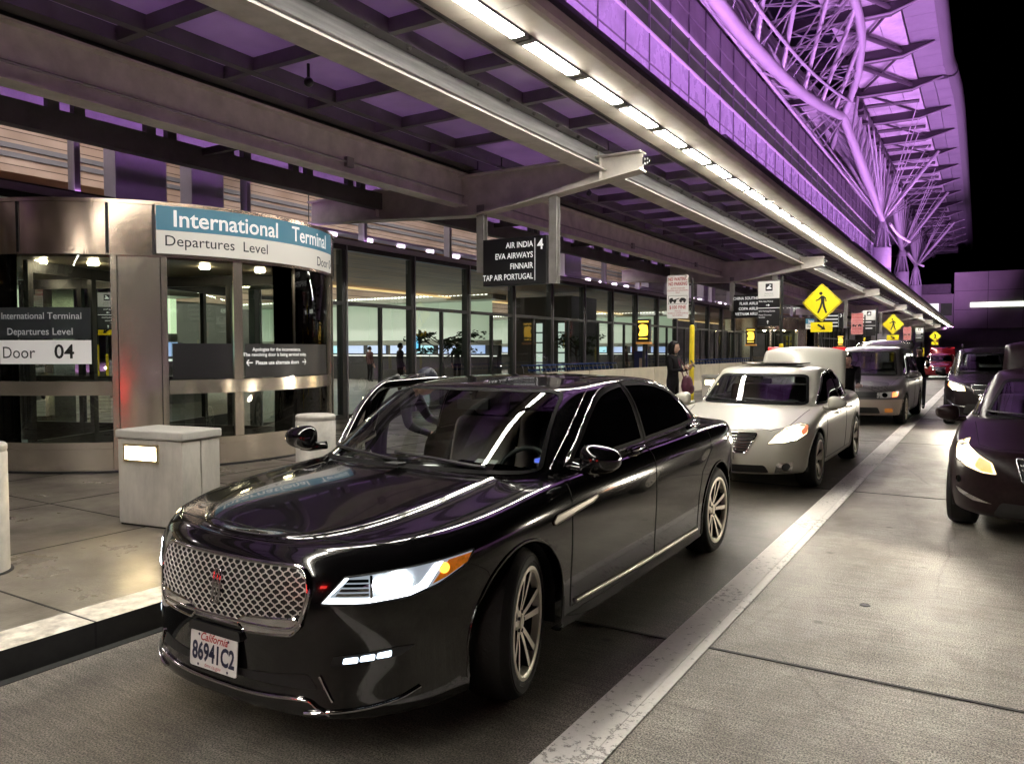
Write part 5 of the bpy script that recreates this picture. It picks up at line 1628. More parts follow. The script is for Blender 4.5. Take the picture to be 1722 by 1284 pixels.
def car(name, label, cat, loc, P, rz=0.0, group=None):
    """build a whole car from a parameter dict; returns (root, bvh)"""
    root = thing(name, label, cat, loc, rz, group)
    L, hw, H = P['L'], P['hw'], P['H']
    paint = P['paint']
    tp = P.get('taper', .035); mid = L * .52
    taper = lambda a: 1 - tp * np.abs((np.asarray(a) - mid) / (L / 2)) ** 2.4
    Sb = shell(P['rows'], P['tops'], P['zc'], P['a1'], P['a2'], P['nf'], P['nr'], P['cf'], P['cr'], taper, cols=P.get('cols', (40, 70, 34)), nv=P.get('nv', 72))
    gp = P['gh']
    Sg = shell(gp['rows'], gp['tops'], gp['zc'], gp['a1'], gp['a2'], gp['nf'], gp['nr'], gp['cf'], gp['cr'], cst(1.0), cols=gp.get('cols', (44, 50, 40)), nv=gp.get('nv', 56))
    Vb, Fb = shell_mesh(Sb); Vg, Fg = shell_mesh(Sg)
    bvb = BVHTree.FromPolygons([tuple(v) for v in Vb], [tuple(f) for f in Fb])
    bvg = BVHTree.FromPolygons([tuple(v) for v in Vg], [tuple(f) for f in Fg])
    nb = len(Vb)
    bva = BVHTree.FromPolygons([tuple(v) for v in Vb] + [tuple(v) for v in Vg], [tuple(f) for f in Fb] + [tuple(int(i) + nb for i in f) for f in Fg])
    # wheel arches
    Ra = P['Ra']; wz = P['Rt']
    rem = np.zeros(len(Fb), bool)
    for aw in P['axles']:
        dy = Vb[:, 1] - aw; dz = Vb[:, 2] - wz; r = np.hypot(dy, dz)
        ins = (r < Ra) & (np.abs(Vb[:, 0]) > hw * .55) & (Vb[:, 2] < wz + Ra)
        low = (np.abs(dy) < Ra) & (Vb[:, 2] < wz) & (np.abs(Vb[:, 0]) > hw * .55)
        ins |= low
        fi = ins[Fb]
        rem |= fi.all(1)
        mixed = fi.any(1) & ~fi.all(1)
        mv = np.unique(Fb[mixed].ravel()); mv = mv[ins[mv]]
        for q in mv:
            if Vb[q, 2] < wz:
                Vb[q, 1] = aw + math.copysign(Ra, dy[q])
            else:
                k_ = Ra / max(r[q], 1e-3); Vb[q, 1] = aw + dy[q] * k_; Vb[q, 2] = wz + dz[q] * k_
    # open the body under the greenhouse
    if P.get('open_top'):
        cen = Vb[Fb].mean(1)
        rem |= inpoly(np.stack([np.abs(cen[:, 0]), cen[:, 1]], 1), P['open_top']) & (cen[:, 2] > P['open_z'])
    # window cut-outs
    cen = Vg[Fg]
    remg = np.zeros(len(Fg), bool)
    def cut(poly, axis, cond):
        nonlocal remg
        pts = Vg[:, [0, 2]] if axis == 'y' else Vg[:, [1, 2]]
        ins = inpoly(pts, poly)
        remg |= ins[Fg].all(1) & cond(Vg[Fg].mean(1))
    ws = P['windscreen']; half = ws + [(-x, z) for x, z in ws[::-1]]
    wsp = fillet(half, .06)
    cut(wsp, 'y', lambda c: c[:, 1] < P['amid'])
    sides = [fillet(w, P.get('wr', .05)) for w in P['side_windows']]
    for w in sides: cut(w, 'x', lambda c: np.abs(c[:, 0]) > .3)
    rw = None
    if P.get('rear_window'):
        rw = P['rear_window']; rw = fillet(rw + [(-x, z) for x, z in rw[::-1]], .06)
        cut(rw, 'y', lambda c: c[:, 1] > P['amid'])
    # open door: take its faces out of both shells
    dr = P.get('open_door')
    doorb = np.zeros(len(Fb), bool); doorg = np.zeros(len(Fg), bool)
    if dr:
        cb = Vb[Fb].mean(1); cg = Vg[Fg].mean(1)
        doorb = (cb[:, 0] < -hw * .6) & (cb[:, 1] > dr['a0']) & (cb[:, 1] < dr['a1']) & (cb[:, 2] > dr['z0']) & ~rem
        pg = inpoly(cg[:, [1, 2]], dr['frame'])
        doorg = (cg[:, 0] < -.3) & pg & ~remg
    g = MB()
    g.add(Vb, [tuple(f) for f in Fb[~rem & ~doorb]]); g.add(Vg, [tuple(f) for f in Fg[~remg & ~doorg]])
    body = g.build('body', paint, parent=root, smooth=180, merge=True)
    # loose verts away
    bm = bmesh.new(); bm.from_mesh(body.data); bmesh.ops.delete(bm, geom=[v for v in bm.verts if not v.link_faces], context='VERTS'); bmesh.ops.recalc_face_normals(bm, faces=bm.faces); bm.to_mesh(body.data); bm.free()
    body.data.shade_smooth()
    # arch lips and dark wells, underbody
    g = MB()
    for aw in P['axles']:
        xo = hw * .93
        for s in (1, -1):
            A = [math.pi * i / 24 for i in range(25)]
            vs = []
            for q in A:
                ya, za = aw + Ra * math.cos(q), wz + Ra * math.sin(q)
                vs += [(s * xo, ya, za), (s * (hw - .42), ya, za), (s * (hw - .42), aw + .05 * math.cos(q), wz)]
            vs2 = [(s * xo, aw + Ra, .23), (s * (hw - .42), aw + Ra, .23), (s * xo, aw - Ra, .23), (s * (hw - .42), aw - Ra, .23)]
            fs = []
            for i in range(24):
                o = 3 * i; fs += [(o, o + 3, o + 4, o + 1), (o + 1, o + 4, o + 5, o + 2)]
            g.add(vs, fs)
            g.add([vs[0], vs[1], vs2[1], vs2[0]], [(0, 1, 2, 3)]); g.add([vs[-3], vs[-2], vs2[3], vs2[2]], [(0, 1, 2, 3)])
            pts = []; lip = MB()
            for q in np.linspace(-.30, math.pi + .30, 40):
                ya, za = aw + (Ra + .002) * math.cos(q), wz + (Ra + .002) * math.sin(q)
                if za < wz: ya = aw + math.copysign(Ra + .002, math.cos(q))
                h = bvb.ray_cast(Vector((s * 3, ya, za)), Vector((-s, 0, 0)))
                if h[0] is not None: pts.append((h[0].x, ya, za))
            lip.tube(pts, .009, 6); lip.build('arch_lip', paint, parent=root, smooth=60)
    g.box(-hw + .20, hw - .20, .55, L - .5, .20, .24)
    g.box(-hw + .43, hw - .43, .2, L - .25, .24, .62)
    g.build('underbody', M_RUBBER, parent=root)
    # glass
    g = MB(); patch(g, bvg, wsp, FRONT, .004, .05); g.build('windscreen', M_WSGLASS, parent=root, smooth=60, fixn=False)
    g = MB(); band(g, bvg, wsp, FRONT, P.get('wsb', .03), .0055); g.build('windscreen_border', M_FRIT, parent=root, smooth=60)
    gm = P.get('side_glass', M_PRIV)
    hinge = None
    if dr: hinge = Vector((-(hw - .05), dr['a0'] + .02, 0))
    def add_side(poly, s, par, off):
        g = MB(); patch(g, bvg, poly, SIDE, .004, .06, mirror=(0 if s > 0 else -1)); o = g.build('side_window', gm, parent=par, smooth=60, fixn=False)
        g = MB(); band(g, bvg, poly, SIDE, .028, .0055, mirror=(0 if s > 0 else -1)); b_ = g.build('window_border', M_FRIT, parent=par, smooth=60)
        res = [o, b_]
        if P.get('chrome_dlo') is not None and not (P.get('dlo') and s > 0):
            g = MB(); trim(g, bvg, poly, SIDE, .0075, .004, closed=True, mirror=(0 if s > 0 else -1)); res.append(g.build('window_trim', P['chrome_dlo'], parent=par, smooth=60))
        for q in res: q.location = off
    door = None
    if dr:
        Vd = Vg.copy()
        wl_ = [np.array(p, float) for p in sides[0]]; wl_ = wl_ + wl_[:1]
        for q in np.intersect1d(np.unique(Fg[doorg].ravel()), np.unique(Fg[remg].ravel())):
            p = Vg[q, [1, 2]]; best = None
            for a_, b_ in zip(wl_[:-1], wl_[1:]):
                t = np.clip(np.dot(p - a_, b_ - a_) / max(1e-9, np.dot(b_ - a_, b_ - a_)), 0, 1); c_q = a_ + (b_ - a_) * t; dd = np.linalg.norm(p - c_q)
                if best is None or dd < best[0]: best = (dd, c_q)
            if best[0] < .06:
                h_ = pj(bvg, best[1], SIDE, 0.0); Vd[q] = (-h_.x, h_.y, h_.z)
        inn = np.unique(Fg[doorg].ravel()); out = np.unique(Fg[~doorg].ravel()); edge = np.intersect1d(inn, out)
        fl = [np.array(p, float) for p in dr['frame'][1:-1]]
        for q in edge:
            p = Vg[q, [1, 2]]; best = None
            if p[1] < .995: continue
            for a_, b_ in zip(fl[:-1], fl[1:]):
                t = np.clip(np.dot(p - a_, b_ - a_) / np.dot(b_ - a_, b_ - a_), 0, 1); c_q = a_ + (b_ - a_) * t; dd = np.linalg.norm(p - c_q)
                if best is None or dd < best[0]: best = (dd, c_q)
            if best[0] < .06:
                h_ = pj(bvg, best[1], SIDE, 0.0); Vd[q] = (-h_.x, h_.y, h_.z)
        g = MB(); g.add(Vb, [tuple(f) for f in Fb[doorb]]); band(g, bvg, sides[0], SIDE, -.05, 0.0, mirror=-1)
        for q in range(len(g.v)): g.v[q] = tuple(Vector(g.v[q]) - hinge)
        door = g.build('open_door', paint, parent=root, smooth=180, merge=True)
        bm = bmesh.new(); bm.from_mesh(door.data); bmesh.ops.delete(bm, geom=[v for v in bm.verts if not v.link_faces], context='VERTS'); bmesh.ops.recalc_face_normals(bm, faces=bm.faces); bm.to_mesh(door.data); bm.free()
        door.data.shade_smooth()
        so = door.modifiers.new('thickness', 'SOLIDIFY'); so.thickness = .045; so.offset = -1
        door.location = hinge; door.rotation_euler = (0, 0, dr['angle'])
        door['label'] = 'open front passenger door'
        g = MB(); trim(g, bva, [(p[0] + (-.02 if p[0] > 2.6 else .02), p[1]) for p in dr['frame']][1:-1] + [(dr['a1'] - .01, .95), (dr['a1'] - .01, .32)], SIDE, .016, -.006, mirror=-1)
        q_ = g.build('door_seal', M_RUBBER, parent=door, smooth=60); q_.location = -hinge
    for i, w in enumerate(sides):
        add_side(w, 1, root, (0, 0, 0))
        if dr and i == 0: add_side(w, -1, door, -hinge)
        else: add_side(w, -1, root, (0, 0, 0))
    if P.get('dlo'):
        g = MB(); trim(g, bvg, P['dlo'], SIDE, .0065, .004, closed=True); g.build('window_trim', P['chrome_dlo'], parent=root, smooth=60)
        g = MB(); bx = P['bpil']; patch(g, bvg, [(bx[0], bx[2]), (bx[1], bx[2]), (bx[1], bx[3]), (bx[0], bx[3])], SIDE, .003, .05); g.build('pillar_cover', M_FRIT, parent=root, smooth=60, fixn=False)
        g = MB(); trim(g, bvg, P['roofline'], SIDE, .0035, .001); g.build('roof_moulding', P['chrome_dlo'], parent=root, smooth=60)
    if rw is not None and not P.get('no_rear_glass'):
        g = MB(); patch(g, bvg, rw, REARV(L), .004, .06); g.build('rear_window', gm, parent=root, smooth=60, fixn=False)
    # seams
    g = MB()
    for ln in P.get('seams_side', []): trim(g, bva, ln, SIDE, .0035, .0, mirror=1)
    for ln in P.get('seams_top', []): trim(g, bvb, ln, TOP, .0032, .0, mirror=1)
    for ln in P.get('seams_front', []): trim(g, bvb, ln, FRONT, .0032, .0, mirror=1)
    if g.v: g.build('panel_gaps', M_SEAM, parent=root)
    # wheels
    style = P['style']
    for i, aw in enumerate(P['axles']):
        for s in (1, -1):
            add_wheel(root, (s * (hw - P['ww'] / 2 - P.get('inset', .035)), aw, P['Rt']), s, P['Rt'], P['Rr'], P['ww'], style, P.get('steer', 0) if i == 0 else 0)
    # mirrors
    mb_, ma, mz = P['mirror']
    for s in (1, -1):
        g = MB(); mirror_geo(g, None, s, s * mb_, ma, mz, P.get('msize', 1))
        if s < 0 and dr:
            for q in range(len(g.v)): g.v[q] = tuple(Vector(g.v[q]) - hinge)
            g.build('door_mirror', P.get('mirror_mat', paint), parent=door, smooth=50)
        else:
            g.build('door_mirror', P.get('mirror_mat', paint), parent=root, smooth=50)
    # cabin
    ac, zb = P['cowl'], P['belt']
    xw = hw - .22
    g = MB(); g.prism([(ac - .05, zb - .05), (ac + .30, zb - .02), (ac + .52, zb - .06), (ac + .56, zb - .18), (ac + .45, zb - .45), (ac, zb - .45)], 'x', -xw, xw)
    g.box(-.12, .12, ac + .4, ac + 1.3, .4, zb - .38); g.box(-xw, xw, ac + .1, P['seat_rear'] + .9, .24, .28)
    g.build('dashboard', P.get('dash', M_CABIN), parent=root, bevel=.03)
    g = MB(); cc = Vector((.37, ac + .62, zb - .13)); nrm = Matrix.Rotation(R(62), 4, 'X')
    pts = [cc + nrm @ Vector((.185 * math.cos(a), .185 * math.sin(a), 0)) for a in np.linspace(0, 2 * math.pi, 33)[:-1]]
    g.tube(pts, .016, 8, closed=True)
    for a in (0, math.pi, -math.pi / 2): g.tube([cc, cc + nrm @ Vector((.18 * math.cos(a), .18 * math.sin(a), 0))], .016, 6)
    g.sphere(cc, .055, n=12, m=8); g.build('steering_wheel', M_RUBBER, parent=root, smooth=60)
    sm_ = P.get('seat', M_SEAT)
    def seat(x, y, w=.25, h=.62):
        q = len(g.v)
        g.prism([(y - .05, .42), (y + .42, .40), (y + .48, .50), (y - .02, .56), (y - .10, .52)], 'x', x - w, x + w)
        g.prism([(y + .34, .50), (y + .48, .50), (y + .66, .50 + h), (y + .60, .54 + h), (y + .52, .50 + h)], 'x', x - w, x + w)
    g = MB()
    for x in (-.37, .37): seat(x, P['seat_front'])
    for x in (-.33, .33): seat(x, P['seat_rear'], .31, .58)
    g.build('seats', sm_, parent=root, bevel=.045, smooth=40)
    g = MB()
    for x in (-.37, .37):
        y = P['seat_front']; g.prism([(y + .60, 1.16), (y + .71, 1.16), (y + .74, 1.33), (y + .68, 1.36), (y + .62, 1.32)], 'x', x - .13, x + .13)
    g.build('headrests', sm_, parent=root, bevel=.04, smooth=40)
    g = MB(); q = pj(bvg, (0, ws[-1][1] - .035), FRONT, -.06); g.box(-.12, .12, q.y, q.y + .03, q.z - .04, q.z + .03); g.tube([(0, q.y + .01, q.z + .02), (0, q.y - .02, q.z + .07)], .012)
    g.build('rear_view_mirror', M_RUBBER, parent=root, bevel=.01)
    # wipers
    g = MB()
    for x0, x1 in ((.52, -.12), (-.05, -.66)):
        z0 = ws[0][1] + .02; g_l = [(x0, z0), ((x0 + x1) / 2, z0 + .02), (x1, z0 + .035)]
        trim(g, bvg, g_l, FRONT, .009, .018)
    g.build('wipers', M_RUBBER, parent=root)
    return root, bvb, bvg, bva, door, hinge
# ------------------------------------------------------------------ the black sedan in front
M_PAINTBK = mat('black_car_paint', (0.0045, 0.0042, 0.0048), rough=0.12, coat=1.0, spec=0.25)
M_PAINTBK.node_tree.nodes['Principled BSDF'].inputs['Coat IOR'].default_value = 1.48
L0 = 5.26
DTOP = smooth_line([(1.60, 1.005), (1.80, 1.135), (2.02, 1.275), (2.25, 1.370), (2.55, 1.415), (2.85, 1.422), (3.15, 1.405), (3.42, 1.350), (3.65, 1.265), (3.82, 1.17), (3.93, 1.085)], 60)
DLO = DTOP + [(3.3, 1.06), (2.66, 1.035), (2.1, 1.018)]
lin = dict(L=L0, hw=.955, H=1.475, paint=M_PAINTBK, a1=1.02, a2=L0 - 1.15, nf=2.7, nr=2.6, cf=.10, cr=.06, taper=.03,
    rows=[dict(z=sm([(0, .15), (.6, .16), (1.4, .2), (5, .22)]), af=.10, ar=L0 - .3, W=.87, nf=3.0), dict(z=sm([(0, .135), (.6, .15), (1.4, .185), (5, .2)]), af=.015, ar=L0 - .12, W=.925, nf=3.0), dict(z=sm([(0, .19), (1.2, .20), (4, .21), (5, .27)]), af=.01, ar=L0 - .05, W=.940, nf=2.9),
          dict(z=sm([(0, .33), (1.2, .34), (4, .34), (5, .40)]), af=.015, ar=L0 - .02, W=.938), dict(z=cst(.52), af=.0, ar=L0, W=.950), dict(z=sm([(0, .64), (1.0, .67), (4, .69), (5, .70)]), af=.012, ar=L0 - .01, W=.958),
          dict(z=sm([(0, .745), (.6, .775), (1.4, .82), (3, .85), (4.3, .865), (5, .85)]), af=.035, ar=L0 - .015, W=.958),
          dict(z=sm([(0, .785), (.5, .832), (1.4, .90), (3, .935), (4.3, .955), (5.1, .93)]), af=.062, ar=L0 - .03, W=.940),
          dict(z=sm([(0, .80), (.5, .862), (1.4, .95), (2.6, .985), (4.0, 1.015), (4.7, 1.01), (5.1, .975)]), af=.095, ar=L0 - .05, W=.905)],
    tops=[(.045, .006), (.16, .002), (.30, -.004), (.36, .010, 2), (.42, .010), (.55, .006), (.8, 0), (1.0, 0)],
    zc=sm([(.0, .80), (.35, .878), (.9, .965), (1.35, 1.005), (1.9, 1.03), (3.8, 1.06), (4.4, 1.075), (4.8, 1.06), (5.14, 1.0)]),
    gh=dict(a1=2.35, a2=3.15, nf=4.2, nr=3.0, cf=.16, cr=.16,
        rows=[dict(z=sm([(1.2, .90), (2.2, .93), (4, .96), (5, .98)]), af=1.06, ar=4.78, W=.872), dict(z=sm([(1.2, .96), (2.2, .985), (4, 1.02), (5, 1.04)]), af=1.17, ar=4.62, W=.866),
              dict(z=sm([(1.2, 1.08), (2.2, 1.12), (4, 1.13), (4.8, 1.13)]), af=1.40, ar=4.36, W=.828), dict(z=sm([(1.6, 1.22), (2.4, 1.27), (3.2, 1.27), (4.4, 1.22)]), af=1.62, ar=4.14, W=.782),
              dict(z=sm([(1.8, 1.33), (2.5, 1.385), (3.2, 1.38), (4.2, 1.31)]), af=1.83, ar=3.92, W=.712), dict(z=sm([(1.9, 1.385), (2.6, 1.440), (3.2, 1.430), (4.0, 1.355)]), af=1.97, ar=3.74, W=.650)],
        tops=[(.10, .004), (.28, .002), (.6, 0), (1.0, 0)], zc=sm([(1.9, 1.40), (2.2, 1.43), (2.75, 1.476), (3.3, 1.456), (3.8, 1.385)], .2)),
    wsb=.016, Rt=.350, Rr=.252, Ra=.392, ww=.225, axles=(.975, 4.03), style=(10, 13, .0125, .0165), steer=R(15.5), inset=.02,
    open_top=[(-.1, 1.45), (.72, 1.55), (.80, 2.1), (.80, 3.6), (.70, 4.2), (-.1, 4.3)], open_z=.80,
    windscreen=[(.715, .985), (.762, 1.0), (.615, 1.37), (.55, 1.393)], amid=2.5,
    side_windows=[[p for p in DTOP if p[0] < 2.64] + [(2.645, 1.417), (2.645, 1.035)], [(2.675, 1.036), (2.675, 1.418)] + [p for p in DTOP if p[0] > 2.69]], dlo=DLO, bpil=(2.63, 2.69, 1.037, 1.416), roofline=smooth_line([(1.50, 1.0), (1.70, 1.13), (1.92, 1.27), (2.17, 1.385), (2.5, 1.443), (2.85, 1.452), (3.15, 1.438), (3.45, 1.382), (3.70, 1.295), (3.90, 1.19), (4.02, 1.10)], 50),
    side_glass=M_TINT, chrome_dlo=M_CHROME, wr=.012,
    rear_window=[(.62, 1.12), (.66, 1.14), (.55, 1.33), (.5, 1.345)],
    seams_side=[[(1.47, .97), (1.44, .80), (1.45, .30)], [(2.66, 1.02), (2.63, .80), (2.64, .30)], [(3.88, 1.03), (3.82, .86), (3.60, .72), (3.54, .55), (3.53, .30)], [(1.47, .30), (3.53, .30)]],
    seams_top=[[(.0, .20), (.35, .215), (.60, .26), (.72, .34), (.76, .50), (.80, .9), (.815, 1.3)]],
    mirror=(1.05, 1.56, 1.065), msize=.92, cowl=1.30, belt=1.0, seat_front=2.05, seat_rear=3.05, seat=M_SEATLT,
    open_door=dict(a0=1.46, a1=2.645, z0=.30, angle=R(29), frame=[(1.35, .9), (1.50, .99), (2.12, 1.375), (2.66, 1.44), (2.66, .9)]))
LX, LY = -2.755, 2.10
sedan, bvb, bvg, bva, ldoor, lhinge = car('black_sedan', 'glossy black luxury sedan in the foreground with chrome mesh grille and lit headlights', 'car', (LX, LY, 0), lin)

# chrome mesh grille
gr = fillet([(-.435, .760), (.435, .760), (.468, .67), (.430, .515), (-.430, .515), (-.468, .67)], [.10, .10, .05, .06, .06, .05], 6)
g = MB(); patch(g, bvb, gr, FRONT, .003, .04); gb = g.build('grille', M_RUBBER, parent=sedan, fixn=False)
g = MB(); trim(g, bvb, gr, FRONT, .0105, .010, closed=True, n=8); g.build('grille_frame', M_CHROME, parent=gb, smooth=60)
g = MB()
nst = 46; seg = 14
for s in range(nst + 1):
    x0 = -.480 + .96 * s / nst
    run = []
    for q in range(seg * 8 + 1):
        z = .515 + .25 * q / (seg * 8)
        ph = q / 8.0
        tri = math.cos(math.pi * ph) 
        x = x0 + (.0078 * max(-1, min(1, 1.7 * tri))) * (1 if s % 2 else -1)
        if inpoly(np.array([[x, z]]), gr)[0]:
            run.append(pj(bvb, (x, z), FRONT, -.0 + .013))
        else:
            if len(run) > 2: g.tube(run, .0027, 5)
            run = []
    if len(run) > 2: g.tube(run, .0027, 5)
g.build('grille_mesh', mat('satin_chrome', (.90, .88, .84), rough=.30, metal=.45), parent=gb, smooth=60)
g = MB()                                             # upright badge: rounded frame with a bar cross
bd = fillet([(-.020, .575), (.020, .575), (.020, .705), (-.020, .705)], .012)
trim(g, bvb, bd, FRONT, .0055, .022, closed=True, n=8, step=.012)
trim(g, bvb, [(0, .575), (0, .705)], FRONT, .0045, .022, n=6); trim(g, bvb, [(-.02, .640), (.02, .640)], FRONT, .004, .022, n=6)
g.build('badge', M_CHROME, parent=gb, smooth=60)
g = MB()
for s in (1, -1):                                    # winged lower chrome bars
    wing = [(s * .13, .517), (s * .17, .545), (s * .43, .562), (s * .442, .535), (s * .40, .493), (s * .17, .480)]
    patch(g, bvb, fillet(wing, .012, 3), FRONT, .016, .03)
    trim(g, bvb, fillet(wing, .012, 3), FRONT, .006, .014, closed=True)
trim(g, bvb, [(-.14, .502), (.14, .502)], FRONT, .008, .012)
g.build('grille_wings', M_CHROME, parent=sedan, smooth=40)
# number plate
pc = pj(bvb, (-.02, .36), FRONT, .0)
tilt = Matrix.Translation((-.02, pc.y - .022, .352)) @ Matrix.Rotation(R(-4), 4, 'X')
g = MB(); p = fillet([(-.152, -.078), (.152, -.078), (.152, .078), (-.152, .078)], .014); g.prism(p, 'y', -.002, .002); g.xform(tilt)
pl = g.build('number_plate', mat('plate_white', (.72, .70, .68), rough=.35), parent=sedan)
g = MB(); text_front(g, '86941C2', .106, 0, -.0032, -.044, 'CENTER', bold=.0034, sx=.70)
for x in (-.095, .095):
    for z in (.062, -.066): g.prism([(x + .006 * math.cos(a), z + .006 * math.sin(a)) for a in np.linspace(0, 6.28, 9)[:-1]], 'y', -.0036, -.003)
g.xform(tilt); g.build('plate_number', mat('plate_navy', (.012, .014, .045), rough=.4), parent=pl, fixn=False)
g = MB(); text_front(g, 'California', .048, 0, -.0032, .040, 'CENTER', shear=.35, bold=.0008, sx=.95); text_front(g, 'dmv.ca.gov', .024, 0, -.0032, -.070, 'CENTER', sx=1.0)
g.xform(tilt); g.build('plate_script', M_RED, parent=pl, fixn=False)
g = MB(); g.prism(fillet([(-.17, .075), (.17, .075), (.155, .115), (-.155, .115)], .01), 'y', -.004, .03); g.xform(tilt); g.build('plate_bracket', M_RUBBER, parent=sedan)
# headlights
hl = [(.425, .622), (.525, .730), (.62, .740), (1.07, .788), (1.02, .728), (.90, .672), (.78, .640), (.60, .622)]
HLF = fillet(hl, .012, 4)
for s in (1, -1):
    mr = 0 if s > 0 else -1
    g = MB(); patch(g, bvb, HLF, CORNER, .002, .03, mirror=mr); h = g.build('headlight', mat('headlight_bowl', (.34, .36, .38), rough=.18, metal=.6, emit=(.75, .88, 1.0), estr=.34), parent=sedan, smooth=60, fixn=False)
    g = MB(); trim(g, bvb, HLF, CORNER, .005, .002, closed=True, mirror=mr); g.build('headlight_frame', M_RUBBER, parent=h)
    g = MB()
    patch(g, bvb, [(.432, .628), (.60, .628), (.78, .646), (.85, .668), (.92, .762), (.885, .758), (.822, .688), (.76, .662), (.60, .646), (.455, .648), (.538, .724), (.526, .728)], CORNER, .006, .03, mirror=mr)
    g.build('daytime_strip', mat_glow('drl_white', (.88, .95, 1.0), 9.0), parent=h, fixn=False)
    g = MB()
    for (cx_, cz_, rr_) in ((.735, .703, .042), (.665, .695, .030)):
        pts = [(cx_ + rr_ * 1.2 * math.cos(a), cz_ + rr_ * math.sin(a)) for a in np.linspace(0, 2 * math.pi, 22)[:-1]]
        patch(g, bvb, pts, CORNER, .009, .03, mirror=mr)
    g.build('bulb', mat_glow('led_bulb', (.92, .97, 1.0), 70.0), parent=h, fixn=False)
    g = MB()
    for k in range(4): patch(g, bvb, [(.485 + .014 * k, .655 + k * .018), (.615, .655 + k * .018), (.615, .667 + k * .018), (.494 + .014 * k, .667 + k * .018)], CORNER, .007, .03, mirror=mr)
    patch(g, bvb, [(.62, .645), (.630, .645), (.630, .735), (.62, .735)], CORNER, .007, .03, mirror=mr)
    g.build('reflector_bars', M_CHROME, parent=h, fixn=False)
    g = MB(); patch(g, bvb, [(.872, .678), (.93, .696), (1.03, .742), (1.052, .777), (.945, .765)], CORNER, .0065, .03, mirror=mr)
    g.build('amber_marker', mat('amber_lens', (.75, .22, .02), rough=.15, emit=(1.0, .28, .01), estr=.22, var=.5, vscale=22), parent=h, fixn=False)
    g = MB(); pts = [(.925 + .022 * math.cos(a), .735 + .022 * math.sin(a)) for a in np.linspace(0, 6.28, 14)[:-1]]; patch(g, bvb, pts, CORNER, .009, .03, mirror=mr)
    g.build('amber_bulb', mat_glow('amber_bulb', (1.0, .40, .03), 3.5), parent=h, fixn=False)
    g = MB()                                           # lower LED lamp
    for k in range(3): patch(g, bvb, fillet([(.51 + k * .066, .382 + k * .008), (.57 + k * .066, .386 + k * .008), (.572 + k * .066, .412 + k * .008), (.515 + k * .066, .406 + k * .008)], .006, 3), CORNER, .006, .02, mirror=mr)
    g.build('fog_lamp', mat_glow('fog_led', (.72, .86, 1.0), 3.2), parent=sedan, fixn=False)
    g = MB(); patch(g, bvb, [(.46, .372), (.74, .402), (.80, .436), (.73, .438), (.475, .412)], CORNER, .003, .03, mirror=mr); g.build('fog_pocket', M_RUBBER, parent=sedan, fixn=False)
    spot('headlight_beam', sedan, (s * .74, .02, .68), (s * .9, -14, .2), 110, (.92, .97, 1.0), 80, .8)
# lower front trim
g = MB()
trim(g, bvb, smooth_line([(-.50, .235), (-.44, .232), (-.2, .222), (0, .220), (.2, .222), (.44, .232), (.50, .205), (.55, .180)], 30), FRONT, .008, .006, n=8)
trim(g, bvb, smooth_line([(.36, .180), (.55, .198), (.72, .225), (.82, .26)], 14), CORNER, .0075, .006, mirror=1, n=8)
trim(g, bvb, [(.42, .33), (.47, .23)], CORNER, .006, .004, mirror=1)
g.build('lower_chrome_strip', M_CHROME, parent=sedan, smooth=60)
g = MB(); patch(g, bvb, fillet([(-.50, .275), (.50, .275), (.46, .335), (.2, .31), (-.2, .31), (-.46, .335)], .02), FRONT, .002, .04)
g.build('lower_intake', M_RUBBER, parent=sedan, fixn=False)
# side trim: fender badge strip, sill strip
for s in (1, -1):
    mr = 0 if s > 0 else -1
    bad = [(1.235, .785), (1.27, .812), (1.74, .845), (1.75, .835), (1.68, .815), (1.30, .775), (1.25, .768)]
    par = sedan
    g = MB(); patch(g, bvb, fillet(bad, .006, 3), SIDE, .006, .03, mirror=mr); trim(g, bvb, fillet(bad, .006, 3), SIDE, .0045, .005, closed=True, mirror=mr)
    if s > 0: g.build('fender_badge', M_SATIN, parent=par, smooth=40)
    g = MB(); trim(g, bvb, [(1.50, .318), (2.5, .300), (3.50, .300)], SIDE, .013, .004, mirror=mr, n=8)
    if s > 0: g.build('sill_strip', M_SATIN, parent=par, smooth=60)
    for aa in ((2.50, 1.003), (3.70, 1.045)):
        g = MB(); q = pj(bva, aa, SIDE, .018); g.tube([(s * q.x, q.y - .10, q.z), (s * (q.x + .012), q.y - .06, q.z + .006), (s * (q.x + .012), q.y + .06, q.z + .008), (s * q.x, q.y + .10, q.z + .006)], [.012, .016, .016, .012], 8)
        if s > 0 or aa[0] > 3: g.build('door_handle', M_CHROME, parent=sedan, smooth=60)
g = MB(); g.box(-.05, .05, lin['cowl'] - .18, lin['cowl'] - .10, 1.005, 1.022); g.build('washer_cowl', M_RUBBER, parent=sedan, bevel=.006)
# tail lamps
g = MB(); patch(g, bvb, fillet([(-.72, .80), (.72, .80), (.74, .87), (-.74, .87)], .02), REARV(L0), .004, .05); g.build('tail_lamp', mat('tail_red', (.35, .01, .01), rough=.1, emit=(1, .03, .02), estr=.6), parent=sedan, fixn=False)
# blue light on the dash and a small card by the windscreen
g = MB(); g.box(.62, .67, 1.62, 1.70, 1.01, 1.03); g.build('dash_gadget', mat_glow('dash_blue', (.10, .16, 1.0), 1.2), parent=sedan)
g = MB(); g.add([(.36, 1.40, 1.020), (.50, 1.40, 1.020), (.50, 1.44, 1.035), (.36, 1.44, 1.035)], [(0, 1, 2, 3)]); g.build('dash_card', M_WHITE, parent=sedan, fixn=False)
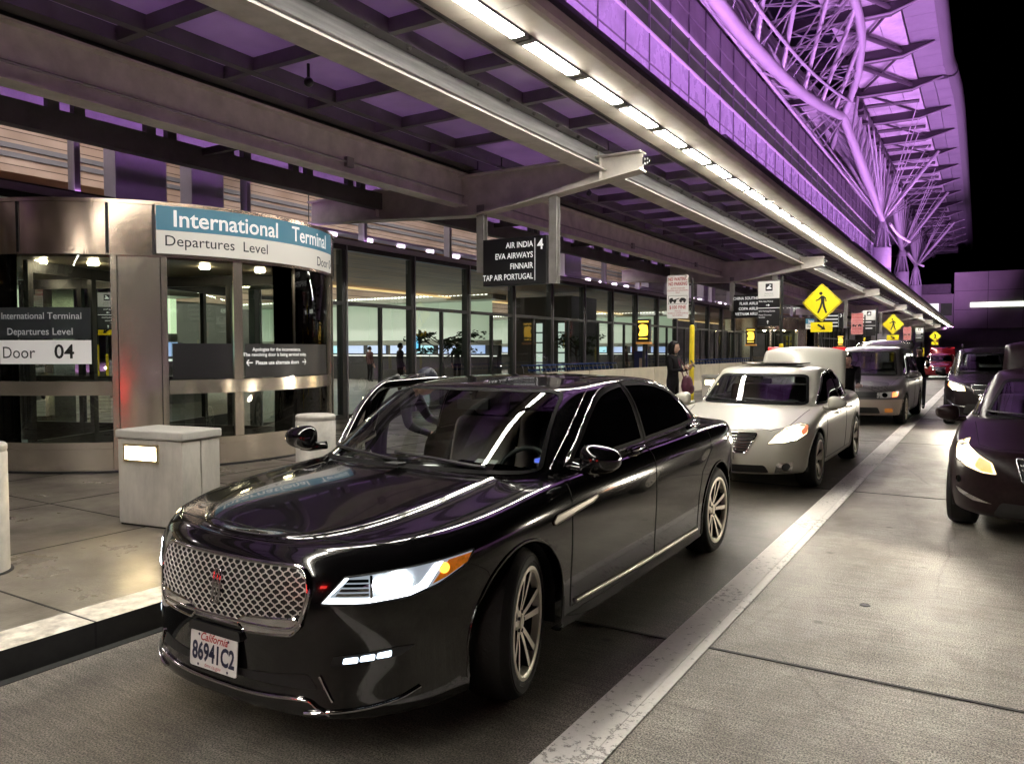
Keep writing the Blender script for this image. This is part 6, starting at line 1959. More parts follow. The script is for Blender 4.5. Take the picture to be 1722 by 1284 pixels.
# ------------------------------------------------------------------ the other cars
def make_params(L, hw, H, ax1, ax2, lip, cowl, cowlz, belt, ws_top, rt_top, rt_base, deck, paint, rear='sedan', Rt=.335, roofw=.60, **k):
    b = belt
    ze = sm([(0, lip), (.5, lip + .035), (cowl, b - .03), (L * .5, b), (L - .8, b + .03), (L, (deck if rear == 'sedan' else b + .02) - .03)])
    s = lambda f: (lambda a: .22 + (ze(a) - .22) * f)
    wst, Z = H - .085, H
    if rear == 'sedan':
        g2, ztop = rt_top - .55, sm([(ws_top - .05, H - .08), (ws_top + .3, H - .035), (L * .53, H), (rt_top - .3, H - .03), (rt_top + .1, H - .10)], .2)
        rz = H - .12
    else:
        g2, ztop = rt_top - .30, sm([(ws_top - .05, H - .08), (ws_top + .35, H - .03), (L * .55, H), (rt_top, H - .05)], .2)
        rz = H - .09
    bw = hw - .09
    gl = lambda t: (belt - .05) + (H - .055 - (belt - .05)) * t
    af0 = cowl - .18; ar0 = rt_base + .12
    lerp = lambda a, c, t: a + (c - a) * t
    P = dict(L=L, hw=hw, H=H, paint=paint, a1=ax1 + .05, a2=L - (1.0 if rear == 'sedan' else .55), nf=k.get('nf', 2.5), nr=2.8, cf=.10, cr=.05, taper=.03,
        cols=(30, 52, 24), nv=52,
        rows=[dict(z=cst(.215), af=.28, ar=L - .25, W=hw - .15), dict(z=cst(.20), af=.10, ar=L - .10, W=hw - .06), dict(z=cst(.26), af=.04, ar=L - .04, W=hw - .025), dict(z=s(.33), af=.01, ar=L - .01, W=hw - .012),
              dict(z=s(.55), af=0, ar=L, W=hw - .003), dict(z=s(.76), af=.02, ar=L - .015, W=hw), dict(z=s(.92), af=.06, ar=L - .03, W=hw - .02), dict(z=ze, af=.11, ar=L - .05, W=hw - .055)],
        tops=[(.05, .008), (.2, .004), (.45, .004), (.75, 0), (1.0, 0)],
        zc=sm([(0, lip + .02), (.4, lip + .075), (cowl, cowlz), (cowl + .5, cowlz + .03), (rt_base - .2, deck + .02), (L - .3, deck + .03), (L, deck - .03)]),
        gh=dict(a1=ws_top + .35, a2=g2, nf=3.3, nr=3.4, cf=.15, cr=.15, cols=(32, 40, 28), nv=44,
            rows=[dict(z=cst(belt - .07), af=af0, ar=ar0, W=bw), dict(z=cst(belt - .01), af=af0 + .09, ar=ar0 - .10, W=bw - .004), dict(z=cst(gl(.35)), af=lerp(af0 + .05, ws_top, .36), ar=lerp(ar0 - .05, rt_top, .36), W=bw - .045),
                  dict(z=cst(gl(.66)), af=lerp(af0 + .05, ws_top, .66), ar=lerp(ar0 - .05, rt_top, .66), W=lerp(bw, roofw, .52)), dict(z=sm([(ws_top, gl(.90)), (L * .5, gl(.93)), (rt_top, rz - .04)]), af=ws_top - .10, ar=rt_top + .12, W=lerp(bw, roofw, .85)),
                  dict(z=sm([(ws_top, H - .095), (L * .5, H - .05), (rt_top, rz)]), af=ws_top, ar=rt_top, W=roofw)],
            tops=[(.10, .004), (.3, .002), (.6, 0), (1, 0)], zc=ztop),
        Rt=Rt, Rr=k.get('Rr', .225), Ra=Rt + .045, ww=.22, axles=(ax1, ax2), style=k.get('style', (10, 0, .020, .032)), inset=.02,
        open_top=[(-.1, cowl + .12), (bw - .17, cowl + .25), (bw - .07, cowl + .8), (bw - .07, rt_base - .7), (bw - .17, rt_base - .15), (-.1, rt_base - .1)], open_z=b - .25,
        windscreen=[(bw - .20, belt + .015), (bw - .155, belt + .035), (roofw - .055, H - .155), (roofw - .12, H - .135)], amid=ws_top + .5,
        side_glass=k.get('glass', M_PRIV), chrome_dlo=k.get('dlo', M_RUBBER), wr=.05,
        mirror=(hw + .085, cowl + .28, belt + .05), msize=.95, cowl=cowl, belt=belt, seat_front=cowl + .75, seat_rear=cowl + 1.75, seat=k.get('seat', M_SEAT))
    if rear == 'sedan':
        m = (ws_top + .30 + rt_top) / 2 - .12
        P['side_windows'] = [[(cowl + .32, belt + .015), (ws_top + .22, H - .135), (m - .03, H - .085), (m - .03, belt + .03)], [(m + .03, belt + .03), (m + .03, H - .085), (rt_top - .15, H - .115), (rt_top + .15, H - .22), (rt_base - .22, belt + .09), (rt_base - .42, belt + .05)]]
        P['rear_window'] = [(roofw + .0, belt + .13), (roofw + .02, belt + .16), (roofw - .06, H - .15), (roofw - .12, H - .13)]
        P['seams_side'] = [[(cowl + .2, belt - .03), (cowl + .17, .6), (cowl + .18, .30)], [(m, belt), (m - .02, .30)], [(rt_base - .18, belt), (ax2 - .42, .62), (ax2 - .50, .30)], [(cowl + .18, .30), (ax2 - .5, .30)]]
    else:
        m1, m2 = ws_top + .75, ws_top + 1.75
        P['side_windows'] = [[(cowl + .40, belt + .02), (ws_top + .20, H - .19), (m1 - .03, H - .15), (m1 - .03, belt + .03)], [(m1 + .04, belt + .03), (m1 + .04, H - .15), (m2 - .03, H - .15), (m2 - .03, belt + .04)], [(m2 + .04, belt + .04), (m2 + .04, H - .15), (rt_top - .20, H - .17), (rt_top + .0, belt + .08)]]
        P['rear_window'] = [(roofw + .02, belt + .08), (roofw + .04, belt + .12), (roofw - .04, H - .17), (roofw - .1, H - .15)]
        P['seams_side'] = [[(cowl + .25, belt - .03), (cowl + .22, .30)], [(m1, belt), (m1, .30)], [(m2, belt), (m2, .62)], [(m1 - .3, belt - .12), (rt_top, belt - .12)], [(cowl + .22, .28), (ax2 - .5, .28)]]
    P['seams_top'] = [[(.0, .16), (hw * .55, .22), (hw * .70, .40), (hw * .80, cowl)]]
    return P

def lamps(root, bvb, poly, bulbs, amber=None, glow=(1.0, .90, .72), gs=1.4, bs=60, beam=120, tgt=None, sides=(1, -1), bcol=(1, .90, .72), amber_s=3.0, fog=None, size=84):
    for s in sides:
        mr = 0 if s > 0 else -1
        F = fillet(poly, .02, 4)
        g = MB(); patch(g, bvb, F, CORNER, .003, .035, mirror=mr)
        h = g.build('headlight', mat('lamp_bowl_%d' % int(gs * 100), (.6, .58, .54), rough=.2, metal=.5, emit=glow, estr=gs), parent=root, smooth=60, fixn=False)
        g = MB(); trim(g, bvb, F, CORNER, .004, .002, closed=True, mirror=mr); g.build('headlight_frame', M_RUBBER, parent=h)
        g = MB()
        for (x, z, r) in bulbs: patch(g, bvb, [(x + 1.25 * r * math.cos(a), z + r * math.sin(a)) for a in np.linspace(0, 2 * math.pi, 20)[:-1]], CORNER, .009, .03, mirror=mr)
        if bs > 0: g.build('bulb', mat_glow('bulb_%d' % bs, bcol, bs), parent=h, fixn=False)
        else: g.build('bulb', M_CHROME, parent=h, fixn=False)
        if amber:
            g = MB(); patch(g, bvb, fillet(amber, .01, 3), CORNER, .007, .03, mirror=mr)
            g.build('amber_lamp', mat_glow('amber_glow_%d' % int(amber_s * 10), (1.0, .17, .006), amber_s), parent=h, fixn=False)
        if beam > 0:
            x, z, r = bulbs[0]; q = pj(bvb, (x, z), CORNER, .05)
            t = tgt or (0, -9, 0)
            spot('headlight_beam', root, (s * q.x, q.y, q.z), (s * q.x + (t[0] if len(t) < 4 or s > 0 else t[3]), t[1], t[2]), beam, bcol, size, .85)

def raised_lid(root, paint, w, y0, z0, dz, depth, name='boot_lid', red=True, thick=.05):
    """boot lid swung up: outer skin faces forward, rear edge folded over at the top"""
    prof = smooth_line([(y0, z0), (y0 + .13, z0 + dz * .45), (y0 + .22, z0 + dz * .85), (y0 + .30, z0 + dz * .985), (y0 + .40, z0 + dz), (y0 + .40 + depth, z0 + dz - .03)], 20)
    g = MB(); vs = []; n = 17
    for (y, z) in prof:
        for i in range(n):
            t = -1 + 2 * i / (n - 1)
            f = (z - z0) / dz
            ww = w * (1 - .05 * f - .02)
            e = abs(t) ** 6
            vs.append((ww * t, y + .08 * t * t + .02 * e, z - .035 * f * t * t - .03 * e * f))
    k = len(prof)
    fs = [(i * n + j, i * n + j + 1, (i + 1) * n + j + 1, (i + 1) * n + j) for i in range(k - 1) for j in range(n - 1)]
    g.add(vs, fs)
    o = g.build(name, paint, parent=root, smooth=60)
    so = o.modifiers.new('thickness', 'SOLIDIFY'); so.thickness = thick; so.offset = 0
    if red:
        for s in (1, -1):
            g = MB(); y, z = prof[-5]; g.box(s * w * .62, s * w * .90, y + .03, y + .14, z - .035, z + .022)
            lp = g.build('lid_lamp', mat('lid_red_lens', (.5, .02, .03), rough=.15, emit=(1, .05, .06), estr=.7), parent=o, bevel=.008)
    return o

# --- pale sedan behind the black one
M_CHAMP = mat('champagne_paint', (.66, .64, .56), rough=.30, metal=.1, coat=.35)
P = make_params(4.86, .912, 1.45, .95, 3.76, .70, 1.22, .95, .93, 1.98, 3.58, 4.24, 1.04, M_CHAMP, roofw=.63, style=(10, 9, .018, .03), dlo=M_CHROME, seat=mat('seat_grey', (.16, .14, .13), rough=.5))
pale, pb, pg, pa, _, _ = car('white_sedan', 'pale champagne white sedan with its boot lid raised behind the black sedan', 'car', (-2.56, 8.78, 0), P, R(-.6))
raised_lid(pale, M_CHAMP, .67, 4.14, 1.04, .62, .12)
lamps(pale, pb, [(.42, .575), (.53, .67), (.70, .745), (.98, .785), (1.05, .765), (.98, .675), (.82, .618), (.62, .585)], [(.76, .670, .055), (.65, .645, .042)], [(.88, .705), (1.01, .768), (1.04, .757), (.965, .682), (.89, .660)], glow=(1, .86, .58), gs=2.6, bs=170, beam=45, tgt=(.2, -12, .42), amber_s=.75)
g = MB(); gl = fillet([(-.38, .685), (.38, .685), (.27, .475), (-.27, .475)], .03); patch(g, pb, gl, FRONT, .003, .05); gg = g.build('grille', M_RUBBER, parent=pale, fixn=False)
g = MB(); trim(g, pb, gl, FRONT, .010, .008, closed=True)
for k in range(6):
    z = .505 + .030 * k; w = .275 + (.36 - .275) * (z - .475) / .21 + .015; trim(g, pb, [(-w, z), (w, z)], FRONT, .0065, .010)
g.build('grille_bars', M_CHROME, parent=gg, smooth=60)
g = MB(); patch(g, pb, fillet([(-.50, .245), (.50, .245), (.46, .335), (-.46, .335)], .03), FRONT, .003, .05); g.build('lower_intake', M_RUBBER, parent=pale, fixn=False)
for s in (1, -1):
    mr = 0 if s > 0 else -1
    g = MB(); patch(g, pb, fillet([(.53, .235), (.75, .26), (.75, .375), (.53, .36)], .03), CORNER, .004, .04, mirror=mr); f = g.build('fog_lamp', M_CHROME, parent=pale, fixn=False)
    g = MB(); patch(g, pb, [(.655 + .055 * math.cos(a), .312 + .042 * math.sin(a)) for a in np.linspace(0, 6.28, 18)[:-1]], CORNER, .007, .03, mirror=mr); g.build('fog_lens', M_RIMDK, parent=f, fixn=False)
g = MB(); g.box(-.155, .155, -.055, -.04, .40, .48); g.build('number_plate', mat('plate_back_dark', (.10, .08, .08), rough=.4), parent=pale)
g = MB(); g.box(-.40, .40, 2.25, 2.9, 1.440, 1.457); g.build('sunroof', M_TINT, parent=pale, bevel=.003)
g = MB()
for s in (1, -1):
    q = pj(pa, (2.15, .82), SIDE, .02); g.tube([(s * q.x, 2.05, .82), (s * (q.x + .01), 2.15, .825), (s * q.x, 2.25, .82)], .014, 8); q = pj(pa, (3.1, .84), SIDE, .02); g.tube([(s * q.x, 3.0, .84), (s * (q.x + .01), 3.1, .845), (s * q.x, 3.2, .84)], .014, 8)
    g.build('door_handle', M_CHROME, parent=pale, smooth=60); g = MB()

# --- grey minivan
M_VAN = mat('van_grey_paint', (.105, .095, .10), rough=.3, metal=.35, coat=.3)
M_VANLOW = mat('van_lower_beige', (.40, .33, .28), rough=.35)
P = make_params(5.05, .955, 1.74, .98, 3.98, .82, 1.12, 1.07, 1.04, 1.86, 4.55, 4.92, 1.10, M_VAN, rear='van', roofw=.66, style=(10, 0, .022, .03), glass=M_PRIV)
van, vb, vg, va, _, _ = car('grey_minivan', 'dark grey minivan with beige bumper and raised tailgate behind the white sedan', 'car', (-2.42, 18.15, 0), P, R(-1.5))
lamps(van, vb, [(.38, .60), (.40, .715), (.62, .735), (.86, .745), (.92, .725), (.90, .625), (.62, .600)], [(.55, .665, .05)], [(.72, .615), (.74, .72), (.87, .73), (.905, .715), (.885, .635)], glow=(.8, .75, .7), gs=.10, bs=0, beam=0, amber_s=2.6)
g = MB(); patch(g, vb, fillet([(-.52, .60), (.52, .60), (.50, .73), (-.50, .73)], .03), FRONT, .003, .05); g.build('grille', M_RUBBER, parent=van, fixn=False)
g = MB(); patch(g, vb, fillet([(-.62, .10), (.62, .10), (.66, .50), (.60, .62), (-.60, .62), (-.66, .50)], .05), TOP, .004, .06); g.build('hood_bra', mat('vinyl_bra', (.02, .018, .02), rough=.5), parent=van, fixn=False)
g = MB(); patch(g, vb, fillet([(-.92, .23), (.92, .23), (.935, .50), (.91, .565), (-.91, .565), (-.935, .50)], .04), FRONT, .006, .05); bu = g.build('bumper', M_VANLOW, parent=van, smooth=60, fixn=False)
g = MB(); patch(g, vb, fillet([(-.52, .27), (.52, .27), (.48, .40), (-.48, .40)], .03), FRONT, .010, .05); g.build('lower_intake', M_RUBBER, parent=bu, fixn=False)
for s in (1, -1):
    g = MB(); patch(g, vb, fillet([(s * .60, .29), (s * .74, .29), (s * .74, .38), (s * .60, .38)], .02), FRONT, .011, .05); g.build('fog_lamp', mat('fog_amber', (.3, .12, .03), rough=.2, emit=(1, .35, .05), estr=.25), parent=van, fixn=False)
g = MB()
for i in range(15):
    t = i / 14
g = MB(); prof = [(4.62, 1.72), (4.85, 1.83), (5.25, 1.90), (5.65, 1.88), (5.75, 1.80)]
vs = []
for (y, z) in prof:
    for i in range(13):
        t = -1 + i / 6; vs.append((.69 * t * (1 if y < 5.5 else .9), y, z - .10 * t ** 4))
g.add(vs, [(i * 13 + j, i * 13 + j + 1, (i + 1) * 13 + j + 1, (i + 1) * 13 + j) for i in range(4) for j in range(12)])
tg = g.build('raised_tailgate', M_VAN, parent=van, smooth=60); so = tg.modifiers.new('thickness', 'SOLIDIFY'); so.thickness = .06
g = MB(); g.tube([(v[0], v[1], v[2] + .02) for v in [vs[13 * i] for i in range(5)]], .03, 8); g.tube([(-.6, 5.0, 1.84), (.6, 5.0, 1.84)], .02, 6); g.build('tailgate_rim', M_CHROME, parent=tg, smooth=60)
g = MB()
for s in (1, -1):
    for y in (2.6, 3.3):
        q = pj(va, (y, .92), SIDE, .02); g.tube([(s * q.x, y - .1, .92), (s * (q.x + .012), y, .925), (s * q.x, y + .1, .92)], .015, 8)
g.build('door_handles', M_CHROME, parent=van, smooth=60)

# --- dark hatch SUV in the next lane
M_SUV = mat('suv_dark_paint', (.020, .016, .018), rough=.24, metal=.1, coat=.15, spec=.3)
P = make_params(4.75, .935, 1.71, .95, 3.70, .92, 1.30, 1.14, 1.08, 2.05, 4.25, 4.62, 1.12, M_SUV, rear='van', roofw=.64, Rt=.36, style=(10, 0, .022, .03))
suv, sb, sg, sa, _, _ = car('dark_suv', 'dark tall car with dazzling headlight in the next lane behind the dark saloon', 'car', (.19, 18.75, 0), P, R(1.0))
lamps(suv, sb, [(.44, .76), (.50, .87), (.80, .93), (1.0, .955), (.98, .87), (.80, .79), (.6, .765)], [(.72, .845, .065), (.60, .825, .05)], [(.90, .86), (.985, .945), (.99, .88), (.93, .84)], glow=(1, .76, .40), gs=2.4, bs=60, beam=220, tgt=(-1.5, -14, .6), amber_s=2.6, size=100)
g = MB(); gl = fillet([(-.42, .90), (.42, .90), (.34, .70), (-.34, .70)], .04); patch(g, sb, gl, FRONT, .003, .05); gg = g.build('grille', M_RUBBER, parent=suv, fixn=False)
g = MB(); trim(g, sb, gl, FRONT, .014, .008, closed=True); trim(g, sb, [(-.37, .80), (.37, .80)], FRONT, .012, .008); g.build('grille_frame', M_CHROME, parent=gg, smooth=60)
g = MB(); patch(g, sb, fillet([(-.55, .30), (.55, .30), (.5, .50), (-.5, .50)], .04), FRONT, .003, .05); g.build('lower_intake', M_RUBBER, parent=suv, fixn=False)
g = MB()
for s in (1, -1): trim(g, sb, smooth_line([(.45, .44), (.70, .46), (.95, .55)], 10), CORNER, .012, .006, mirror=(0 if s > 0 else -1))
g.build('bumper_strips', M_CHROME, parent=suv, smooth=60)
g = MB()
for s in (1, -1): g.tube([(s * .60, 2.2, 1.72), (s * .60, 2.4, 1.765), (s * .60, 4.0, 1.765), (s * .60, 4.15, 1.72)], .018, 8)
g.build('roof_rails', M_CHROME, parent=suv, smooth=60)

# --- dark saloon cut by the right edge
M_ACC = mat('dark_maroon_paint', (.018, .010, .011), rough=.30, metal=0, coat=0, spec=.12, var=.2, vscale=30)
P = make_params(4.94, .925, 1.475, .95, 3.75, .76, 1.28, 1.00, .95, 2.08, 3.50, 4.20, 1.08, M_ACC, style=(10, 0, .022, .034), dlo=M_CHROME, nf=2.9)
acc, ab, ag, aa, _, _ = car('dark_saloon', 'dark maroon black saloon with lit amber and white headlights cut by the right edge', 'car', (.60, 7.45, 0), P, R(-3.5))
raised_lid(acc, M_ACC, .68, 4.05, 1.08, .66, .12, red=False)
lamps(acc, ab, [(.40, .595), (.46, .69), (.70, .775), (.99, .845), (1.0, .81), (.90, .715), (.72, .635), (.52, .595)], [(.80, .735, .06), (.70, .705, .05)], [(.43, .605), (.475, .685), (.585, .722), (.60, .645), (.53, .61)], glow=(1, .70, .28), gs=2.4, bs=60, beam=130, tgt=(.3, -12, .3, -5.0), amber_s=2.8, size=100)
g = MB(); gl = fillet([(-.36, .735), (.36, .735), (.31, .56), (.24, .53), (-.24, .53), (-.31, .56)], .02); patch(g, ab, gl, FRONT, .003, .05); gg = g.build('grille', M_RUBBER, parent=acc, fixn=False)
g = MB(); trim(g, ab, gl, FRONT, .013, .010, closed=True)
for k in range(4): trim(g, ab, [(-.33 + .012 * (3 - k), .58 + .036 * k), (.33 - .012 * (3 - k), .58 + .036 * k)], FRONT, .006, .008)
g.build('grille_frame', M_CHROME, parent=gg, smooth=60)
g = MB(); patch(g, ab, fillet([(-.52, .25), (.52, .25), (.46, .37), (-.46, .37)], .03), FRONT, .003, .05); g.build('lower_intake', M_RUBBER, parent=acc, fixn=False)
for s in (1, -1):
    mr = 0 if s > 0 else -1
    g = MB(); patch(g, ab, fillet([(.44, .345), (.60, .385), (.80, .43), (.86, .43), (.80, .395), (.62, .35)], .015), CORNER, .005, .03, mirror=mr); g.build('bumper_strip', M_CHROME, parent=acc, smooth=60, fixn=False)
    g = MB(); patch(g, ab, [(.80 + .045 * math.cos(a), .505 + .035 * math.sin(a)) for a in np.linspace(0, 6.28, 18)[:-1]], CORNER, .005, .03, mirror=mr); g.build('fog_lamp', M_CHROME, parent=acc, fixn=False)

# --- the next car ahead, just out of the picture: its brake lamps show as red glints in the steel and the grille
P = make_params(4.85, .91, 1.46, .95, 3.75, .72, 1.24, .97, .95, 2.0, 3.45, 4.12, 1.04, M_SUV)
nx, nb_, _, _, _, _ = car('leading_sedan', 'dark sedan with lit brake lamps just ahead of the black sedan, outside the photo', 'car', (-2.62, -5.9, 0), P)
for s in (1, -1):
    g = MB(); patch(g, nb_, fillet([(s * .45, .72), (s * .80, .74), (s * .82, .86), (s * .46, .84)], .02), REARV(4.85), .006, .05)
    g.build('brake_lamp', mat_glow('brake_lamp_red', (1.0, .02, .015), 16.0), parent=nx, fixn=False)
# --- red car far down the kerb and a white one beyond
M_REDP = mat('red_car_paint', (.20, .008, .015), rough=.2, metal=.2, coat=1.0)
P = make_params(4.7, .90, 1.46, .95, 3.7, .74, 1.22, .97, .95, 1.98, 3.40, 4.05, 1.04, M_REDP)
red, rb, _, _, _, _ = car('red_car', 'small distant red car with raised boot lid between the minivan and the dark SUV', 'car', (-2.15, 48.5, 0), P)
raised_lid(red, M_REDP, .70, 3.95, 1.04, .72, .12, red=True)
lamps(red, rb, [(.46, .60), (.56, .69), (.90, .75), (.95, .70), (.62, .61)], [(.72, .67, .04)], None, glow=(.9, .8, .75), gs=.35, bs=0, beam=0)
g = MB(); gl = fillet([(-.36, .70), (.36, .70), (.30, .56), (-.30, .56)], .02); patch(g, rb, gl, FRONT, .004, .06); gg = g.build('grille', M_RUBBER, parent=red, fixn=False)
g = MB(); trim(g, rb, gl, FRONT, .014, .01, closed=True); trim(g, rb, [(-.33, .63), (.33, .63)], FRONT, .012, .01); g.build('grille_frame', M_CHROME, parent=gg)
g = MB(); g.box(-.155, .155, -.03, -.015, .36, .45); g.build('number_plate', mat('plate_redlit', (.6, .2, .15), rough=.4), parent=red)  # red light on the plate is put into its colour
M_WHITEP = mat('white_car_paint', (.62, .62, .60), rough=.22, coat=1.0)
P = make_params(4.7, .90, 1.50, .95, 3.7, .76, 1.22, 1.0, .97, 1.98, 3.40, 4.05, 1.06, M_WHITEP)
wh, wb, _, _, _, _ = car('white_car', 'distant white car mostly hidden behind the dark SUV', 'car', (-.05, 38.0, 0), P)
lamps(wh, wb, [(.46, .60), (.56, .69), (.90, .75), (.95, .70), (.62, .61)], [(.72, .67, .04)], None, glow=(1, .9, .8), gs=.8, bs=30, beam=120, tgt=(0, -8, 0))
P = make_params(4.7, .90, 1.50, .95, 3.7, .76, 1.22, 1.0, .97, 1.98, 3.40, 4.05, 1.06, M_SUV)
dk, db, _, _, _, _ = car('dark_car', 'farthest dark car parked at the kerb beyond the red car', 'car', (-2.3, 62.0, 0), P)
lamps(dk, db, [(.46, .60), (.56, .69), (.90, .75), (.95, .70), (.62, .61)], [(.72, .67, .04)], None, glow=(1, .9, .8), gs=1.2, bs=30, beam=0)
# ------------------------------------------------------------------ people
def person(label, loc, rz, J, top, trousers, hair=M_HAIR, hair_style='bob', shoes=M_RUBBER, sleeve_end=.80, cap=None):
    """J: joint positions, facing -Y, x to the figure's left-hand side in the picture; one continuous skinned body"""
    root = thing('person', label, 'person', loc, rz)
    bm = bmesh.new(); ly = bm.verts.layers.skin.verify()
    V = {}
    def v(n, p, r, r2=None):
        q = bm.verts.new(p); q[ly].radius = (r, r2 or r); V[n] = q; return q
    def e(*ns):
        for a, b in zip(ns[:-1], ns[1:]): bm.edges.new((V[a], V[b]))
    v('pelvis', J['pelvis'], .135, .115); V['pelvis'][ly].use_root = True
    v('waist', J['waist'], .118, .10); v('chest', J['chest'], .150, .115); v('upper', J['upper'], .125, .10); v('neck', J['neck'], .052); v('skull', J['skull'], .055)
    e('pelvis', 'waist', 'chest', 'upper', 'neck', 'skull')
    for s in 'LR':
        v('sh' + s, J['sh' + s], .064); v('el' + s, J['el' + s], .044); v('wr' + s, J['wr' + s], .028); v('pa' + s, J['pa' + s], .034, .018)
        e('upper', 'sh' + s, 'el' + s, 'wr' + s, 'pa' + s)
        v('hip' + s, J['hip' + s], .092); v('kn' + s, J['kn' + s], .060); v('an' + s, J['an' + s], .042); v('to' + s, J['to' + s], .038, .03)
        e('pelvis', 'hip' + s, 'kn' + s, 'an' + s, 'to' + s)
    me = bpy.data.meshes.new('body'); bm.to_mesh(me); bm.free()
    o = bpy.data.objects.new('body', me); COL.objects.link(o)
    o.modifiers.new('skin', 'SKIN'); ss = o.modifiers.new('sub', 'SUBSURF'); ss.levels = 2; ss.render_levels = 2
    bpy.context.view_layer.update()
    m2 = bpy.data.meshes.new_from_object(o.evaluated_get(bpy.context.evaluated_depsgraph_get()))
    bpy.data.objects.remove(o)
    g = MB(); g.add([tuple(q.co) for q in m2.vertices], [tuple(p.vertices) for p in m2.polygons])
    nb = len(g.f)
    # head with face, hands with fingers joined to the same mesh
    H = Vector(J['head']); fw = (Vector(J['face']) - H).normalized(); up = (H - Vector(J['neck'])).normalized()
    up = (up - fw * up.dot(fw)).normalized(); sd = fw.cross(up)
    hd = MB(); hd.sphere((0, 0, 0), 1, n=24, m=18)
    for p in hd.v:
        x, y, z = p                      # y = forward, z = up
        k = 1 - .16 * max(0, -z) ** 1.5
        px, py, pz = x * .074 * k, y * .092 * (1 - .06 * max(0, -z)), z * .112
        if y > .2 and abs(x) < .28:      # nose, brow, mouth, chin
            w = (1 - abs(x) / .28)
            py += .022 * w * math.exp(-((z + .12) / .16) ** 2) + .006 * w * math.exp(-((z + .62) / .10) ** 2) - .006 * math.exp(-((z - .12) / .08) ** 2)
        if y > .3 and .25 < abs(x) < .6: py -= .010 * math.exp(-((z - .08) / .12) ** 2)
        g.v.append(tuple(H + sd * px + fw * py + up * pz))
    o0 = len(g.v) - len(hd.v); g.f.extend([tuple(i + o0 for i in f) for f in hd.f]); g.m.extend([0] * len(hd.f))
    for s in (1, -1):                    # ears
        n0 = len(g.v); g.sphere((0, 0, 0), .012, .022, .030, 8, 6)
        for i in range(n0, len(g.v)):
            x, y, z = g.v[i]; g.v[i] = tuple(H + sd * (s * .074 + x) + fw * (y - .008) + up * (z - .005))
    for s in 'LR':
        W, Pm = Vector(J['wr' + s]), Vector(J['pa' + s]); d = (Pm - W).normalized()
        cu = Vector(J.get('curl' + s, (0, -.3, -1))).normalized(); lat = d.cross(cu).normalized()
        for i, (off, ln) in enumerate(((-.027, .062), (-.009, .074), (.009, .070), (.027, .054))):
            b = Pm + lat * off + d * .018
            g.tube([b, b + d * ln * .45 + cu * ln * .12, b + d * ln * .75 + cu * ln * .42, b + d * ln * .85 + cu * ln * .75], [.0095, .009, .008, .006], 7)
        b = W + d * .03 + lat * .028
        g.tube([b, b + lat * .028 + d * .022, b + lat * .034 + d * .048 + cu * .02, b + lat * .026 + d * .066 + cu * .03], [.012, .010, .009, .007], 7)
    body = g.build('body', [M_SKIN, top, trousers, shoes], parent=root, smooth=180)
    zh = J['pelvis'][2] - .06; N_ = Vector(J['neck'])
    for i, p in enumerate(body.data.polygons):
        if i >= nb: p.material_index = 0; continue
        c = p.center
        dn = min((c - Vector(J['pa' + s])).length for s in 'LR'); 
        nearh = min((c - Vector(J['wr' + s])).length for s in 'LR')
        if c.z < .10: p.material_index = 3
        elif dn < .055 or nearh < .03: p.material_index = 0
        elif (c - N_).dot(N_ - Vector(J['upper'])) > -.002 and (c - N_).length < .085: p.material_index = 0
        elif c.z > zh: p.material_index = 1
        else: p.material_index = 2
    # eyes
    g = MB()
    for s in (1, -1): q = H + sd * (s * .030) + fw * .079 + up * .010; g.sphere(tuple(q), .0085, n=8, m=6)
    g.build('eyes', M_BLACK, parent=root, smooth=180)
    g = MB()
    if hair_style:
        hs = MB(); hs.sphere((0, 0, 0), 1, n=28, m=20)
        for x, y, z in hs.v:
            if hair_style == 'bob':
                rx, ry, rz = .098, .112, .135
                dz = 0
                if z < 0: dz = -.085 * (-z) ** .5; 
                yy = y * ry - .022
                lim = .030 if z < .55 else .085
                yy = min(yy, lim)
                p = (x * rx * (1.02 if z < 0 else 1), yy, z * rz * (.95 if z > 0 else .75) + dz + .012)
            else:
                yy = min(y * .103 - .012, .030 if z < .5 else .088); p = (x * .085, yy, max(z * .124 + .008, -.04))
            g.v.append(tuple(H + sd * p[0] + fw * p[1] + up * p[2]))
        g.f = list(hs.f); g.m = [0] * len(g.f)
        rr = random.Random(5)                     # loose strands
        for k in range(90):
            a = rr.uniform(.35, 2.8) * rr.choice((1, -1)) + math.pi / 2; ca, sa = math.cos(a), -abs(math.sin(a)) * .8 + .1
            if hair_style != 'bob': break
            pts = [(ca * .05, sa * .05, .13), (ca * .095, sa * .105 - .015, .05), (ca * .100, min(sa * .112 - .018, .03), -.06), (ca * .094 + rr.gauss(0, .006), min(sa * .11 - .02, .03), -.175 - .02 * rr.random())]
            g.tube([H + sd * p[0] + fw * p[1] + up * p[2] for p in pts], [.002, .005, .006, .002], 5)
        g.build('hair', hair, parent=root, smooth=180)
    if cap is not None:
        g = MB(); g.sphere((0, 0, 0), 1, n=20, m=14)
        for i, (x, y, z) in enumerate(g.v): g.v[i] = tuple(H + sd * x * .086 + fw * (y * .105 - .004) + up * (max(z, .0) * .115 + .035))
        n0 = len(g.v); g.add([(-.06, .07, .04), (.06, .07, .04), (.045, .165, .028), (-.045, .165, .028), (-.06, .07, .05), (.06, .07, .05), (.045, .165, .036), (-.045, .165, .036)], [(0, 1, 2, 3), (7, 6, 5, 4), (2, 6, 7, 3), (1, 5, 6, 2), (0, 3, 7, 4)])
        for i in range(n0, len(g.v)):
            x, y, z = g.v[i]; g.v[i] = tuple(H + sd * x + fw * y + up * z)
        g.build('cap', cap, parent=root, smooth=50)
    return root

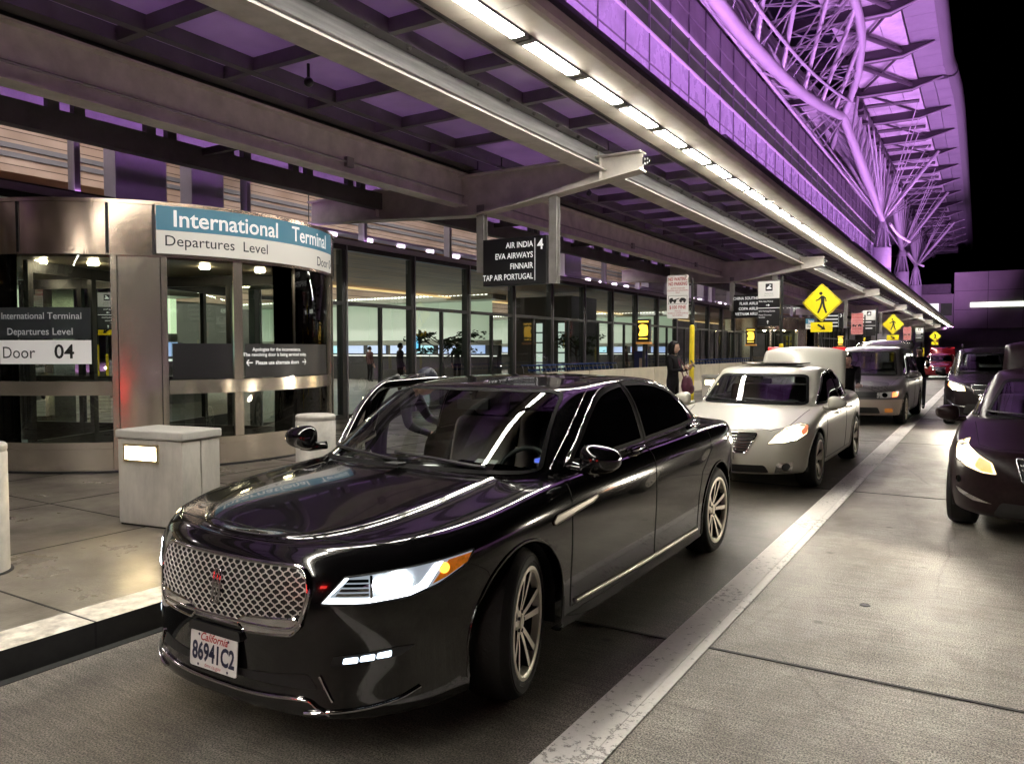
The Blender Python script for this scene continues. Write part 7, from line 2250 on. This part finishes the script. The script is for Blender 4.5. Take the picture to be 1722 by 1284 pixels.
def stand(h=1.65, lean=0.0, lean_side=0.0):
    """upright joints facing -Y for a figure of height h, arms down; lean bends the torso forward (radians)"""
    k = h / 1.70
    S = lambda x, y, z: Vector((x * k, y * k, z * k))
    J = dict(pelvis=S(0, 0, .93), waist=S(0, 0, 1.06), chest=S(0, -.01, 1.25), upper=S(0, 0, 1.38), neck=S(0, 0, 1.475), skull=S(0, -.01, 1.54), head=S(0, -.018, 1.60), face=S(0, -1, 1.60),
             shL=S(.175, 0, 1.40), elL=S(.225, .02, 1.12), wrL=S(.23, -.07, .88), paL=S(.225, -.10, .80), shR=S(-.175, 0, 1.40), elR=S(-.225, .02, 1.12), wrR=S(-.23, -.07, .88), paR=S(-.225, -.10, .80),
             hipL=S(.085, 0, .88), knL=S(.10, -.02, .48), anL=S(.10, .03, .08), toL=S(.11, -.12, .035), hipR=S(-.085, 0, .88), knR=S(-.10, -.02, .48), anR=S(-.10, .03, .08), toR=S(-.11, -.12, .035))
    if lean:
        M = Matrix.Translation(J['pelvis']) @ Matrix.Rotation(lean, 4, 'X') @ Matrix.Translation(-J['pelvis'])
        for n in ('waist', 'chest', 'upper', 'neck', 'skull', 'head', 'face', 'shL', 'elL', 'wrL', 'paL', 'shR', 'elR', 'wrR', 'paR'): J[n] = M @ J[n]
    return J
# woman on the pavement reading her phone, facing the road
J = stand(1.62)
k = 1.62 / 1.70
for s, sx in (('L', 1), ('R', -1)):
    J['el' + s] = Vector((sx * .215, -.06, 1.09)); J['wr' + s] = Vector((sx * .10, -.27, 1.13)); J['pa' + s] = Vector((sx * .065, -.345, 1.17)); J['curl' + s] = (-sx * .6, -.2, .8)
J['head'] += Vector((0, -.02, 0)); J['face'] = J['head'] + Vector((0, -1, -.10))
woman = person('woman with a short black bob in black clothes reading her phone by the yellow pole', (-5.02, 14.0, .15), R(84), J, M_CLOTHBK, M_CLOTHBK)
def on(root, p): return Matrix.Translation(root.location) @ root.rotation_euler.to_matrix().to_4x4() @ Vector(p)
g = MB(); g.box(-.036, .036, -.004, .004, -.075, .075)
ph = g.build('phone', M_BLACK, bevel=.004); ph.location = on(woman, (0, -.40, 1.235)); ph.rotation_euler = (R(-30), 0, R(84))
tag(ph, 'dark phone held up in the hands of the woman with black hair', 'phone')
t = thing('shoulder_bag', 'maroon bag hanging at the front of the woman in black', 'bag', on(woman, (.16, -.22, .62)), R(84))
g = MB(); g.sphere((0, 0, .20), .15, .10, .20, 18, 12); g.sphere((.02, -.05, .13), .10, .08, .11, 14, 10)
g.build('pouch', mat('maroon_cloth', (.085, .012, .035), rough=.6, var=.3, vscale=12), parent=t, smooth=180)
g = MB(); g.tube(smooth_line([(-.10, .02, .33), (-.12, .10, .60), (-.09, .20, .80), (.0, .22, .78), (.06, .1, .58), (.08, 0, .34)], 18), .012, 6); g.build('strap', mat('maroon_cloth', (.085, .012, .035)), parent=t, smooth=60)
# passenger bending at the open door
J = stand(1.52, R(52)); J['face'] = J['head'] + Vector((0, -1, -.35))
J['elL'] = J['shL'] + Vector((.06, -.12, -.24)); J['wrL'] = J['elL'] + Vector((-.05, -.20, -.06)); J['paL'] = J['wrL'] + Vector((-.02, -.08, .0))
J['elR'] = J['shR'] + Vector((-.05, -.05, -.27)); J['wrR'] = J['elR'] + Vector((.05, -.20, -.08)); J['paR'] = J['wrR'] + Vector((.02, -.08, -.01))
person('person in dark jacket and cap bending beside the open door of the black sedan', (-4.76, 5.35, .15), R(112), J, mat('charcoal_jacket', (.008, .007, .010), rough=.7), M_CLOTHBK, hair_style='short', cap=mat('navy_cap', (.012, .015, .03), rough=.6))
# traveller leaning into the boot of the pale sedan
J = stand(1.68, R(32)); J['face'] = J['head'] + Vector((0, -1, -.4))
for s, sx in (('L', 1), ('R', -1)):
    J['el' + s] = J['sh' + s] + Vector((0, -.16, -.20)); J['wr' + s] = J['el' + s] + Vector((0, -.20, -.05)); J['pa' + s] = J['wr' + s] + Vector((0, -.08, 0))
person('person in dark clothes leaning into the open boot of the white sedan', (-2.02, 14.35, 0), R(8), J, M_CLOTHBK, M_CLOTHBK, hair_style='short')
for i, (x, y, rz, h, lab) in enumerate(((-17.5, 21.0, 150, 1.70, 'traveller in dark clothes standing inside the hall left of the lift shaft'), (-24.5, 27.2, 170, 1.62, 'traveller in dark clothes queueing at the nearer check-in desk'),
        (-19.2, 26.8, 200, 1.75, 'tall traveller in dark clothes at the near end of the nearer check-in desk'), (-15.6, 36.5, 90, 1.66, 'traveller in dark clothes walking in the hall behind the lift shaft'))):
    person(lab, (x, y, .158), R(rz), stand(h), mat('travel_top_%d' % i, ((.03, .03, .05), (.06, .02, .02), (.02, .03, .03), (.05, .045, .04))[i], rough=.8), M_CLOTHBK, hair_style='short')
J = stand(1.72, R(14))
for s, sx in (('L', 1), ('R', -1)):
    J['el' + s] = J['sh' + s] + Vector((sx * .05, -.10, -.22)); J['wr' + s] = J['el' + s] + Vector((0, -.20, .10)); J['pa' + s] = J['wr' + s] + Vector((0, -.07, .04))
person('person in dark clothes standing behind the raised tailgate of the grey minivan', (-1.52, 24.25, 0), R(-5), J, M_CLOTHBK, mat('dark_jeans', (.02, .022, .035), rough=.7), hair_style='short')
bpy.context.view_layer.update()
